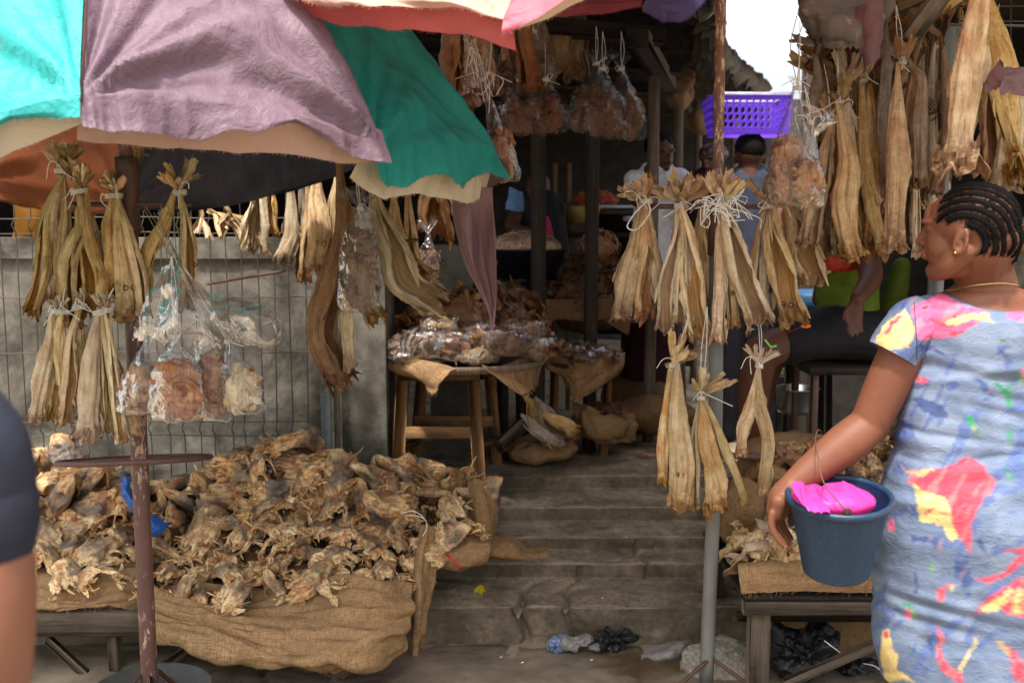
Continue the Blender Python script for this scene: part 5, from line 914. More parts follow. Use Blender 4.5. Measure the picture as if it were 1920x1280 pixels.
# ------------------------------------------------------------------ curtain of fish at the right
GF = 'single stockfish in the curtain at the upper right'
CUR = [
 ('pale broad stockfish hanging beside the clear bag of flakes', [(1574, 190), (1580, 300), (1590, 400), (1612, 478)], 50, 3.30, 'fishpale', (1570, 100)),
 ('yellow stockfish tapering to a point below the clear bag of flakes', [(1556, 215), (1548, 300), (1538, 380), (1524, 455)], 42, 3.36, 'fish', (1545, 120)),
 ('brown stockfish just right of the pale broad one', [(1618, 150), (1622, 280), (1628, 380), (1640, 480)], 46, 3.38, 'fish', (1618, 90)),
 ('long stockfish with raised tail tied in white, straight in the middle of the curtain', [(1692, 116), (1686, 220), (1682, 330), (1686, 470)], 44, 3.25, 'fish', (1680, 10)),
 ('grey skinned stockfish with curved back beside the one tied in white', [(1706, 118), (1722, 150), (1724, 240), (1728, 350)], 36, 3.28, 'fishgrey', None),
 ('thin dark stockfish between the brown one and the one tied in white', [(1652, 150), (1654, 260), (1652, 400)], 30, 3.45, 'fishbrown', None),
 ('stockfish whose hollow end frames a dark hole, lowest beside the seated man', [(1480, 380), (1496, 420), (1512, 470), (1524, 530)], 54, 3.5, 'fishpale', None),
 ('pale curled stockfish low behind the clear bag', [(1492, 360), (1478, 410), (1484, 460)], 26, 3.55, 'fish', None),
 ('short golden stockfish end right of the middle of the curtain', [(1710, 300), (1716, 380), (1722, 480)], 22, 3.4, 'fishpale', None),
 ('stockfish with cut flat tail at the upper left of the curtain', [(1532, 110), (1545, 180), (1560, 260)], 36, 3.5, 'fish', None),
 ('brown stockfish leaning left behind the gate post', [(1752, 30), (1744, 120), (1735, 240), (1728, 330)], 32, 3.75, 'fishbrown', None),
 ('tall stockfish immediately right of the gate post', [(1800, 20), (1798, 120), (1792, 240), (1785, 330)], 34, 3.7, 'fish', None),
 ('large textured stockfish with flared ragged end above the womans head', [(1838, -20), (1828, 80), (1806, 180), (1800, 325)], 56, 2.85, 'fishpale', (1838, -40)),
 ('large stockfish slanting right behind the flared one', [(1846, -20), (1868, 90), (1886, 200), (1896, 330)], 56, 2.95, 'fish', (1840, -40)),
 ('broad orange brown fish side at the right edge', [(1905, 150), (1912, 240), (1900, 345)], 60, 3.05, 'fish', None),
 ('stockfish hanging behind the flared one, dull brown', [(1850, 60), (1856, 180), (1862, 325)], 40, 3.25, 'fishbrown', None),
 ('dark stockfish deep behind the brown one', [(1600, 190), (1602, 300), (1596, 430)], 30, 3.6, 'fishbrown', None),
 ('twisted stockfish near the top behind the white tied one', [(1725, 30), (1712, 140), (1706, 260), (1704, 420)], 30, 3.6, 'fish', None),
 ('stockfish hanging behind the curtain with its end by the seated mans arm', [(1660, 130), (1668, 280), (1662, 440)], 34, 3.62, 'fish', None),
 ('ashen stockfish beside the twisted one', [(1745, 60), (1752, 200), (1748, 380)], 28, 3.72, 'fishgrey', None),
 ('ochre stockfish at the back between the two broad ones', [(1640, 120), (1636, 220), (1640, 420)], 28, 3.68, 'fish', None),
]
for i, (lb, pts, wd, D, mt, hk) in enumerate(CUR):
    big = i in (12, 13)
    fish(lb, pts, wd * (1. if big else .98), D, mt, 60 + i, flat=.6, gap=1.5 if i in (0, 3, 6, 12, 13) else None or rnd.choice([.6, 1., 1.3]), face=1.5 if i in (6,) else (-1.2 if i in (0, 3, 12) else None), hook=hk, group=GF, tail=i not in (12, 13, 14), tie=hk is not None or i == 3, tl=.08, rag=.5 if big else .3, shards=34 if big else 16,
         prof=([0, .05, .3, .6, .85, .93, 1.], [.5, .55, .8, 1.1, .85, 1.1, 1.9]) if big else PROF)
for i in range(38):
    x = 1532 + i * 6.4 + rnd.uniform(-8, 8); D = rnd.uniform(3.34, 3.8); y0 = rnd.uniform(20, 160); y1 = rnd.uniform(300, 480)
    mq = ('fish', 'fishbrown', 'fishpale', 'fishgrey', 'fishbrown')[(i * 3) % 5]
    fish('%s stockfish at the back of the curtain, %s' % ({'fish': 'tan', 'fishbrown': 'dark brown', 'fishpale': 'pale', 'fishgrey': 'grey'}[mq], ('behind the clear flake bags', 'behind the pale broad fish', 'behind the brown fish', 'behind the white tied fish', 'next to the gate post')[min(4, i // 8)]), [(x, y0), (x + rnd.uniform(-14, 14), (y0 + y1) / 2), (x + rnd.uniform(-16, 16), y1)], rnd.uniform(22, 36), D, mq, 160 + i, tie=False, group='stockfish packed behind the curtain', tl=.10)
for i, (x, y, a) in enumerate(((1530, 110, 'upper left'), (1555, 150, 'folded'), (1640, 90, 'brown'), (1700, 60, 'striped'), (1660, 190, 'tangled'), (1620, 200, 'twisted'))):
    mk('stockfish_tail', tail_geo(P(x, y, 3.45), (rnd.uniform(-.8, .8), 0, .6), .13, 70 + i, 7), M['fish' if i % 2 else 'fishbrown'], label='%s dried tail fin atop the fish curtain%s' % (a, (' against the sky', ' below the tarpaulin', ' under the crossed beams', ' beside the diagonal beam', ' between two hanging fish', ' behind the broad pale fish')[i]), cat='fish tail', group='tail fins at the top of the curtain')
for i in range(14):                                             # ragged tops knotted together behind the curtain
    x = 1600 + i * 22; y = 160 + 90 * rnd.random(); c0 = P(x, y, 3.58)
    mk('fish_scrap', ribbon([c0 + np.array((rnd.gauss(0, .04), 0, .07)), c0, c0 + np.array((rnd.gauss(0, .05), 0, -.12))], [.02, .05, .02], (rnd.gauss(0, .5), -1, 0), 12, 6, rnd.uniform(-.6, .6), i, (.3, .6, 0)), M['fishbrown'], label='scrap of dried fish skin knotted among the fish behind the curtain', cat='fish scrap', group='fish skin scraps behind the curtain')
bag('tall clear bag of orange fish flakes hanging against the purple basket', (1494, 165), (1478, 385), 86, 3.05, 'flake', seed=21, fill=.66, flare=.5, fl_h=.04, chunks=60, hook=(1500, 40), group='clear bags at the upper right')
bag('second clear bag of orange fish flakes, right of the tall one', (1520, 230), (1514, 392), 60, 3.0, 'flake', seed=22, fill=.62, flare=.5, fl_h=.03, chunks=46, group='clear bags at the upper right', hook=(1508, 160))
film_sheet('flap of clear film sticking out right of the hanging flake bags', [[(1505, 190, 3.02), (1530, 205, 3.0), (1560, 212, 3.0)], [(1500, 225, 3.0), (1530, 232, 2.97), (1572, 228, 2.99)], [(1505, 262, 3.0), (1530, 262, 2.98), (1556, 250, 3.0)]], 9, nu=50, nv=40)
mk('string_loops', tube([P(1494, 30, 3.1), P(1482, 90, 3.1), P(1492, 145, 3.1), P(1496, 165, 3.07)], .0012, 5, 24).join(tube([P(1506, 44, 3.1), P(1496, 80, 3.1), P(1500, 120, 3.1), P(1497, 165, 3.07)], .0012, 5, 24)), M['cord'], label='two thin cords holding the flake bags against the sky', cat='cord')
# upper right: tarpaulin, beams, gate
M['tarp'] = simple('grey_mud_stained_tarpaulin', (.15, .13, .115), .6, .3, 6, .3, .4, 30, stain=(.50, .44, .33), stainscale=4, stainpos=(.52, .6))
g = net([[(1465, -30, 3.3), (1520, -30, 3.2), (1580, -40, 3.2), (1660, -40, 3.3)], [(1478, 5, 3.3), (1530, 20, 3.15), (1590, 10, 3.2), (1665, 10, 3.3)], [(1510, 38, 3.3), (1550, 65, 3.15), (1600, 60, 3.12), (1660, 55, 3.3)], [(1535, 70, 3.35), (1560, 88, 3.25), (1600, 96, 3.2), (1640, 88, 3.3)]], 90, 60, lambda A, UV: fbm(A * 8, 3, 3) * .04 + ridg(A * np.array((16, 16, 7)), 5) * .018 + ridg(A * 34, 6) * .005, .01, 3)
mk('tarpaulin', g, M['tarp'], label='grey stained tarpaulin bundled over the top of the right stall', cat='tarpaulin')
mk('dark_cloth_scrap', net([[(1600, 15, 3.15), (1625, 5, 3.1), (1655, -10, 3.1)], [(1612, 60, 3.12), (1635, 55, 3.1), (1652, 40, 3.12)], [(1622, 125, 3.14), (1632, 122, 3.1), (1645, 110, 3.12)]], 30, 40, folds(.015, n=12, seed=3), .006, 2), M['dkmauve'], label='dark cloth scrap hanging from the tarpaulin', cat='cloth scrap')
mk('dark_cloth_scrap', net([[(1868, 104, 2.8), (1888, 118, 2.78), (1900, 124, 2.8)], [(1864, 135, 2.8), (1886, 140, 2.75), (1912, 142, 2.8)], [(1852, 172, 2.8), (1872, 170, 2.76), (1903, 176, 2.8)]], 40, 34, folds(.022, n=18, seed=5, fine=.002), .010, 2), M['dkmauve'], label='dark cloth scrap caught between the large fish at the right edge', cat='cloth scrap')
mk('roof_batten', beam(P(1630, 42, 3.4), P(1740, -8, 3.4), .03, .04), M['wood'], label='reddish batten crossing behind the tarpaulin', cat='batten'); mk('diagonal_beam', beam(P(1702, 78, 3.3), P(1775, -22, 3.3), .055, .05), M['woodpale'], label='weathered diagonal beam above the fish curtain', cat='beam')
mk('thin_batten', beam(P(1552, 118, 3.5), P(1640, 88, 3.5), .016, .02), M['wooddk'], label='thin dark batten against the sky under the tarpaulin', cat='batten')
T = thing('metal_gate', 'rusty grey steel gate frame with wire grid behind the large fish', 'gate', P(1771, 420, 3.5)); mk('gate_post', box((P(1771, 200, 3.5)[0], 3.5, 1.72), (.044, .04, 1.0)), M['galv'], T)
mk('gate_rail', beam(P(1760, 46, 3.48), P(1960, 50, 3.48), .008, .01), M['galv'], T); g = G()
for px in (1868, 1896, 1924, 1952): g.join(tube([P(px, -40, 3.6), P(px, 420, 3.6)], .0028, 5))
for py in (12, 40, 152, 200, 326, 350): g.join(tube([P(1790, py, 3.6), P(1990, py, 3.6)], .0028, 5))
mk('wire_grid', g, M['wire'], T); g = G(); r_ = random.Random(9)
for i in range(22): p = P(1765 + r_.gauss(0, 8), 205 + r_.gauss(0, 9), 3.44); g.join(tube([p, p + np.array([r_.gauss(0, .02), -.01, r_.gauss(0, .015)]), p + np.array([r_.gauss(0, .035), 0, r_.gauss(-.01, .02)])], .0016, 4, 10, cap=False))
mk('wire_knot', g, M['rustiron'], T)
slab_box('stall_side_wall', 1.86, 2.9, 3.95, 4.05, -.02, 1.46, 'concrete', None, .005, 'rough grey concrete wall behind the womans shoulder at the right edge', 'wall')
mk('beige_sack', ico(P(1912, 440, 3.8), (.09, .06, .07), 4, .01, 12, 2), M['burlapmid'], label='beige sack on top of the wall at the right edge', cat='sack')

# ------------------------------------------------------------------ round table in the middle
T = thing('round_stool_table', 'round topped brown wooden table stacked with bagged dried fish', 'table', (P(840, 700, 4.6)[0], 4.6, .375)); zt = P(870, 690, 4.22)[2]
cx = P(868, 690, 4.6)[0]
mk('tray_top', lathe([(0, zt - .01), (.37, zt - .012), (.40, zt + .006), (.405, zt + .004), (.38, zt - .03), (0, zt - .032)], (cx, 4.6, 0), 56), M['woodpale'], T)
def lg(a, b, D0, D1, wd=.055): return beam(P(a[0], a[1], D0), np.array([P(b[0], b[1], D1)[0], D1, .376]), wd, .05)
for a, b, D0, D1 in (((756, 700), (744, 905), 4.38, 4.33), ((888, 700), (900, 915), 4.38, 4.33), ((918, 700), (932, 900), 4.72, 4.80), ((792, 700), (778, 890), 4.72, 4.80)): mk('leg', lg(a, b, D0, D1), M['wood'], T)
mk('apron', beam(P(745, 704, 4.36), P(900, 704, 4.36), .045, .03), M['wood'], T)
mk('stretcher', beam(P(756, 810, 4.35), P(892, 810, 4.35), .055, .025), M['wood'], T); mk('stretcher', beam(P(775, 789, 4.74), P(925, 789, 4.74), .055, .025), M['wood'], T)
mk('stretcher', beam(P(752, 838, 4.37), P(782, 828, 4.76), .045, .025), M['wood'], T); mk('stretcher', beam(P(896, 838, 4.37), P(926, 826, 4.76), .045, .025), M['wood'], T)
fb2 = folds(.014, n=9, seed=21, fine=.0012)
mk('burlap_table_cover', net([[(700, 655, 4.45), (760, 668, 4.28), (810, 680, 4.22), (860, 688, 4.20)], [(702, 675, 4.42), (757, 690, 4.25), (812, 702, 4.19), (846, 694, 4.18)], [(712, 682, 4.42), (765, 705, 4.24), (812, 722, 4.18), (838, 702, 4.17)], [(722, 686, 4.42), (778, 712, 4.24), (808, 738, 4.18), (828, 712, 4.17)]], 90, 60, fb2, .003, 5, 50), M['burlap'], label='burlap point hanging over the front left edge of the round table', cat='burlap')
mk('burlap_table_cover', net([[(900, 690, 4.20), (950, 680, 4.28), (1000, 665, 4.42), (1040, 650, 4.6)], [(915, 700, 4.19), (955, 698, 4.26), (1000, 680, 4.40), (1028, 668, 4.55)], [(945, 712, 4.19), (968, 716, 4.25), (995, 705, 4.36), (1016, 690, 4.5)], [(975, 732, 4.2), (988, 734, 4.24), (1000, 730, 4.32), (1010, 712, 4.4)]], 80, 60, folds(.022, fu=16, fv=6, seed=22, fine=.001), .003, 6, 50), M['burlap'], label='burlap corner bunched over the right edge of the round table', cat='burlap')
mk('hanging_thread', tube([P(990, 735, 4.22), P(988, 770, 4.22), P(992, 800, 4.24)], .003, 6, 14), M['burlapmid'], label='frayed thread hanging from the burlap at the right of the round table', cat='thread')
GP = 'dried fish pieces piled on the round table'
g = ico(P(880, 605, 4.68), (.30, .22, .16), 5, .03, 9, 4); mk('fish_pile_core', g, M['darkflake'], label='brown mass of dried fish pieces under the loose ones on the round table', cat='dried fish', kind='stuff')
tp = [(740, 600), (790, 575), (850, 540), (905, 530), (950, 535), (1000, 565), (1035, 640)]; bt = [(740, 640), (1035, 655)]
for i, (px, py) in enumerate(scatter((745, 1030), lambda x: ln_(x, tp), lambda x: ln_(x, bt), (25, 15), 90, None, 4)):
    f = (ln_(px, bt) - py) / (ln_(px, bt) - ln_(px, tp)); D = 4.34 + .34 * f
    if rnd.random() < .6: place(FLK[i % len(FLK)], 'dried_fish_piece', P(px, py, D), (R(90) * (1 - f * .5) + rnd.gauss(0, .4), rnd.gauss(0, .5), rnd.gauss(0, 1.5)), rnd.uniform(.9, 1.5), M[rnd.choice(['fishbrown', 'darkflake', 'fishbrown'])], '%s fish piece in the loose pile, %s of the round table' % ('low lying' if f < .33 else 'middle layer' if f < .66 else 'topmost', ('left side', 'left of the centre', 'behind the hanging drape', 'right side')[min(3, int((px - 745) / 72))]), 'dried fish piece', GP)
    else: place(HEADS[i % len(HEADS)], 'dried_fish_skull', P(px, py, D), Vector((rnd.gauss(0, .8), -.5, rnd.gauss(0, .3))).to_track_quat('X', 'Z').to_euler(), rnd.uniform(.6, .9), M['fishbrown'], '%s brown fish head in the loose pile, %s of the round table' % ('low' if f < .5 else 'high', ('left side', 'left of the centre', 'behind the hanging drape', 'right side')[min(3, int((px - 745) / 72))]), 'fish head', GP)
def packet(label, px, py, wpx, hpx, D, mat, seed, group, film='plasticthin'):
    c = P(px, py, D); s = mpp(D); r = (wpx * s / 2, wpx * s * .36, hpx * s / 2); T = thing('bagged_dried_fish', label, 'bag of fish', c, group)
    g = ico(c, np.array(r) * .78, 4, r[2] * .4, 25, seed, 3, k=(.4, .5, 0)); r_ = random.Random(seed)
    for a in range(24):
        d = nz(np.array([r_.gauss(0, 1), r_.gauss(0, 1), r_.gauss(0, 1)])); p = c + d * np.array(r) * .84; t = nz(np.cross(d, np.array([r_.gauss(0, 1), r_.gauss(0, 1), r_.gauss(0, 1)]))) * r_.uniform(.02, .05)
        g.join(ribbon([p - t, p + d * .006, p + t * .5, p + t], [.008, .026, .02, .006], d, 8, 5, r_.uniform(-.4, .6), a, (r_.random(), r_.random(), 0)))
    mk('contents', g, M[mat], T); mk('film', ico(c, np.array(r) * 1.02, 4, r[2] * .28, 14, seed + 1, 3).join(tube([c + (r[0] * .7, 0, r[2] * .5), c + (r[0] * 1.1, -.01, r[2] * .9)], [.02, .005], 10, 6)), M[film], T); return T
PK = [('leftmost bag of pale fish overhanging the left edge of the round table', 735, 650, 84, 46), ('bag of pale rounded fish pieces, second along the table front', 792, 645, 82, 60), ('small bag behind the two left bags on the table front', 822, 612, 76, 40), ('bag with a round pale fish facing forward near the middle of the table front', 845, 650, 78, 56),
      ('flat reddish bag along the middle of the table rim', 893, 668, 92, 34), ('bag with a ring shaped pale fish at the centre of the table', 905, 632, 84, 54), ('shiny bag with a wide pale fish right of the centre', 948, 640, 96, 56), ('bag of orange fish at the right rim of the round table', 1002, 652, 80, 46), ('glossy bag at the top right of the packed bags', 985, 618, 76, 40), ('flat bag of fish low on the left rim', 760, 668, 70, 26)]
for i, (lb, px, py, a, b) in enumerate(PK): packet(lb, px, py, a, b, 4.28 + (.06 if py < 640 else 0) + (.08 if px in (735, 1002) else 0), 'darkflake' if i % 3 == 0 else ('fishgrey' if i % 3 == 1 else 'fishbrown'), 40 + i, 'bags of dried fish on the round table')
# dark stand beside / behind the table
T = thing('dark_wooden_stand', 'dark wooden stand behind the round table legs', 'stand', (P(955, 800, 4.9)[0], 4.9, .37))
for px in (940, 975, 990): mk('leg', beam(P(px, 690, 4.9), np.array([P(px + 4, 0, 4.9)[0], 4.9, .372]), .05, .05), M['wooddk'], T)
mk('top_board', beam(P(800, 694, 5.0), P(1000, 694, 5.0), .05, .3), M['wooddk'], T)
for px in (690, 840, 870): mk('back_board', beam(P(px, 700, 5.2), np.array([P(px, 0, 5.2)[0], 5.2, .372]), .10, .03), M['wooddk'], T)
mk('timber_offcut', beam(P(935, 838, 4.6), P(990, 786, 4.75), .06, .06), M['woodgrey'], label='short timber leaning at the right foot of the round table', cat='timber')
# ------------------------------------------------------------------ middle distance
Z0 = .376
T = thing('basin_of_dried_fish', 'wide black basin heaped with small tan dried fish', 'basin', P(990, 500, 5.25)); c = P(985, 470, 5.25); mk('basin', lathe([(0, -.14), (.16, -.14), (.21, 0), (.225, .008), (.215, .012), (.19, -.02), (.14, -.12), (0, -.125)], c, 44), M['blackbag'], T)
g = ico(c + (0, 0, -.01), (.19, .19, .11), 5, .012, 20, 3)
for a in range(400):
    an = rnd.uniform(0, 2 * PI); rr = .19 * math.sqrt(rnd.random()); p = c + np.array([math.cos(an) * rr, math.sin(an) * rr, .105 * math.sqrt(max(0, 1 - (rr / .19) ** 2)) - .005]); t = nz(np.array([rnd.gauss(0, 1), rnd.gauss(0, 1), rnd.gauss(0, .3)])) * .018; g.join(ribbon([p - t, p + (0, 0, .004), p + t], [.003, .009, .003], (0, -.3, 1), 4, 3, .4, a, (rnd.random(), rnd.random(), 0)))
mk('small_dried_fish', g, M['flake'], T)
GD2 = 'dark fish pieces heaped at the back'
T = thing('back_table', 'dark table with a brown cloth front behind the round table', 'table', (P(1110, 600, 5.3)[0], 5.4, Z0)); mk('table_top', box((P(1100, 560, 5.4)[0], 5.4, P(1100, 562, 5.2)[2] - .02), (1.0, .5, .03)), M['wooddk'], T)
for dx in (-.45, .45):
    for dy in (-.2, .2): mk('leg', box((P(1100, 560, 5.4)[0] + dx, 5.4 + dy, Z0 + .25), (.05, .05, .5)), M['wooddk'], T)
mk('table_cloth', net([[(1000, 562, 5.15), (1080, 560, 5.14), (1180, 560, 5.15)], [(1002, 592, 5.13), (1080, 600, 5.13), (1185, 592, 5.14)], [(1010, 610, 5.14), (1090, 585, 5.13), (1178, 628, 5.15)]], 60, 30, folds(.02, n=8)), M['burlapdk'], label='dark brown cloth hanging over the front of the back table', cat='cloth')
tp = [(1000, 545), (1050, 500), (1120, 465), (1170, 500), (1190, 540)]
mk('fish_pile_core', ico(P(1110, 555, 5.4), (.28, .2, .20), 4, .03, 9, 4), M['darkflake'], label='dark brown mass inside the heap on the back table', cat='dried fish', kind='stuff')
for i, (px, py) in enumerate(scatter((1000, 1190), lambda x: ln_(x, tp), lambda x: 562, (20, 16), 60, None, 9)):
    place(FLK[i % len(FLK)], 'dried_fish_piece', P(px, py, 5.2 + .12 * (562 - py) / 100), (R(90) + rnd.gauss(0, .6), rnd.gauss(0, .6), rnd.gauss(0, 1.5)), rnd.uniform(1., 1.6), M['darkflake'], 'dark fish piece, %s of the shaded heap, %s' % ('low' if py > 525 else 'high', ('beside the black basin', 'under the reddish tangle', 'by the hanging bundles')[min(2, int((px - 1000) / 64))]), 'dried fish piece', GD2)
g = G(); c = P(1122, 462, 5.3)
for a in range(90):
    d = nz(np.array([rnd.gauss(0, 1), rnd.gauss(0, 1), rnd.gauss(0, 1)])); p = c + d * np.array((.11, .09, .085)) * rnd.uniform(.8, 1); t = nz(np.cross(d, np.array([rnd.gauss(0, 1), rnd.gauss(0, 1), rnd.gauss(0, 1)]))) * .04; g.join(ribbon([p - t, p + d * .012, p + t], [.006, .014, .005], d, 6, 3, .3, a, (rnd.random(), .8, 0)))
g.join(ico(c, (.085, .07, .065), 4, .01, 20)); mk('tangled_dried_fish_ball', g, M['flake'], label='round tangle of reddish dried fish on top of the dark heap', cat='dried fish')
T = thing('small_rear_table', 'small rear table draped with burlap carrying shiny bags', 'table', (P(1085, 700, 5.0)[0], 5.1, Z0)); mk('table_top', lathe([(0, -.02), (.22, -.02), (.22, 0), (0, 0)], P(1085, 672, 5.1), 30), M['wooddk'], T)
for px in (1040, 1140): mk('leg', beam(P(px, 690, 5.0), np.array([P(px, 0, 5.0)[0], 5.0, Z0]), .045, .045), M['wood'], T)
mk('burlap_table_cover', net([[(1018, 668, 4.98), (1070, 672, 4.88), (1120, 672, 4.88), (1175, 660, 5.0)], [(1025, 692, 4.96), (1070, 705, 4.86), (1110, 700, 4.86), (1165, 690, 4.98)], [(1048, 705, 4.95), (1075, 728, 4.85), (1105, 722, 4.86), (1150, 705, 4.97)], [(1062, 715, 4.95), (1080, 745, 4.86), (1092, 745, 4.86), (1138, 715, 4.97)]], 70, 50, folds(.02, n=9, seed=31), .003, 5, 20), M['burlapmid'], label='burlap cover with a hanging point on the small rear table', cat='burlap')
for i, (x, y) in enumerate(((1040, 662), (1075, 655), (1110, 660), (1135, 668), (1090, 670))): packet('%s dark shiny bag of fish on the small rear table' % ('leftmost', 'second', 'middle', 'rightmost', 'front')[i], x, y, 58, 30, 4.95 - (.05 if i == 4 else 0), 'darkflake', 80 + i, 'shiny bags on the small rear table')
T = thing('open_burlap_sack', 'open burlap sack of dark fish standing on the floor under the rear table', 'sack', P(1130, 800, 4.95)); g = net([[(1068, 745, 5.0), (1110, 760, 4.9), (1150, 772, 4.9), (1192, 765, 5.0)], [(1075, 775, 4.9), (1115, 785, 4.82), (1155, 790, 4.82), (1194, 790, 4.92)], [(1085, 800, 4.88), (1118, 810, 4.78), (1155, 812, 4.8), (1190, 808, 4.9)], [(1095, 818, 4.9), (1122, 828, 4.84), (1155, 828, 4.84), (1185, 820, 4.92)]], 80, 60, folds(.035, n=8, seed=33)); mk('sack_cloth', g, M['burlapmid'], T); mk('sack_body', ico(P(1128, 790, 5.05), (.16, .13, .10), 4, .02, 10), M['burlapmid'], T)
for i in range(6): mk('dried_fish_piece', ribbon([P(1100 + i * 13, 752 + rnd.uniform(-3, 5), 5.0), P(1112 + i * 12, 765, 4.92), P(1125 + i * 11, 772, 4.9)], [.03, .06, .03], (0, -1, .5), 8, 5, .5, i, (.3, .8, 0)), M['darkflake'], T)
for i, (pp, wd) in enumerate((([(985, 740), (1005, 775), (1040, 825)], 36), ([(998, 745), (1030, 780), (1065, 828)], 34), ([(1010, 770), (1050, 790), (1082, 812)], 26), ([(980, 775), (1000, 800), (1050, 835)], 26))):
    fish('%s stockfish lying on the sack beside the round table' % ('leftmost', 'central', 'uppermost', 'lowest')[i], pp, wd, 4.72 - .03 * i, 'fishgrey' if i % 2 else 'fish', 140 + i, tail=False, tie=False, gap=1.3, group='stockfish lying on the floor sack')
mk('floor_sack', ico(P(1015, 842, 4.8), (.17, .14, .062), 5, .015, 12, 5), M['burlapmid'], label='lumpy burlap sack on the floor under the lying stockfish', cat='sack')
mk('floor_sack', ico(P(1225, 775, 5.3), (.22, .2, .10), 4, .03, 8, 6), M['burlapdk'], label='dark sack on the shed floor behind the hanging bundles', cat='sack'); mk('floor_sack', ico(P(1200, 740, 5.7), (.2, .2, .13), 4, .03, 8, 9), M['burlapdk'], label='shaded sack further back on the shed floor', cat='sack')
# far shelf with red dried prawns, trays
T = thing('rear_display_stand', 'rear market stand with trays of red dried prawns and a yellow bin', 'stand', (P(1120, 380, 6.3)[0], 6.3, Z0)); mk('shelf_board', box((P(1130, 388, 6.3)[0], 6.3, P(1130, 390, 6.3)[2]), (.75, .4, .025)), M['woodgrey'], T); mk('shelf_board', box((P(1130, 440, 6.3)[0], 6.35, P(1130, 440, 6.3)[2]), (.75, .5, .03)), M['wooddk'], T)
for px in (1040, 1066, 1220): mk('upright', box((P(px, 380, 6.3)[0], 6.25, 1.15), (.03, .03, 1.55)), M['wood'], T)
mk('prawn_heap', ico(P(1118, 378, 6.2), (.13, .1, .07), 4, .02, 40, 4), simple('red_dried_prawns', (.42, .10, .05), .6, .3, 60, .6, 1., 80), T); mk('tray', box(P(1150, 388, 6.15), (.3, .12, .02)), simple('white_enamel', (.6, .6, .58), .4), T); mk('yellow_bin', lathe([(0, 0), (.09, 0), (.11, .10), (.10, .10), (0, .03)], P(1092, 418, 6.1), 24), simple('faded_yellow_plastic', (.42, .30, .08), .6), T)
mk('tin_tray', box(P(1205, 410, 6.0), (.22, .12, .03)), simple('white_enamel_rim', (.55, .56, .58), .35), T)
mk('pink_cloth', net([[(1020, 402, 5.6), (1026, 405, 5.6), (1030, 410, 5.6)], [(1018, 440, 5.6), (1030, 440, 5.58), (1038, 445, 5.6)], [(1016, 462, 5.6), (1032, 465, 5.58), (1046, 466, 5.6)]], 16, 24, folds(.01, n=20)), simple('crimson_cloth', (.42, .02, .08), .7), label='crimson cloth hanging behind the black basin', cat='cloth')
mk('blue_white_cloth', net([[(955, 350, 5.3), (966, 355, 5.3), (980, 360, 5.3)], [(950, 380, 5.3), (968, 378, 5.28), (985, 385, 5.3)], [(948, 392, 5.3), (968, 396, 5.28), (984, 396, 5.3)]], 20, 24, folds(.015, n=20)), M['bluelight'], label='pale blue cloth in the shade right of the hanging drape', cat='cloth')
for i, (x, y, D, w_, h_) in enumerate(((1140, 570, 5.9, .35, .35), (1250, 640, 6.2, .3, .3), (1010, 540, 6.0, .5, .4), (1190, 470, 6.6, .5, .5))):
    T = thing('stacked_crate', '%s dark crate stacked in the shaded back of the shed' % ('nearest', 'right hand', 'left hand', 'rearmost')[i], 'crate', P(x, y, D)); c = P(x, y, D)
    c[2] = max(c[2], Z0 + h_ / 2)
    for j in range(4): mk('slat', box(c + (0, -.1, (j - 1.5) * h_ / 4), (w_, .03, h_ / 5)), M['wooddk'], T)
    mk('body', box(c, (w_ * .96, .16, h_ * .96)), M['darkroom'], T)
# hanging bags in the shed
HB = 'bags hanging from the shed roof'
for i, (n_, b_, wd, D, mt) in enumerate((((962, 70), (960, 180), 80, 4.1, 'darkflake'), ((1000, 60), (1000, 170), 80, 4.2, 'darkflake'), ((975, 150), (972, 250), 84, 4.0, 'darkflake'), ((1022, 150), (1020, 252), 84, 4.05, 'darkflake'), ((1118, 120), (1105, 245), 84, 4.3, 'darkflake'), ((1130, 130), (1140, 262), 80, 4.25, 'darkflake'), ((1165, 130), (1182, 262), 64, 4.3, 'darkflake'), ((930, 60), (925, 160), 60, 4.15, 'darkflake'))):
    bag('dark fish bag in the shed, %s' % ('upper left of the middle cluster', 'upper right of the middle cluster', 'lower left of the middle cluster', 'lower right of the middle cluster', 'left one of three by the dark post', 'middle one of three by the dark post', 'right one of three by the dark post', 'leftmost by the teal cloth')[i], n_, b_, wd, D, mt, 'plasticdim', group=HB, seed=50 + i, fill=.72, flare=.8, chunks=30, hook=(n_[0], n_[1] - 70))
bag('long clear bag with fish below many knotted strings beside the teal cloth', (905, 150), (955, 340), 50, 3.15, 'fishbrown', 'plastic', seed=61, fill=.55, flare=.5, hook=(885, 60), chunks=30)
bag('empty looking clear bag hanging beside the teal cloth edge', (876, 90), (885, 200), 40, 3.2, 'fishbrown', 'plasticmilk', seed=62, fill=.3, flare=.5, hook=(880, 40), chunks=8)
g = G(); r_ = random.Random(15)
for i in range(16):
    b = P(878 + r_.uniform(-4, 6), 88, 3.12) if i < 9 else P(916 + r_.uniform(-5, 5), 135, 3.12); e = b + np.array([r_.gauss(0, .022), -.01, -r_.uniform(.04, .13)]); g.join(tube([b, (b + e) / 2 + np.array([r_.gauss(0, .015), 0, .01]), e], .0013, 4, 12, cap=False))
for a, b in (((864, 55), (876, 88)), ((902, 55), (878, 88)), ((920, 50), (916, 135)), ((880, 90), (908, 192))): g.join(tube([P(*a, 3.12), P((a[0] + b[0]) / 2 + 3, (a[1] + b[1]) / 2, 3.12), P(*b, 3.12)], .0013, 4, 12, cap=False))
mk('bag_strings', g, M['twine'], label='many white strings knotted above the clear bags beside the teal cloth', cat='string')
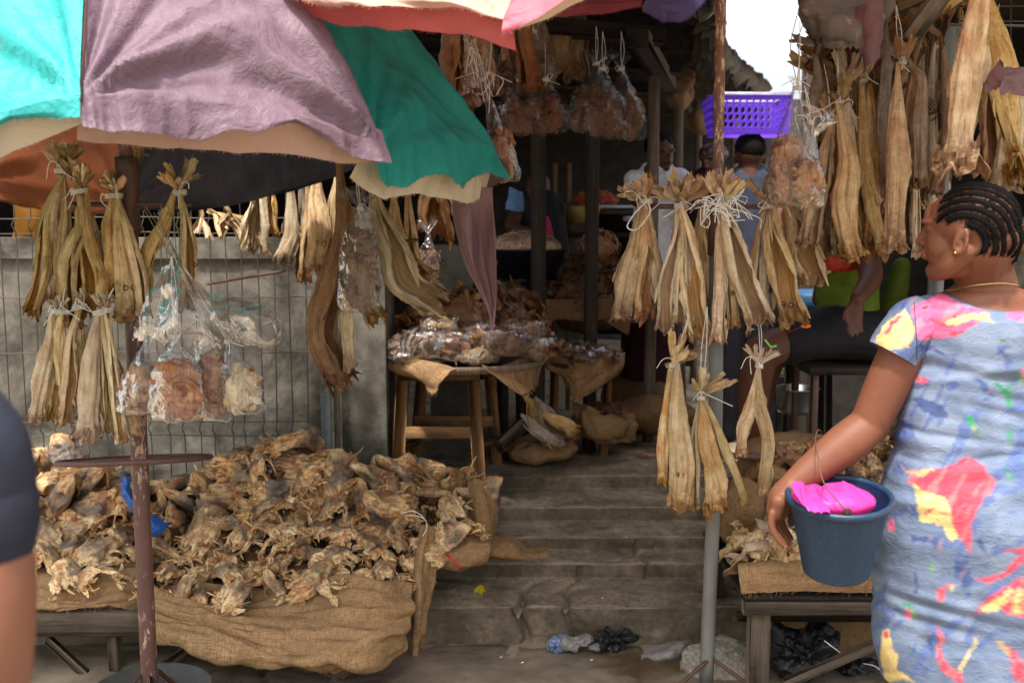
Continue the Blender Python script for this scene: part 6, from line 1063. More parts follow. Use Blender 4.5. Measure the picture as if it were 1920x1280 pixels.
for i in range(9):
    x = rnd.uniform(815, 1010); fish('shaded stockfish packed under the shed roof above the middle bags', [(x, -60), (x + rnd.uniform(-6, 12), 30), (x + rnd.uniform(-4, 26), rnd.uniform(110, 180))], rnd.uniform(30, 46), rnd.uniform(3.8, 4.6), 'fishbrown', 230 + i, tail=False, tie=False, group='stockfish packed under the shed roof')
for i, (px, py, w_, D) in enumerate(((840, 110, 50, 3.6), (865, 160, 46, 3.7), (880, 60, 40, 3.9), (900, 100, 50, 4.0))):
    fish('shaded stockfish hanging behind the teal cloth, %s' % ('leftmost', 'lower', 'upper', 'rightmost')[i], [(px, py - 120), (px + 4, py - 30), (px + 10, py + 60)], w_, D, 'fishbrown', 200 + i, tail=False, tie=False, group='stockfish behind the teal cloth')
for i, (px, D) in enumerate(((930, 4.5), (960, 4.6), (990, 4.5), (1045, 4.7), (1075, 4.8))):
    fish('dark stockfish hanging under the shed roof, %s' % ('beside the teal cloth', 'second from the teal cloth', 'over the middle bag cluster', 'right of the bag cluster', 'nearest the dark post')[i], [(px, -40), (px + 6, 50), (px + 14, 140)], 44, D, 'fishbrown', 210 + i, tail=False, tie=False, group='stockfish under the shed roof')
for i, (pp, D) in enumerate((([(1262, 128), (1282, 132), (1296, 150)], 6.1), ([(1300, 170), (1322, 176), (1342, 190)], 7.0))):
    x, y = pp[1]; g = ico(P(x, y + 28, D), (.10, .07, .12), 5, .05, 7, 3 + i, 3); mk('hanging_cloth_bundle', g, M['burlap'] if i == 0 else M['burlapmid'], label=('beige cloth bundle hanging from the shed eave', 'brown cloth bundle hanging further along the shed eave')[i], cat='cloth bundle')
# ------------------------------------------------------------------ right bench with heap
zb2 = P(1500, 1112, 3.12)[2]; T = thing('low_bench', 'dark plank bench in front of the right heap of dried fish', 'bench', (1.0, 3.4, 0)); xl = P(1392, 1130, 3.12)[0]
mk('bench_top', box(((xl + 1.75) / 2, 3.45, zb2 - .012), (1.75 - xl, .70, .022)), M['wooddk'], T); mk('front_plank', box(((xl + 1.75) / 2, 3.12, zb2 - .035), (1.75 - xl, .035, .066)), M['woodgrey'], T); mk('lower_rail', box(((xl + 1.75) / 2, 3.2, zb2 - .11), (1.75 - xl, .03, .03)), M['wooddk'], T)
mk('leg', box((P(1422, 1200, 3.14)[0], 3.145, (zb2 - .07) / 2), (.068, .05, zb2 - .07)), M['woodgrey'], T); mk('leg', box((P(1400, 1200, 3.2)[0], 3.7, (zb2 - .03) / 2), (.05, .05, zb2 - .03)), M['wooddk'], T); mk('leg', box((1.7, 3.7, (zb2 - .03) / 2), (.05, .05, zb2 - .03)), M['wooddk'], T); mk('leg', box((1.7, 3.16, (zb2 - .07) / 2), (.05, .05, zb2 - .07)), M['wooddk'], T)
mk('loose_pole', beam(P(1470, 1282, 3.05), P(1668, 1196, 3.02), .03, .03), M['woodgrey'], label='weathered pole leaning under the right bench', cat='pole')
mk('burlap_cover', net([[(1390, 1048, 3.24), (1450, 1040, 3.3), (1540, 1040, 3.3), (1640, 1040, 3.3), (1700, 1040, 3.3)], [(1384, 1058, 3.14), (1450, 1058, 3.12), (1540, 1058, 3.11), (1640, 1058, 3.11), (1700, 1058, 3.11)], [(1386, 1085, 3.105), (1450, 1084, 3.095), (1540, 1088, 3.09), (1640, 1090, 3.09), (1700, 1090, 3.09)], [(1390, 1112, 3.10), (1450, 1110, 3.09), (1500, 1108, 3.085), (1640, 1112, 3.085), (1700, 1112, 3.085)]], 150, 60, folds(.004, n=8, seed=41, fine=.001), .0015, 3, 40), M['burlap'], label='folded burlap laid over the front edge of the right bench', cat='burlap')
mk('burlap_underlay', net([[(1385, 840, 4.0), (1500, 815, 4.2), (1700, 810, 4.2)], [(1380, 960, 3.75), (1500, 930, 3.8), (1700, 920, 3.8)], [(1385, 1045, 3.3), (1500, 1040, 3.3), (1700, 1040, 3.3)]], 80, 70, folds(.02, n=7)), M['burlapdk'], label='dark burlap underlay beneath the heap on the right bench', cat='burlap')
YB3 = [(1365, 1040), (1700, 1050)]; YT3 = [(1365, 985), (1400, 900), (1450, 850), (1520, 835), (1700, 815)]
for i, (px, py) in enumerate(scatter((1368, 1690), lambda x: ln_(x, YT3), lambda x: ln_(x, YB3), (30, 19), 130, None, 14)):
    f = (ln_(px, YB3) - py) / (ln_(px, YB3) - ln_(px, YT3)); D = 3.18 + .75 * f
    if f < .45: place(FLK[i % len(FLK)], 'dried_fish_piece', P(px, py, D), (R(40) + rnd.gauss(0, .5), rnd.gauss(0, .4), rnd.gauss(0, 1.5)), rnd.uniform(1., 1.6), M[rnd.choice(['fishpale', 'headgold', 'fish'])], '%s ragged fish piece, %s of the right heap, %s' % ('pale', 'front edge' if f < .15 else 'second row' if f < .3 else 'third row', ('beside the sack by the pole', 'left of the womans fingers', 'behind the womans hand', 'behind the blue bucket')[0 if px < 1410 else 1 if px < 1450 else 2 if px < 1510 else 3]), 'dried fish piece', 'dried fish heaped on the right bench')
    else: put_head(px, py, D, 400 + i, .8, rnd.choice(['head', 'head', 'fishbrown']), 'brown fish head, %s of the right heap, %s' % ('middle' if f < .7 else 'back edge', ('left of the forked fish pair', 'below the forearm', 'above the blue bucket', 'next to the dress')[min(3, int((px - 1368) / 82))]), 'dried fish heaped on the right bench')
for i, (px, py, w_) in enumerate(((1500, 838, 1.25), (1600, 850, 1.0))): mk('sack_behind_heap', ico(P(px, py + 4, 4.0), (.20 * w_, .12, .075), 4, .02, 9, i), M['burlapmid'], label=('rounded burlap sack behind the right heap below the seated man', 'second burlap sack behind the right heap near the woman')[i], cat='sack')
mk('sack_beside_bench', ico(P(1392, 955, 3.55), (.085, .1, .13), 5, .015, 9, 4), M['burlapmid'], label='creased burlap sack between the right pole and the right heap', cat='sack')
mk('black_plastic_bag', ico(P(1510, 1225, 3.25), (.105, .09, .085), 5, .05, 16, 3, 4).join(ribbon([P(1500, 1205, 3.2), P(1508, 1190, 3.2), P(1502, 1178, 3.2)], [.08, .04, .01], (0, -1, 0), 10, 6, .5, 3)), M['blackbag'], label='knotted black plastic bag under the right bench', cat='plastic bag')
mk('black_plastic_bag', ico(P(1605, 1250, 3.35), (.08, .07, .045), 4, .03, 16, 7, 4), M['blackbag'], label='flattened black bag further right under the bench', cat='plastic bag')
mk('sack_under_bench', ico(P(1560, 1180, 3.6), (.17, .13, .12), 4, .02, 8, 5), M['burlapmid'], label='burlap sack stored under the right bench behind the black bag', cat='sack'); mk('sack_under_bench', ico(P(1480, 1190, 3.55), (.10, .1, .09), 4, .02, 8, 8), M['burlapmid'], label='small burlap sack under the right bench near its leg', cat='sack'); mk('sack_under_bench', ico(P(1600, 1275, 3.4), (.15, .1, .05), 4, .02, 8, 9), M['burlap'], label='burlap folded on the ground under the right bench', cat='sack')
mk('loose_twine', tube([P(1545, 1200, 3.1), P(1565, 1215, 3.08), P(1580, 1226, 3.08)], .0018, 5, 12).join(tube([P(1618, 1243, 3.04), P(1640, 1248, 3.04), P(1658, 1262, 3.04)], .0018, 5, 12)), M['twine'], label='white cord ends under the right bench', cat='cord')
# lump of stone at the pole foot
mk('stone_lump', ico(P(1348, 1252, 3.36) + np.array((0, 0, -.01)), (.145, .11, .115), 5, .022, 9, 2, 4), M['boulder'], label='rounded pebbly concrete lump behind the foot of the right pole', cat='stone')
# litter
def litter(label, px, py, D, r, m, seed, amp=.5): g = ico(P(px, py, D) + np.array((0, 0, r[2] * .2)), r, 5, r[2] * amp * 1.6, 26, seed, 4); return mk('plastic_litter', g, M[m], label=label, cat='litter')
M['greyfilm'] = simple('dirty_grey_film', (.34, .32, .30), .4, .4, 30, .3, .8, 60, trans=.3); M['bluefilm'] = simple('blue_print_sachet', (.14, .20, .34), .35, .4, 60, .8, .8, 60, stain=(.5, .5, .52), stainscale=30)
litter('blue and white plastic sachet lying in front of the kerb', 1043, 1208, 3.50, (.032, .03, .024), 'bluefilm', 2); litter('crumpled greyish clear bag in front of the kerb', 1082, 1206, 3.48, (.060, .04, .024), 'greyfilm', 3); litter('thin tail of the crumpled grey bag', 1124, 1214, 3.47, (.035, .02, .010), 'greyfilm', 13)
litter('crumpled black plastic bag in front of the kerb', 1150, 1198, 3.50, (.062, .04, .036), 'blackbag', 4, 1.)
mk('plastic_litter', net([[(1225, 1212, 3.50), (1250, 1205, 3.50), (1278, 1200, 3.52), (1292, 1200, 3.52)], [(1212, 1226, 3.46), (1245, 1216, 3.43), (1275, 1208, 3.43), (1302, 1214, 3.48)], [(1203, 1236, 3.44), (1240, 1232, 3.40), (1268, 1228, 3.40), (1296, 1224, 3.46)], [(1202, 1243, 3.43), (1240, 1243, 3.41), (1265, 1240, 3.42), (1290, 1232, 3.45)]], 60, 50, lambda A, UV: fbm(A * 20, 3, 3) * .008), M['greyfilm'], label='flat milky plastic bag on the paving left of the stone lump', cat='litter')
mk('yellow_scrap', ribbon([P(898, 1112, 3.68), P(903, 1104, 3.66), P(908, 1108, 3.64)], [.03, .04, .02], (0, -1, .4), 8, 5, .6, 1), M['yellowp'], label='small yellow plastic scrap on the kerb stone', cat='litter')
for i, (px, py, D) in enumerate(((1168, 1126, 3.66), (1140, 1160, 3.60), (1130, 1124, 3.68), (1062, 1033, 4.0), (1230, 1030, 4.05), (1175, 1010, 4.05), (1015, 982, 4.3), (1248, 1132, 3.65), (980, 1245, 3.35), (1180, 1200, 3.5), (1110, 1240, 3.4), (940, 1235, 3.45))):
    c = P(px, py, D); bb = c + (0, 0, .006); mk('pale_litter_speck', ribbon([bb - (.005, 0, 0), bb + (0, 0, .002), bb + (.005, .004, 0)], [.003, .005, .002], (0, -.6, 1), 6, 3, .4, i), M['twine'] if i % 3 else M['red'], label='tiny scrap of fish or paper lying on the steps', cat='litter', group='tiny scraps on the steps')

# ------------------------------------------------------------------ the woman with the bucket
def W(px, py, D=2.33): return P(px, py, D)
def zat(py, D=2.35): return P(960, py, D)[2]
def xat(px, py=640, D=2.385): return P(px, py, D)[0]
WT = thing('person', 'woman with cornrowed hair in a blue floral dress, bucket over her forearm', 'person', (1.12, 2.40, 0))
YC = 2.40
RG = [  # py, left, right, depth half, side lift
 (1290, 1664, 2062, .150), (1200, 1655, 2066, .155), (1100, 1655, 2062, .165), (1000, 1660, 2054, .172), (930, 1670, 2042, .168), (860, 1681, 2024, .155), (800, 1690, 2012, .140), (740, 1699, 2008, .135), (690, 1707, 2008, .135), (645, 1711, 2004, .135), (610, 1713, 1998, .130)]
def ringpts(xl, xr, z, b, lift, n, yc=YC, pw=1., inset=0., back=0.):
    th = -PI / 2 + np.linspace(-PI, PI, n, endpoint=False); th = th + .35 * np.sin(th + PI / 2)
    a = (xr - xl) / 2 - inset; b = b - inset; c, s = np.cos(th), np.sin(th)
    x = (xl + xr) / 2 + a * np.sign(c) * np.abs(c) ** pw; y = yc + b * np.sign(s) * np.abs(s) ** pw
    return np.stack([x, y, z + lift * c ** 2 - back * np.clip(-s, 0, 1) ** 2], -1)
# skin
n = 64; rings = []
for py, l, r, b in RG: rings.append(ringpts(xat(l, py), xat(r, py), zat(py), b, 0, n, pw=.88, inset=.026))
for l, r, py, b, lf in ((1732, 1975, 590, .106, .0), (1754, 1950, 574, .094, .002), (1772, 1930, 552, .086, .0), (1795, 1902, 535, .066, 0), (1798, 1892, 500, .058, 0), (1796, 1884, 462, .058, 0)): rings.append(ringpts(xat(l, py), xat(r, py), zat(py), b, lf, n, yc=2.388, pw=.95, inset=.0))
A = cr(np.array(rings), 90); nr = len(A); V = np.concatenate([A.reshape(-1, 3), A[:1].mean(1), A[-1:].mean(1)]); tri = []
for j in range(n): tri += [(nr * n, (j + 1) % n, j), (nr * n + 1, (nr - 1) * n + j, (nr - 1) * n + (j + 1) % n)]
parts = [G().add(V, gridf(nr, n, True), None, None, tri)]
YAW = R(42); HF = np.array((-math.cos(YAW), math.sin(YAW), 0)); HS = np.array((-math.sin(YAW), -math.cos(YAW), 0)); HU = np.array((0, 0, 1.)); HC = W(1820, 428)
ROT = np.stack([HF * .96, HS, HU], 0); ROTI = np.stack([HF / .96, HS, HU], 0)
def hl(p): return HC + np.asarray(p, float) @ ROT
def hell(c, r, rot=None): g = ico((0, 0, 0), r, 3); g.V[0] = hl(g.V[0] @ (np.array(Euler(rot).to_matrix()).T if rot else np.eye(3)) + np.array(c)); return g
def hlimb(p, r, **k): return limb([hl(q) for q in p], r, **k)
CC, CR_ = np.array((-.010, 0, .016)), np.array((.099, .080, .088))
parts += [hell(CC, CR_), hell((.044, 0, -.030), (.060, .058, .086)), hell((.02, 0, .02), (.080, .070, .072)), hell((.052, .034, -.040), (.036, .027, .036)), hell((.052, -.034, -.040), (.036, .027, .036)),
          hlimb([(-.010, .052, -.052), (.03, .044, -.088), (.074, .012, -.106)], [.024, .024, .020]), hlimb([(-.010, -.052, -.052), (.03, -.044, -.088), (.074, -.012, -.106)], [.024, .024, .020]), hell((.080, 0, -.100), (.022, .022, .019)), hell((.03, 0, -.085), (.05, .042, .034)),
          hlimb([(.100, 0, .004), (.112, 0, -.020), (.117, 0, -.032)], [.010, .011, .0125], n=12), hell((.104, .013, -.035), (.013, .009, .009)), hell((.104, -.013, -.035), (.013, .009, .009)),
          hell((.102, 0, -.056), (.013, .024, .0075)), hell((.099, 0, -.0685), (.013, .021, .008)), hell((.086, .030, .016), (.020, .026, .009)), hell((.086, -.030, .016), (.020, .026, .009)), hell((.078, .033, .000), (.018, .015, .011)), hell((.078, -.033, .000), (.018, .015, .011)), hell((.09, 0, .03), (.018, .04, .03)),
          limb([hl((-.03, 0, -.03)), W(1838, 505, 2.365), W(1846, 552, 2.385)], [.066, .060, .064]), limb([hl((-.075, 0, -.02)), W(1862, 500, 2.38), W(1868, 545, 2.37)], [.040, .046, .05])]
ea = np.linspace(0, 2 * PI, 28)
for sg in (1, -1):
    er = np.stack([-.006 + .0145 * np.cos(ea) - .004 * np.sin(ea), sg * (.080 + .007 * (np.cos(ea) < 0) * -np.cos(ea)), -.030 + .0275 * np.sin(ea)], -1); er[:, 1] -= sg * .003
    parts += [tube(hl(er), .0050, 8), hell((-.004, sg * .074, -.034), (.013, .006, .024)), hell((.002, sg * .079, -.053), (.008, .005, .009)), tube(hl(np.stack([-.005 + .007 * np.cos(ea[:16]) , sg * .081 + 0 * ea[:16], -.026 + .016 * np.sin(ea[:16] - .6)], -1)), .0036, 6)]
# arm with the bucket
J0, J1, J2 = W(1716, 606, 2.37), W(1630, 796, 2.40), W(1481, 912, 2.37)
parts += [limb([W(1740, 592, 2.38), J0, (J0 + J1) / 2 + (.002, 0, .004), J1], [.040, .049, .0535, .047], n=40, m=30), limb([J1, J1 + (J2 - J1) * .3 + (0, 0, -.002), J1 + (J2 - J1) * .7, J2], [.047, .050, .040, .0295], n=40, m=30), ico(J1 + (.008, .01, -.008), .042, 3)]
parts += [limb([J2, W(1466, 932, 2.37), W(1457, 956, 2.375)], [.029, .031, .027], sy=1.25), limb([W(1461, 940, 2.34), W(1455, 964, 2.345)], [.020, .016]), limb([W(1468, 938, 2.41), W(1461, 962, 2.42)], [.020, .016])]
FNG = [([(1448, 962, 2.335), (1447, 986, 2.333), (1457, 1008, 2.330), (1471, 1024, 2.328)], (.0098, .0092, .0083, .0068)), ([(1450, 964, 2.356), (1450, 990, 2.352), (1463, 1012, 2.348), (1478, 1026, 2.345)], (.0102, .0095, .0086, .007)),
       ([(1456, 966, 2.377), (1459, 988, 2.374), (1472, 1008, 2.370), (1482, 1019, 2.366)], (.0102, .0095, .0085, .007)), ([(1462, 966, 2.398), (1467, 984, 2.396), (1477, 1000, 2.392), (1484, 1010, 2.388)], (.010, .0092, .0082, .0068))]
for pts_, rs in FNG: parts.append(limb([P(*q) for q in pts_], rs, n=12, m=16))
parts.append(limb([P(1472, 928, 2.41), P(1482, 944, 2.42), P(1485, 962, 2.415), P(1484, 982, 2.405)], (.017, .0125, .011, .0082), n=12, m=16))
# other arm, legs and feet (outside the frame)
mx = 2 * (xat(1713) + xat(1998)) / 2
def mir(p): return np.array((mx - p[0], p[1], p[2]))
parts += [limb([mir(W(1740, 592, 2.38)), mir(J0), np.array((mx - J1[0] - .03, 2.40, J1[2])), np.array((mx - J1[0] - .0, 2.30, J1[2] - .24))], [.058, .056, .048, .03]), ico(np.array((mx - J1[0], 2.29, J1[2] - .30)), (.03, .02, .055), 3)]
for sx in (-.10, .10): parts.append(limb([(mx / 2 + sx, YC, .62), (mx / 2 + sx, YC - .01, .42), (mx / 2 + sx, YC - .02, .26), (mx / 2 + sx, YC + .0, .07)], [.085, .058, .056, .036])); parts.append(limb([(mx / 2 + sx, YC - .02, .035), (mx / 2 + sx, YC + .16, .03)], [.034, .032]))
g = remesh('body', parts, .0032, M['skin'], None, 4); V = g.V[0]; L = (V - HC) @ ROTI.T
def hairzone(L): 
    x, z = L[:, 0], L[:, 2]; return (x < .060 - .25 * np.clip(z - .06, 0, 1)) & (z > np.where(x > -.01, .012, np.where(x > -.04, -.02, -.052))) & (z > .012 - (x < -.012) * .1) & (np.linalg.norm((L - CC) / CR_, axis=1) > .9)
k = np.zeros((len(V), 3)); hzv = hairzone(L) & (np.abs(L[:, 2]) < .2) & (np.abs(L[:, 0]) < .2) & (np.abs(L[:, 1]) < .2); k[hzv, 0] = .28 + .3 * vn(L[hzv] * 160, 2)
for pts_, rs in FNG:
    tipp = P(*pts_[-1]); d_ = tipp - P(*pts_[-2]); d_ = nz(d_); cn = tipp + d_ * .003 + np.array((.003, -.004, .002)); nl = (np.linalg.norm((V - cn), axis=1) < .0062) & (V[:, 1] < tipp[1] + .002); k[nl, 2] = .8
wr = np.abs(((V - J1) * nz(J2 - J1)).sum(1) - (-.010) ) < .0022; wr &= (np.linalg.norm(V - J1, axis=1) < .055) & (V[:, 0] < J1[0] + .03); k[wr, 0] = .35  # elbow crease shade drawn as a dark line in the skin colour
lip = (((L - np.array((.108, 0, -.062))) / np.array((.02, .026, .013))) ** 2).sum(1) < 1; k[lip, 1] = .6; g.k[0] = k
body = mk('body', g, M['skin'], WT)
bv = BVHTree.FromPolygons([Vector(v) for v in g.V[0]], g.Q[0].tolist())
hg = G(); a0 = nz(np.array((-.02, .86, -.50))); ax = nz(np.array((1., 0, 0)) - a0 * a0[0]); az = np.cross(ax, a0); az = az if az[2] > 0 else -az
for rho in (26, 38.5, 51, 63.5, 76, 88.5, 101, 113.5, 126, 138.5):
    al = np.radians(np.linspace(-20, 260, 300)); rr = R(rho); wob = 0
    d = a0[None] * math.cos(rr) + (ax[None] * np.cos(al)[:, None] + az[None] * np.sin(al)[:, None]) * math.sin(rr); q = CC + d * CR_
    ok = hairzone(CC + (q - CC) * 1.02)
    idx = np.where(ok)[0]
    if len(idx) < 12: continue
    runs = np.split(idx, np.where(np.diff(idx) > 1)[0] + 1); run = max(runs, key=len); q = q[run]
    pts_ = []
    for s_ in q:
        o_ = hl(CC + (s_ - CC) * 1.6); dr = hl(s_) - o_; h = bv.ray_cast(Vector(o_), Vector(dr).normalized()); pts_.append(np.array(h[0]) if h[0] is not None else hl(s_))
    pts_ = np.array(pts_); Ls = np.concatenate([[0], np.cumsum(np.linalg.norm(np.diff(pts_, axis=0), axis=1))]); m_ = int(Ls[-1] / .0011); tt = np.linspace(0, Ls[-1], m_); q2 = np.stack([np.interp(tt, Ls, pts_[:, c]) for c in range(3)], -1)
    nrm = nz(q2 - hl(CC)); ta = nz(np.gradient(q2, axis=0)); sd = np.cross(nrm, ta); taper = np.clip(np.minimum(tt / .02 + .35, (Ls[-1] - tt) / .012 + .4), 0, 1)
    for ph in (0, PI * 2 / 3, PI * 4 / 3):
        w_ = 2 * PI / .014; c = q2 + sd * (np.sin(tt * w_ + ph) * .0040 * taper)[:, None] + nrm * (-.0012 + np.cos(tt * w_ + ph) * .0020 * taper)[:, None]
        hg.join(tube(c, .0036 * taper * (1 + .12 * np.sin(tt * 1900)), 7))
    for _ in range(300):
        i = rnd.randrange(m_); s0 = rnd.choice((-1, 1)); p = q2[i] + sd[i] * s0 * rnd.uniform(.003, .007) + nrm[i] * rnd.uniform(0, .002); e = p + sd[i] * s0 * rnd.uniform(.002, .006) + ta[i] * rnd.gauss(.002, .005); hg.join(tube([p + nrm[i] * .001, (p + e) / 2 + nrm[i] * .0014, e + nrm[i] * .0003], .00055, 3, cap=False))
for i in range(12): 
    p = hl((-.100 + rnd.gauss(0, .004), .0 + rnd.gauss(0, .02), -.018 + rnd.gauss(0, .012))); hg.join(tube([p, p + np.array((.010, -.004, rnd.gauss(0, .004))), p + np.array((.018, -.004, rnd.gauss(0, .008)))], .0018, 5, 8))
mk('hair', hg, M['hair'], WT)
mk('earring', ico(hl((.004, .086, -.055)), .0030, 2), M['gold'], WT)
pts_ = []
for a in np.linspace(0, 2 * PI, 60):
    c = W(1846, 545, 2.385) + np.array((0, 0, -.022 * math.sin(a))); o_ = c + np.array((math.cos(a) * .3, math.sin(a) * .3, .0)); h = bv.ray_cast(Vector(o_), Vector(c - o_).normalized()); pts_.append(np.array(h[0]) + nz(o_ - c) * .0012 if h[0] is not None else c)
mk('necklace', tube(np.array(pts_), .0016, 6, cap=False), M['gold'], WT)
# dress
n = 460; rings = []
hem = ringpts(xat(1664, 1290), xat(2062, 1290), .50, .15, 0, n, pw=.88)
rings.append(hem)
for py, l, r, b in RG: rings.append(ringpts(xat(l, py), xat(r, py), zat(py), b, 0, n, pw=.88))
rings.append(ringpts(xat(1716), xat(1992), zat(583), .124, .012, n, yc=2.398, pw=.92)); rings.append(ringpts(xat(1734), xat(1972), zat(575), .118, .022, n, yc=2.392, pw=.95, back=.004)); rings.append(ringpts(xat(1760), xat(1946), zat(578), .108, .034, n, yc=2.388, back=.009)); 
A = cr(np.array(rings), 520)
UVd = np.stack(np.broadcast_arrays(np.linspace(0, 1.2, n)[None], np.linspace(0, 1, 520)[:, None]), -1); Nn = nz(A - np.array((mx / 2, YC, 0)) * np.array((1, 1, 0)) - A * np.array((0, 0, 1.)))
z = A[..., 2]; d = fbm(A * np.array((2.2, 2.2, 6)), 3, 3) * .006
for (zc, am, fr, sl) in ((zat(690), .0035, 42, .10), (zat(840), .005, 34, -.16), (zat(760), .0025, 50, .25), (zat(905), .004, 26, -.30), (zat(1130), .0030, 40, .12)):
    d = d + am * np.exp(-((z - zc) / .05) ** 2) * np.sin((z + sl * (A[..., 0] - 1.1) + .012 * vn(A * 7, 4)) * fr * 3.2 + 1.5 * vn(A * np.array((5, 5, 2)), 6)) * (.5 + .5 * vn(A * np.array((6, 6, 9)), 7))
d = d + np.clip((zat(930) - z) / .25, 0, 1) * vn(A * np.array((9, 9, 1.6)) + 4, 8) * .012 + (ridg(A * np.array((13, 13, 22)), 9) - .3) * .0012
d = d * 1.5 + .003 + .004 * np.exp(-((z - zat(700) - .25 * (A[..., 0] - 1.05)) / .012) ** 2) - .004 * np.exp(-((z - zat(812) + .12 * (A[..., 0] - 1.05) + .01 * vn(A * 9, 2)) / .010) ** 2) - .003 * np.exp(-((z - zat(850) - .10 * (A[..., 0] - 1.05) + .01 * vn(A * 9, 3)) / .009) ** 2); d = d * np.clip((zat(575) - z) / .03, .15, 1); A = A + Nn * d[..., None]
def q3(pts): return [(1340 + a * .3906, 780 + b * .3906) for a, b in pts]
def q2_(pts): return [(1400 + a * .3906, 300 + b * .3906) for a, b in pts]
RED, PNK, YEL, NVY, GRN, WHT, ORG = (.62, .05, .085), (.72, .11, .24), (.66, .50, .17), (.045, .075, .20), (.02, .24, .08), (.70, .72, .78), (.86, .36, .16)
SH = [(YEL, [(1652, 612), (1700, 578), (1714, 615), (1704, 652), (1662, 660), (1643, 638)]), (RED, [(1655, 622), (1672, 600), (1690, 588), (1694, 596), (1676, 612), (1660, 628)]), (PNK, [(1645, 640), (1662, 655), (1695, 676), (1700, 686), (1668, 670), (1646, 652)]), (NVY, [(1688, 566), (1722, 550), (1716, 566), (1686, 580)]),
      (PNK, [(1710, 575), (1765, 548), (1812, 575), (1850, 583), (1838, 602), (1792, 630), (1722, 638), (1714, 602)]), (RED, [(1735, 600), (1790, 590), (1810, 600), (1770, 612)]), (YEL, [(1770, 604), (1812, 588), (1846, 586), (1864, 606), (1832, 596), (1792, 612)]), (PNK, [(1885, 592), (1925, 560), (1975, 590), (1930, 612)]),
      (PNK, [(1925, 600), (1990, 610), (1990, 700), (1930, 660)]),
      (RED, q3([(915, 305), (1000, 255), (1120, 240), (1230, 190), (1290, 240), (1345, 310), (1330, 370), (1290, 400), (1250, 470), (1225, 560), (1235, 670), (1200, 600), (1150, 560), (1130, 480), (1100, 400), (1040, 370), (980, 360)])), (YEL, q3([(950, 310), (1000, 362), (1060, 380), (1120, 400), (1137, 470), (1150, 540), (1172, 580), (1135, 605), (1100, 540), (1060, 515), (980, 510), (972, 420)])), (ORG, q3([(895, 235), (930, 262), (1000, 258), (1070, 248), (1000, 288), (930, 275)])),
      (RED, q3([(1000, 460), (1060, 432), (1070, 440), (1010, 474)])), (RED, q3([(1080, 465), (1125, 462), (1125, 472), (1085, 478)])),
      (RED, q3([(1245, 792), (1400, 740), (1490, 640), (1490, 690), (1420, 752), (1330, 797)])), (RED, q3([(1370, 642), (1490, 625), (1490, 652), (1400, 656)])), (RED, q3([(1242, 948), (1330, 858), (1440, 790), (1560, 740), (1560, 980), (1400, 950), (1350, 895), (1272, 945)])), (YEL, q3([(1262, 942), (1350, 880), (1440, 806), (1415, 880), (1350, 938)])), (YEL, q3([(1420, 950), (1450, 850), (1480, 790), (1470, 950)])), (RED, q3([(1060, 830), (1100, 820), (1140, 800), (1104, 850), (1096, 885), (1070, 888)])), (YEL, q3([(1130, 830), (1158, 800), (1150, 830), (1135, 842)])),
      (GRN, q3([(1022, 698), (1062, 720), (1056, 748), (1030, 730)])), (GRN, q3([(875, 876), (940, 905), (972, 962), (955, 966), (920, 915)])), (GRN, q3([(1210, -10), (1245, 30), (1282, 120), (1240, 60), (1215, 30)])), (GRN, q3([(1410, 60), (1432, 80), (1425, 120), (1400, 140)])), (GRN, q3([(1395, 230), (1432, 300), (1420, 305), (1398, 270)])),
      (YEL, q3([(805, 1022), (840, 1012), (852, 1120), (888, 1135), (872, 1212), (960, 1268), (812, 1265), (800, 1150)])), (RED, q3([(815, 1030), (838, 1024), (836, 1060), (812, 1062)])), (RED, q3([(1068, 1000), (1104, 1060), (1086, 1150), (1140, 1210), (1197, 1240), (1180, 1280), (1120, 1245), (1058, 1160), (1080, 1070)])), (YEL, q3([(1250, 1050), (1264, 1080), (1222, 1160), (1182, 1232), (1168, 1212), (1230, 1120)])), (NVY, q3([(1018, 1020), (1045, 1060), (1060, 1160), (1040, 1150), (1015, 1060)])),
      (RED, q3([(1378, 1085), (1432, 1110), (1490, 1200), (1490, 1285), (1442, 1275), (1430, 1175)])), (YEL, q3([(1348, 1072), (1382, 1080), (1430, 1170), (1400, 1130)])), (PNK, q3([(832, 500), (862, 478), (872, 540), (835, 562)])), (PNK, q3([(918, 925), (945, 940), (952, 980), (925, 955)])),
      (NVY, q3([(935, 560), (1000, 580), (1080, 575), (1120, 615), (1070, 655), (1040, 610), (960, 600)])), (NVY, q3([(1260, 560), (1300, 640), (1322, 680), (1300, 675), (1262, 610)])), (NVY, q3([(965, 725), (975, 850), (965, 850), (958, 760)])), (NVY, q3([(1145, 690), (1210, 700), (1245, 800), (1200, 830), (1160, 760)])),
      (GRN, q2_([(1193, 1000), (1215, 1080), (1240, 1100), (1268, 1060), (1272, 1000), (1260, 1100), (1268, 1180), (1252, 1195), (1235, 1130), (1203, 1085)])), (GRN, q2_([(1310, 960), (1322, 1080), (1295, 1092), (1306, 1020)])), (PNK, q2_([(1315, 1010), (1360, 980), (1360, 1080), (1325, 1050)])), (NVY, q2_([(1100, 1048), (1150, 1060), (1188, 1140), (1158, 1132), (1120, 1090)])), (GRN, q2_([(1055, 1215), (1092, 1250), (1096, 1290), (1058, 1262)])), (GRN, q2_([(1195, 858), (1235, 852), (1250, 868), (1212, 866)])),
      (RED, q2_([(800, 1040), (872, 1042), (850, 1078), (812, 1062)])), (NVY, q2_([(1212, 880), (1240, 930), (1272, 960), (1256, 1012), (1240, 1000), (1226, 930)])), (NVY, q2_([(790, 1140), (860, 1150), (930, 1180), (1000, 1240), (900, 1230), (830, 1190)])), (NVY, q2_([(830, 880), (900, 900), (960, 940), (900, 925), (840, 920)])), (RED, q2_([(970, 835), (1040, 815), (1060, 825), (985, 842)]))]
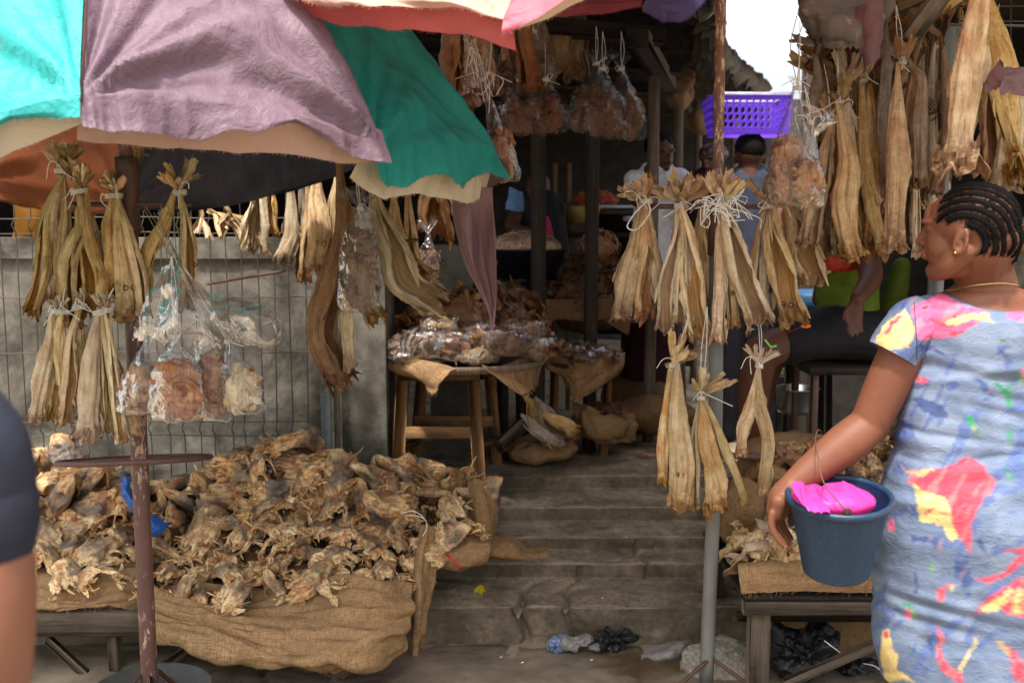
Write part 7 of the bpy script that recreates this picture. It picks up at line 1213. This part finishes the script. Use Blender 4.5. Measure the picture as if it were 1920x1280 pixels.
def inpoly(x, y, poly):
    r_ = np.zeros(x.shape, bool); m_ = len(poly)
    for i in range(m_):
        x1, y1 = poly[i]; x2, y2 = poly[(i + 1) % m_]
        if y1 == y2: continue
        c = ((y1 > y) != (y2 > y)) & (x < (x2 - x1) * (y - y1) / (y2 - y1) + x1); r_ ^= c
    return r_
def paint(V):
    px, py = PX(V.reshape(-1, 3)); q = np.stack([px, py, px * 0], -1); back = (V.reshape(-1, 3)[:, 1] > YC + .03)
    x = px + 3.2 * vn(q * .09, 2) + 2.0 * vn(q * .25, 3) + back * 37; y = py + 3.2 * vn(q * .09 + 9, 4) + 2.0 * vn(q * .25 + 5, 5)
    b = np.array((.130, .172, .262)); c = np.tile(b, (len(px), 1)) * (1 + .16 * fbm(q * .02, 3, 6) + .07 * vn(q * np.array((.06, .5, 0)), 7))[:, None]
    wsh = np.clip(fbm(q * .016 + 3, 3, 8) * 1.4 - .25, 0, 1)[:, None]; c = c * (1 - wsh * .5) + np.array((.27, .33, .43)) * wsh * .5
    for s_, (fx, fy, thr) in enumerate(((.055, .012, .52), (.018, .05, .56), (.035, .022, .60))):       # brushed navy strokes
        ang = (.5, -.3, .9)[s_]; u = x * math.cos(ang) + y * math.sin(ang); v = -x * math.sin(ang) + y * math.cos(ang)
        st = vn(np.stack([u * fx, v * fy, u * 0 + s_ * 5], -1), 11 + s_) * .75 + vn(np.stack([u * fx * 3.2, v * fy * 1.3, u * 0], -1), 14 + s_) * .35; m_ = np.clip((st - thr + .1) * 9, 0, 1)[:, None] * .75; c = c * (1 - m_) + np.array(NVY) * 1.5 * m_
    for col, poly in SH:
        xs = [p[0] for p in poly]; ys = [p[1] for p in poly]; m0 = (x > min(xs)) & (x < max(xs)) & (y > min(ys)) & (y < max(ys))
        if not m0.any(): continue
        ins = np.zeros(len(x), bool); ins[m0] = inpoly(x[m0], y[m0], poly); var = (1 + .30 * fbm(q[ins] * np.array((.03, .12, 0)), 3, 21))[:, None]
        cc = np.array(col) * var; wh = np.clip(vn(np.stack([(x[ins] + y[ins] * .6) * .12, (y[ins] - x[ins] * .5) * .02, x[ins] * 0], -1), 25) * 1.6 - .5, 0, .55)[:, None]; c[ins] = cc * (1 - wh) + (np.array(col) * .5 + np.array((.40, .22, .17))) * wh
    return np.clip(c, 0, 1)
def paint_aa(V):
    du = np.zeros_like(V); dv = np.zeros_like(V); du[:, :-1] = V[:, 1:] - V[:, :-1]; dv[:-1] = V[1:] - V[:-1]
    return sum(paint(V + du * a + dv * b) for a, b in ((-.8, -.3), (.3, -.8), (.8, .3), (-.3, .8))) / 4
M['dress'] = None
def dress_mat():
    m, nt, pr, out = newmat('printed_cotton'); n_ = N_(nt); a = n_.n.new('ShaderNodeAttribute'); a.attribute_name = 'k'; f = n_.noise(n_.coord('Object', rand=False), 600, 2, .6)
    c = n_.mix(n_.ramp(f, [(.35, .0), (.7, .14)]), a.outputs['Color'], (.45, .48, .55)); n_.c(c, pr.inputs['Base Color']); pr.inputs['Roughness'].default_value = .8; pr.inputs['Specular IOR Level'].default_value = .15
    b = n_.bump(n_.noise(n_.coord('Object', (1, 1, 1.6), rand=False), 28, 5, .6, 1.2), .006, .55, pr); n_.bump(f, .001, .4, pr, b); return m
M['dress'] = dress_mat()
dress = mk('dress', G().add(A, gridf(520, n, True), None, paint_aa(A)), M['dress'], WT)
def sleeve(mirr):
    a = [W(1738, 588, 2.385), W(1718, 604, 2.378), W(1694, 632, 2.372), W(1674, 664, 2.372)]; c = cr(a, 90); r_ = np.interp(np.linspace(0, 1, 90), [0, .35, .8, 1], [.052, .0635, .0625, .0605]); T = nz(np.gradient(c, axis=0)); Sx = nz(np.cross(T, (0, 1., 0))); B = np.cross(T, Sx); th = np.arange(150) * 2 * PI / 150
    q = np.stack(np.broadcast_arrays(np.cos(th)[None] * 2.5, np.sin(th)[None] * 2.5, np.linspace(0, 2.2, 90)[:, None]), -1); rr = r_[:, None] * (1 + .05 * fbm(q, 3, 3) + .018 * ridg(q * 2.2, 5)); V = c[:, None] + Sx[:, None] * (np.cos(th) * rr)[..., None] + B[:, None] * (np.sin(th) * rr)[..., None]
    k = paint_aa(V)
    if mirr: V = V * np.array((-1, 1, 1)) + np.array((mx, 0, 0))
    return G().add(V, gridf(90, 150, True), None, k)
mk('sleeve', sleeve(False), M['dress'], dress); mk('sleeve', sleeve(True), M['dress'], dress)
mk('shoulder_seam', tube([W(1714, 566, 2.30), W(1716, 600, 2.27), W(1719, 640, 2.275), W(1719, 676, 2.29)], .0010, 5, 20), M['dress'], dress)
# bucket
def bucket():
    T = thing('bucket', 'dark blue plastic bucket hanging from the womans forearm', 'bucket', P(1590, 1100, 2.3)); rim = P(1574, 927, 2.29); up = nz(np.array((-.045, -.15, 1.))); c = rim - up * .20
    m, nt, pr, out = newmat('scratched_blue_plastic'); n_ = N_(nt); ob = n_.coord('Object', rand=False); a = n_.noise(ob, 6, 4, .6); s1 = n_.noise(n_.coord('Object', (2, 2, .5), rand=False), 14, 3, .6, 4.)
    col = n_.mix(a, (.006, .026, .062), (.011, .040, .085)); col = n_.mix(n_.ramp(s1, [(.493, 0), (.5, .4), (.507, 0)]), col, (.20, .25, .27)); col = n_.mix(n_.ramp(n_.noise(ob, 90, 4, .7), [(.68, 0), (.76, .6)]), col, (.25, .28, .28)); n_.c(col, pr.inputs['Base Color']); pr.inputs['Roughness'].default_value = .42; n_.bump(s1, .002, .3, pr)
    M['bucket'] = m; M['bucketin'] = simple('navy_plastic_inside', (.015, .025, .08), .5, .3)
    mk('shell', lathe([(0, .0), (.074, .0), (.078, .004), (.0795, .012), (.113, .180), (.114, .186)], c, 64, up), m, T); mk('inside', lathe([(.112, .196), (.1105, .186), (.077, .014), (0, .012)], c, 64, up), M['bucketin'], T)
    mk('rim', lathe([(.1125, .182), (.119, .183), (.1235, .188), (.1245, .195), (.122, .201), (.117, .2035), (.1115, .200), (.111, .193)], c, 72, up), m, T)
    f_ = rim + nz(np.array((-.17, -1, -.12))) * .115 + up * .004; b_ = rim + nz(np.array((.17, 1, .12))) * .115
    mk('handle', tube([f_, P(1545, 905, 2.21), P(1533, 850, 2.27), P(1529, 822, 2.34), P(1537, 806, 2.42), P(1556, 840, 2.46), P(1590, 890, 2.44), b_], .0016, 6, 50), M['rustiron'], T); mk('handle_ear', ico(f_, (.011, .005, .010), 2), M['wooddk'], T); mk('handle_ear', ico(b_, (.011, .005, .010), 2), M['wooddk'], T)
bucket()
g = ico((0, 0, 0), (.095, .078, .030), 6, 0); V = g.V[0]; dd = nz(V); f_ = vn(np.stack([V[:, 0] * 38, V[:, 1] * 14, V[:, 0] * 0 + 2], -1), 3) * .010 + ridg(V * np.array((30, 18, 20)) + 2, 5) * .007 + ridg(V * 55, 6) * .0022 - np.exp(-((V[:, 0] + .035 - V[:, 1] * .4) / .010) ** 2) * .014; V = V + dd * f_[:, None] * np.array((.3, .3, 1.2))
g.V[0] = V + P(1563, 940, 2.275) + (0, 0, .004)
g.join(net([[(1484, 906, 2.27), (1500, 903, 2.29), (1518, 905, 2.31), (1536, 916, 2.33)], [(1488, 920, 2.235), (1506, 918, 2.25), (1524, 922, 2.27), (1544, 930, 2.29)], [(1495, 938, 2.20), (1514, 944, 2.20), (1530, 945, 2.21), (1548, 950, 2.22)], [(1506, 950, 2.185), (1524, 958, 2.178), (1540, 962, 2.176), (1556, 964, 2.176)]], 60, 50, lambda A, UV: fbm(np.stack([UV[..., 0] * 40, UV[..., 1] * 10, UV[..., 0] * 0], -1), 3, 3) * .008, .002, 2))
mk('pink_plastic_bag', g, M['magenta'], label='bright pink plastic bag stuffed in the blue bucket', cat='plastic bag')
# ------------------------------------------------------------------ other people
def figure(label, loc, skin, clothes, skinmat='skindk', vox=.008, extra=()):
    T = thing('person', label, 'person', loc); g = remesh('body', skin, vox, None, None, 3); mk('body', g, M[skinmat], T)
    for nm, gs, mt in clothes: gg = remesh(nm, gs, vox, None, None, 3); V = gg.V[0]; V += nz(V - np.array(loc)) * (fbm(V * 7, 3, 3) * .008)[:, None]; mk(nm, gg, M[mt] if isinstance(mt, str) else mt, T)
    return T
def head_parts(c, f, s=1.):
    """head with face: centre c, facing f"""
    f = nz(np.array(f, float)); side = np.cross((0, 0, 1.), f); Rm = np.stack([f, side, np.array((0, 0, 1.))]); h = lambda p: np.array(c) + np.array(p, float) * s @ Rm
    def e(p, r): g = ico((0, 0, 0), np.array(r) * s, 3); g.V[0] = g.V[0] @ Rm + h(p); return g
    return [e((-.01, 0, .015), (.095, .076, .088)), e((.04, 0, -.03), (.056, .056, .082)), e((.075, 0, -.09), (.02, .022, .02)), e((.108, 0, -.02), (.014, .012, .022)), e((.10, 0, -.055), (.012, .024, .012)), e((.08, .03, .012), (.02, .026, .009)), e((.08, -.03, .012), (.02, .026, .009)), e((-.005, .078, -.025), (.014, .008, .028)), e((-.005, -.078, -.025), (.014, .008, .028)), limb([h((-.02, 0, -.05)), h((-.03, 0, -.17))], [.055 * s, .058 * s])], h, e
def hand(c, d, sp, s=1.):
    d = nz(np.array(d, float)); sp = nz(np.array(sp, float)); nrm = np.cross(d, sp); out = [limb([c, c + d * .045 * s, c + d * .075 * s], [.026 * s, .034 * s, .030 * s], sy=.55)]
    for i, l in enumerate((.062, .075, .070, .052)): b = c + d * .075 * s + sp * (i - 1.5) * .019 * s; out.append(limb([b, b + d * l * .5 * s + nrm * .008 * s, b + d * l * s + nrm * .022 * s], [.0095 * s, .0085 * s, .007 * s], n=10, m=8))
    b = c + d * .02 * s - sp * .026 * s; out.append(limb([b, b + d * .03 * s - sp * .02 * s, b + d * .055 * s - sp * .022 * s], [.012 * s, .011 * s, .009 * s], n=10, m=8)); return out
# woman in white shirt
Dw = 5.75; hc = P(1238, 284, Dw); hp, h, e = head_parts(hc, (.35, -.9, -.1), .98); s0 = mpp(Dw); zsh = P(1240, 336, Dw)[2]
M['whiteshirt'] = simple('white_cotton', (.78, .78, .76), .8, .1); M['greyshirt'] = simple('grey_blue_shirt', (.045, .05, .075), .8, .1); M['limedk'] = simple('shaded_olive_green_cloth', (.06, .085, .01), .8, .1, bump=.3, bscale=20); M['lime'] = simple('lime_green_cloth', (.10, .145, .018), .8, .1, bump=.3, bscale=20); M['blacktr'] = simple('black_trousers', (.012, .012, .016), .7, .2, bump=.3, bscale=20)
M['navyshirt'] = simple('dark_navy_cotton', (.028, .030, .045), .8, .15, 20, .2, .3, 40); M['redprint'] = simple('red_print_cloth', (.42, .05, .03), .7, .1, 40, .6); M['maroonshirt'] = simple('dark_red_clothing', (.04, .012, .012), .8)
ch = P(1228, 345, Dw)
skin = hp + [limb([P(1276, 336, Dw), P(1296, 352, Dw - .05), P(1280, 378, Dw - .2)], [.05, .04, .034]), limb([P(1190, 345, Dw), P(1196, 376, Dw - .15), P(1222, 330, Dw - .35)], [.045, .038, .03])] + hand(P(1222, 334, 5.38), (0, 0, 1), (1, 0, 0), .8)
cl = [('shirt', [limb([P(1232, 336, Dw), P(1232, 420, Dw), P(1234, 520, Dw)], [.12, .14, .15], sy=.7), limb([P(1190, 338, Dw), P(1276, 334, Dw)], [.062, .062]), limb([P(1276, 334, Dw), P(1288, 345, Dw - .03)], [.062, .056]), limb([P(1192, 338, Dw), P(1190, 358, Dw - .05)], [.062, .058])], 'whiteshirt'), ('skirt', [limb([(ch[0], Dw, 1.15), (ch[0], Dw, .80), (ch[0], Dw, .42)], [.16, .19, .2])], 'maroonshirt')]
T = figure('woman in a white shirt holding a post in the shaded market behind', (ch[0], Dw, .38), skin, cl)
g = ico((0, 0, 0), (.098, .079, .085), 3, .004, 40); Rm = np.stack([nz(np.array((.35, -.9, -.1))), np.cross((0, 0, 1.), nz(np.array((.35, -.9, -.1)))), (0, 0, 1.)]); V = g.V[0]; V = V[:, :]; g.V[0] = h((-.022, 0, .030)) + g.V[0] @ Rm; mk('hair', g, M['hair'], T)
# man carrying the basket
Dm = 5.35; hc = P(1406, 292, Dm); hp, h, e = head_parts(hc, (.2, 1, 0), 1.0); sh = P(1406, 345, Dm)
skin = hp + [limb([P(1365, 350, Dm), P(1356, 400, Dm), P(1362, 450, Dm)], [.05, .042, .035]), limb([P(1450, 350, Dm), P(1462, 400, Dm - .05), P(1470, 425, Dm - .25)], [.05, .042, .03])] + hand(P(1470, 428, Dm - .26), (.1, -.1, -1), (1, 0, 0), .8)
T = figure('man seen from behind in a grey blue shirt with a purple basket on his head', (sh[0], Dm, .38), skin, [('shirt', [limb([P(1406, 350, Dm), P(1408, 430, Dm), P(1408, 520, Dm)], [.13, .14, .14], sy=.7), limb([P(1368, 346, Dm), P(1448, 344, Dm)], [.055, .055]), limb([P(1366, 350, Dm), P(1358, 385, Dm)], [.06, .054]), limb([P(1450, 350, Dm), P(1460, 385, Dm)], [.06, .054]), limb([P(1406, 325, Dm), P(1406, 340, Dm)], [.065, .08])], 'greyshirt'), ('trousers', [limb([(sh[0] - .09, Dm, 1.1), (sh[0] - .1, Dm, .42)], [.10, .07]), limb([(sh[0] + .09, Dm, 1.1), (sh[0] + .1, Dm, .42)], [.10, .07])], 'blacktr')])
g = ico((0, 0, 0), (.080, .100, .086), 3, .003, 60); g.V[0] = h((-.014, 0, .038)) + g.V[0]; mk('hair', g, M['hair'], T)
# basket with real oval holes
def basket():
    bc = P(1411, 250, Dm); T = thing('basket', 'purple plastic basket with rows of oval holes carried on a mans head', 'basket', bc); D0 = Dm - .14; m = simple('purple_plastic', (.20, .07, .72), .4, .4, 10, .05, trans=.5); mw = simple('pale_purple_rim', (.62, .56, .88), .4, trans=.3)
    def wall(p0, p1, q0, q1, nh, nvh, name):
        """holes cut in a quad wall: p0,p1 the top edge, q0,q1 the bottom edge"""
        p0, p1, q0, q1 = [np.array(a, float) for a in (p0, p1, q0, q1)]; g = G(); U0, U1, V0, V1 = .07, .93, .12, .90; at = lambda u, v: (p0 * (1 - u) + p1 * u) * (1 - v) + (q0 * (1 - u) + q1 * u) * v
        nrm = nz(np.cross(p1 - p0, q0 - p0)) * .004; k = 24
        for i in range(nh):
            for j in range(nvh):
                u0, u1 = U0 + (U1 - U0) * i / nh, U0 + (U1 - U0) * (i + 1) / nh; v0, v1 = V0 + (V1 - V0) * j / nvh, V0 + (V1 - V0) * (j + 1) / nvh; cu, cv = (u0 + u1) / 2, (v0 + v1) / 2; a = np.arange(k) * 2 * PI / k + PI / 4
                sq = np.stack([np.clip(np.cos(a) * 1.4143, -1, 1), np.clip(np.sin(a) * 1.4143, -1, 1)], -1); rot = .5; hx, hy = np.cos(a) * .40, np.sin(a) * .45; hx2 = hx + hy * -.22
                O = np.array([at(cu + s_[0] * (u1 - u0) / 2, cv + s_[1] * (v1 - v0) / 2) for s_ in sq]); I = np.array([at(cu + x_ * (u1 - u0), cv + y_ * (v1 - v0)) for x_, y_ in zip(hx2, hy)])
                g.add(np.concatenate([O, I, I + nrm]), gridf(3, k, True))
        for (a, b, c, d) in ((0, 1, 0, V0), (0, 1, V1, 1), (0, U0, V0, V1), (U1, 1, V0, V1)): g.add([at(a, c), at(b, c), at(b, d), at(a, d)], [[0, 1, 2, 3]])
        return mk(name, g, m, T, smooth=False)
    tl, tr, bl, br = P(1338, 176, D0), P(1488, 176, D0), P(1346, 250, D0 + .02), P(1480, 250, D0 + .02); dd = np.array((0, .34, 0)); db = np.array((0, .28, 0))
    wall(tl, tr, bl, br, 10, 4, 'side'); wall(tl + dd, tr + dd, bl + db, br + db, 10, 4, 'side'); wall(tl, tl + dd, bl, bl + db, 8, 4, 'end'); wall(tr, tr + dd, br, br + db, 8, 4, 'end')
    mk('bottom', G().add([bl, br, br + db, bl + db], [[0, 1, 2, 3]]), m, T); mk('rim', tube([tl, tr, tr + dd, tl + dd, tl], .009, 8, None, cap=False), mw, T)
basket()
# person with a cap, dark
Dp = 6.6; hc = P(1336, 300, Dp); hp, h, e = head_parts(hc, (-.6, -.7, 0), .95); T = figure('person in dark red clothing with a patterned cap behind the chipped pole', (hc[0], Dp, .38), hp, [('clothes', [limb([P(1336, 350, Dp), P(1338, 450, Dp)], [.15, .2], sy=.7), limb([P(1305, 350, Dp), P(1368, 350, Dp)], [.06, .06]), limb([P(1300, 350, Dp), P(1292, 390, Dp)], [.06, .05])], 'maroonshirt')])
g = ico(h((-.01, 0, .04)), (.095, .095, .075), 3, .003, 50); mk('cap', g, simple('patterned_cap', (.05, .03, .04), .8, .1, 60, .8, stain=(.30, .30, .34), stainscale=24), T)
# seller bending in the dark behind the basin
Dp = 5.9; hc = P(1008, 355, Dp); hp, h, e = head_parts(hc, (-.3, -.9, -.2), .95); T = figure('seller in dark clothes sitting in the deep shade behind the black basin', (hc[0], Dp, .38), hp + [limb([P(975, 392, Dp), P(960, 425, Dp - .2), P(1000, 440, Dp - .35)], [.05, .04, .03])], [('clothes', [limb([P(1010, 400, Dp), P(1012, 500, Dp)], [.15, .2], sy=.7), limb([P(975, 395, Dp), P(1045, 395, Dp)], [.06, .06])], 'blacktr')])
# seated man in lime
Ds = 4.15; hp, h, e = head_parts(P(1590, 395, Ds + .1), (-.9, -.35, -.15), 1.0)
skin = hp + [limb([P(1622, 470, Ds - .1), P(1632, 520, Ds - .25), P(1608, 560, Ds - .38)], [.055, .045, .030]), limb([P(1560, 480, Ds + .15), P(1540, 560, Ds + .1)], [.05, .04]),
  limb([P(1640, 632, Ds), P(1520, 628, Ds - .12), P(1425, 660, Ds - .2)], [.095, .085, .070]), limb([P(1425, 665, Ds - .2), P(1412, 760, Ds - .12), P(1425, 850, Ds - .02), np.array((P(1425, 0, Ds)[0], Ds, .43))], [.068, .062, .050, .038]), limb([np.array((P(1425, 0, Ds)[0], Ds, .415)), np.array((P(1385, 0, Ds)[0], Ds - .18, .405))], [.036, .028]),
  limb([P(1600, 640, Ds + .2), P(1480, 640, Ds + .2), P(1440, 690, Ds + .2), np.array((P(1460, 0, Ds)[0], Ds + .3, .43))], [.09, .075, .06, .038])] + hand(P(1608, 562, Ds - .38), (-.15, -.1, -1), (1, .2, 0), .95)
T = figure('seated man in black shorts and lime green shirt behind the right heap', (P(1620, 0, Ds)[0], Ds, .38), skin, [('shirt', [limb([P(1600, 455, Ds + .05), P(1590, 530, Ds + .05), P(1590, 585, Ds)], [.12, .13, .13], sy=.8), limb([P(1560, 460, Ds + .15), P(1640, 455, Ds - .05)], [.065, .065]), ], 'lime'), ('wrapper', [limb([P(1690, 500, Ds + .1), P(1675, 560, Ds + .1), P(1650, 630, Ds + .1)], [.04, .055, .05])], 'limedk'),
  ('shorts', [limb([P(1650, 628, Ds), P(1560, 622, Ds - .08), P(1478, 640, Ds - .15)], [.115, .110, .098]), limb([P(1620, 635, Ds + .2), P(1500, 635, Ds + .2)], [.105, .09])], 'blacktr'), ('neck_scarf', [limb([P(1560, 494, Ds - .14), P(1600, 488, Ds - .12)], [.04, .04])], 'redprint')])
mk('hair', ico(P(1594, 380, Ds + .12), (.098, .083, .08), 3, .003, 50), M['hair'], T)
T = thing('wooden_stool', 'dark stool under the seated man', 'stool', (P(1620, 0, Ds)[0], Ds + .05, .38)); zz = P(1600, 690, Ds)[2]; mk('seat', box((P(1625, 0, Ds)[0], Ds + .08, zz), (.42, .36, .03)), M['wooddk'], T)
for dx in (-.17, .17):
    for dy in (-.13, .15): mk('leg', box((P(1625, 0, Ds)[0] + dx, Ds + .08 + dy, (zz + .38) / 2), (.03, .03, zz - .39)), M['rustiron'], T)
T = thing('blue_stool', 'blue plastic stool seat behind the seated mans leg', 'stool', P(1520, 585, 4.7)); c = P(1520, 560, 4.7); mk('seat', lathe([(0, 0), (.12, 0), (.14, -.02), (.14, -.10), (.0, -.10)], c + (0, 0, .04), 28), simple('dull_blue_plastic', (.03, .10, .20), .5), T)
for a in range(4): mk('leg', beam(c + (.10 * math.cos(a * PI / 2 + .7), .10 * math.sin(a * PI / 2 + .7), -.05), np.array((c[0] + .13 * math.cos(a * PI / 2 + .7), c[1] + .13 * math.sin(a * PI / 2 + .7), .385)), .03, .02), M['wooddk'], T)
mk('steel_pot', lathe([(0, 0), (.085, 0), (.092, .02), (.092, .105), (.10, .108), (.10, .113), (.088, .112), (.088, .02), (0, .01)], P(1494, 772, 4.45), 36), M['steel'], label='shiny steel pot on the floor under the seated man', cat='pot')
mk('green_glow', ico(P(1478, 700, 4.9), (.05, .04, .03), 4, .04, 20), simple('pale_green_glow', (.25, .40, .12), .5, .3, 40, .7), label='pale green leaves glimpsed behind the steel pot', cat='glow')  # green lump coloured as light seen through a small gap
mk('red_yellow_thread', tube([P(1445, 635, 3.6), P(1480, 622, 3.55), P(1505, 612, 3.5)], .0014, 4, 10), M['redprint'], label='red thread between the ink marked fish and the seated man', cat='thread'); mk('orange_disc', ico(P(1511, 611, 3.5), (.018, .004, .008), 3), simple('orange_plastic', (.85, .20, .02), .4), label='small orange plastic tag beside the ink marked fish', cat='tag')
mk('green_string', tube([P(1434, 636, 3.1), P(1440, 644, 3.1), P(1446, 650, 3.1), P(1456, 648, 3.1)], .003, 5, 12), simple('bright_green_string', (.25, .70, .10), .5), label='short bright green string beside the forked fish pair', cat='string')
# blurred passer-by at the left edge
Db = .95; sx = P(-420, 700, Db)
skin = [limb([P(-100, 790, Db), P(-40, 1000, Db), P(-30, 1180, Db), P(-36, 1420, Db + .02), P(-30, 1700, Db - .04)], [.046, .048, .048, .040, .030])] + hand(P(-30, 1720, Db - .04), (0, -.1, -1), (0, 1, 0), 1.) + head_parts((sx[0], Db, 1.63), (.3, -.95, 0))[0] + [limb([(sx[0] + .0, Db, 1.35), (sx[0], Db, 1.5)], [.07, .058])]
T = figure('person in a dark navy shirt passing close by at the left edge, arm only', (sx[0], Db, 0), skin, [('shirt', [limb([(sx[0], Db, 1.33), (sx[0], Db, 1.1), (sx[0], Db, .88)], [.15, .155, .15], sy=.7), limb([(sx[0] - .16, Db, 1.36), P(-150, 760, Db)], [.065, .062]), limb([P(-150, 765, Db), P(-62, 850, Db), P(-38, 1010, Db)], [.062, .057, .053])], 'navyshirt'), ('cuff', [limb([P(-40, 945, Db), P(-38, 985, Db)], [.0545, .0555])], 'navyshirt'), ('trousers', [limb([(sx[0] - .1, Db, .85), (sx[0] - .11, Db, .06)], [.10, .06]), limb([(sx[0] + .1, Db, .85), (sx[0] + .11, Db, .06)], [.10, .06])], 'blacktr')], 'skinblur', .007)
mk('hair', ico((sx[0] - .01, Db + .02, 1.665), (.082, .098, .085), 3, .003, 50), M['hair'], T)
# ------------------------------------------------------------------ handwriting on the fish
bpy.context.view_layer.update()
def ink(strokes, pool, wd=.0028):
    best = None
    for o in pool:
        mw = o.matrix_world; bb = [mw @ Vector(c) for c in o.bound_box]; qx, qy = PX(np.array([list(b) for b in bb])); cxx, cyy = strokes[0][0]
        if not (qx.min() - 5 < cxx < qx.max() + 5 and qy.min() - 5 < cyy < qy.max() + 5): continue
        bt_ = BVHTree.FromPolygons([mw @ v.co for v in o.data.vertices], [p.vertices[:] for p in o.data.polygons]); d = Vector(P(cxx, cyy, 3.) - np.array((0, 0, H))).normalized(); h = bt_.ray_cast(Vector((0, 0, H)), d)
        if h[0] is not None and (best is None or h[3] < best[0]): best = (h[3], o, bt_)
    if best is None: return
    _, o, bt_ = best; g = G()
    for st in strokes:
        out = []; c = cr([np.array((a, b, 0.)) for a, b in st], 10)
        for q in c:
            d = Vector(P(q[0], q[1], 3.) - np.array((0, 0, H))).normalized(); h = bt_.ray_cast(Vector((0, 0, H)), d)
            if h[0] is not None and abs(h[3] - best[0]) < .03: out.append(np.array(h[0] - d * .0016))
        if len(out) > 2: g.join(tube(np.array(out), wd / 2, 5))
    if g.n == 0: return
    V, Q, T_, uv, k = g.arr(); mi = np.array(o.matrix_world.inverted()); V = V @ mi[:3, :3].T + mi[:3, 3]; me = meshdata('ink_writing', V, Q, T_, uv, k); me.materials.append(M['ink']); q = bpy.data.objects.new('ink_writing', me); COL.objects.link(q); q.parent = o
def glyph(ch, x, y, s):
    D_ = {'T': [[(0, 0), (1, 0)], [(.5, 0), (.5, 1.2)]], 'G': [[(1, .2), (.5, 0), (0, .6), (.5, 1.2), (1, .9), (1, .6), (.6, .6)]], 'X': [[(0, 0), (1, 1.2)], [(1, 0), (0, 1.2)]], 'E': [[(1, 0), (0, 0), (0, .6), (.8, .6)], [(0, .6), (0, 1.2), (1, 1.2)]], 'A': [[(0, 1.2), (.5, 0), (1, 1.2)], [(.2, .8), (.8, .8)]], 'B': [[(0, 1.2), (0, 0), (.8, .3), (0, .6), (.9, .9), (0, 1.2)]], 'D': [[(0, 0), (0, 1.2), (.9, .6), (0, 0)]], 'H': [[(0, 0), (0, 1.2)], [(1, 0), (1, 1.2)], [(0, .6), (1, .6)]], 'O': [[(.5, 0), (0, .6), (.5, 1.2), (1, .6), (.5, 0)]],
          '7': [[(0, 0), (1, 0), (.4, 1.2)]], '9': [[(1, .3), (.5, 0), (0, .35), (.5, .6), (1, .3), (.9, 1.2)]], '5': [[(1, 0), (0, 0), (0, .5), (1, .7), (.6, 1.2), (0, 1.1)]], '6': [[(.9, 0), (.1, .6), (.4, 1.2), (.9, .8), (.1, .7)]], '-': [[(.1, .6), (.9, .6)]], '1': [[(.5, 0), (.5, 1.2)]], 'K': [[(0, 0), (.7, .1), (.5, 1.2)], [(0, .6), (.9, .5)]], '4': [[(.7, 1.2), (.7, 0), (0, .8), (1, .8)]]}
    return [[(x + a * s, y + b * s) for a, b in st] for st in D_[ch]]
def word(t, x, y, s, pool, rot=0):
    out = []
    for i, ch in enumerate(t):
        for st in glyph(ch, i * s * 1.35, 0, s): out.append([(x + a * math.cos(rot) - b * math.sin(rot), y + a * math.sin(rot) + b * math.cos(rot)) for a, b in st])
    ink(out, pool)
word('TG', 590, 452, 9, FISHES); word('XE', 467, 402, 9, FISHES); word('AB', 606, 588, 11, FISHES); word('DG', 233, 534, 9, FISHES); word('KO1', 1466, 566, 9, FISHES); word('K1', 1268, 886, 7, FISHES); word('OH', 362, 492, 7, FISHES); word('O', 104, 722, 8, FISHES); word('K1', 1370, 546, 7, FISHES)
heads = [o for o in bpy.data.objects if o.name.startswith('dried_fish_skull')]
word('756-1', 738, 918, 8, heads, .9); word('7956', 598, 878, 7, heads, 1.2); word('7956', 790, 972, 7, heads); word('956', 500, 880, 7, heads, 1.3); word('76-1', 468, 952, 7, heads, 1.1)

# look-alikes that still share a label are told apart by their order from the left
from collections import defaultdict
_by = defaultdict(list)
for o in bpy.data.objects:
    if o.parent is None and 'label' in o and o.get('group') and o['category'] != 'litter': _by[o['label']].append(o)
for lb, os_ in _by.items():
    if not 2 <= len(os_) <= 9: continue
    os_.sort(key=lambda o: float(PX(np.array(o.location))[0])); n_ = len(os_)
    for i, o in enumerate(os_):
        w_ = 'leftmost' if i == 0 else 'rightmost' if i == n_ - 1 else ('middle one' if n_ == 3 else ('second from left', 'third from left', 'fourth from left', 'fifth from left', 'sixth from left', 'seventh from left', 'eighth from left')[i - 1])
        if len((lb + ' ' + w_).split()) <= 16: o['label'] = lb + ', ' + w_
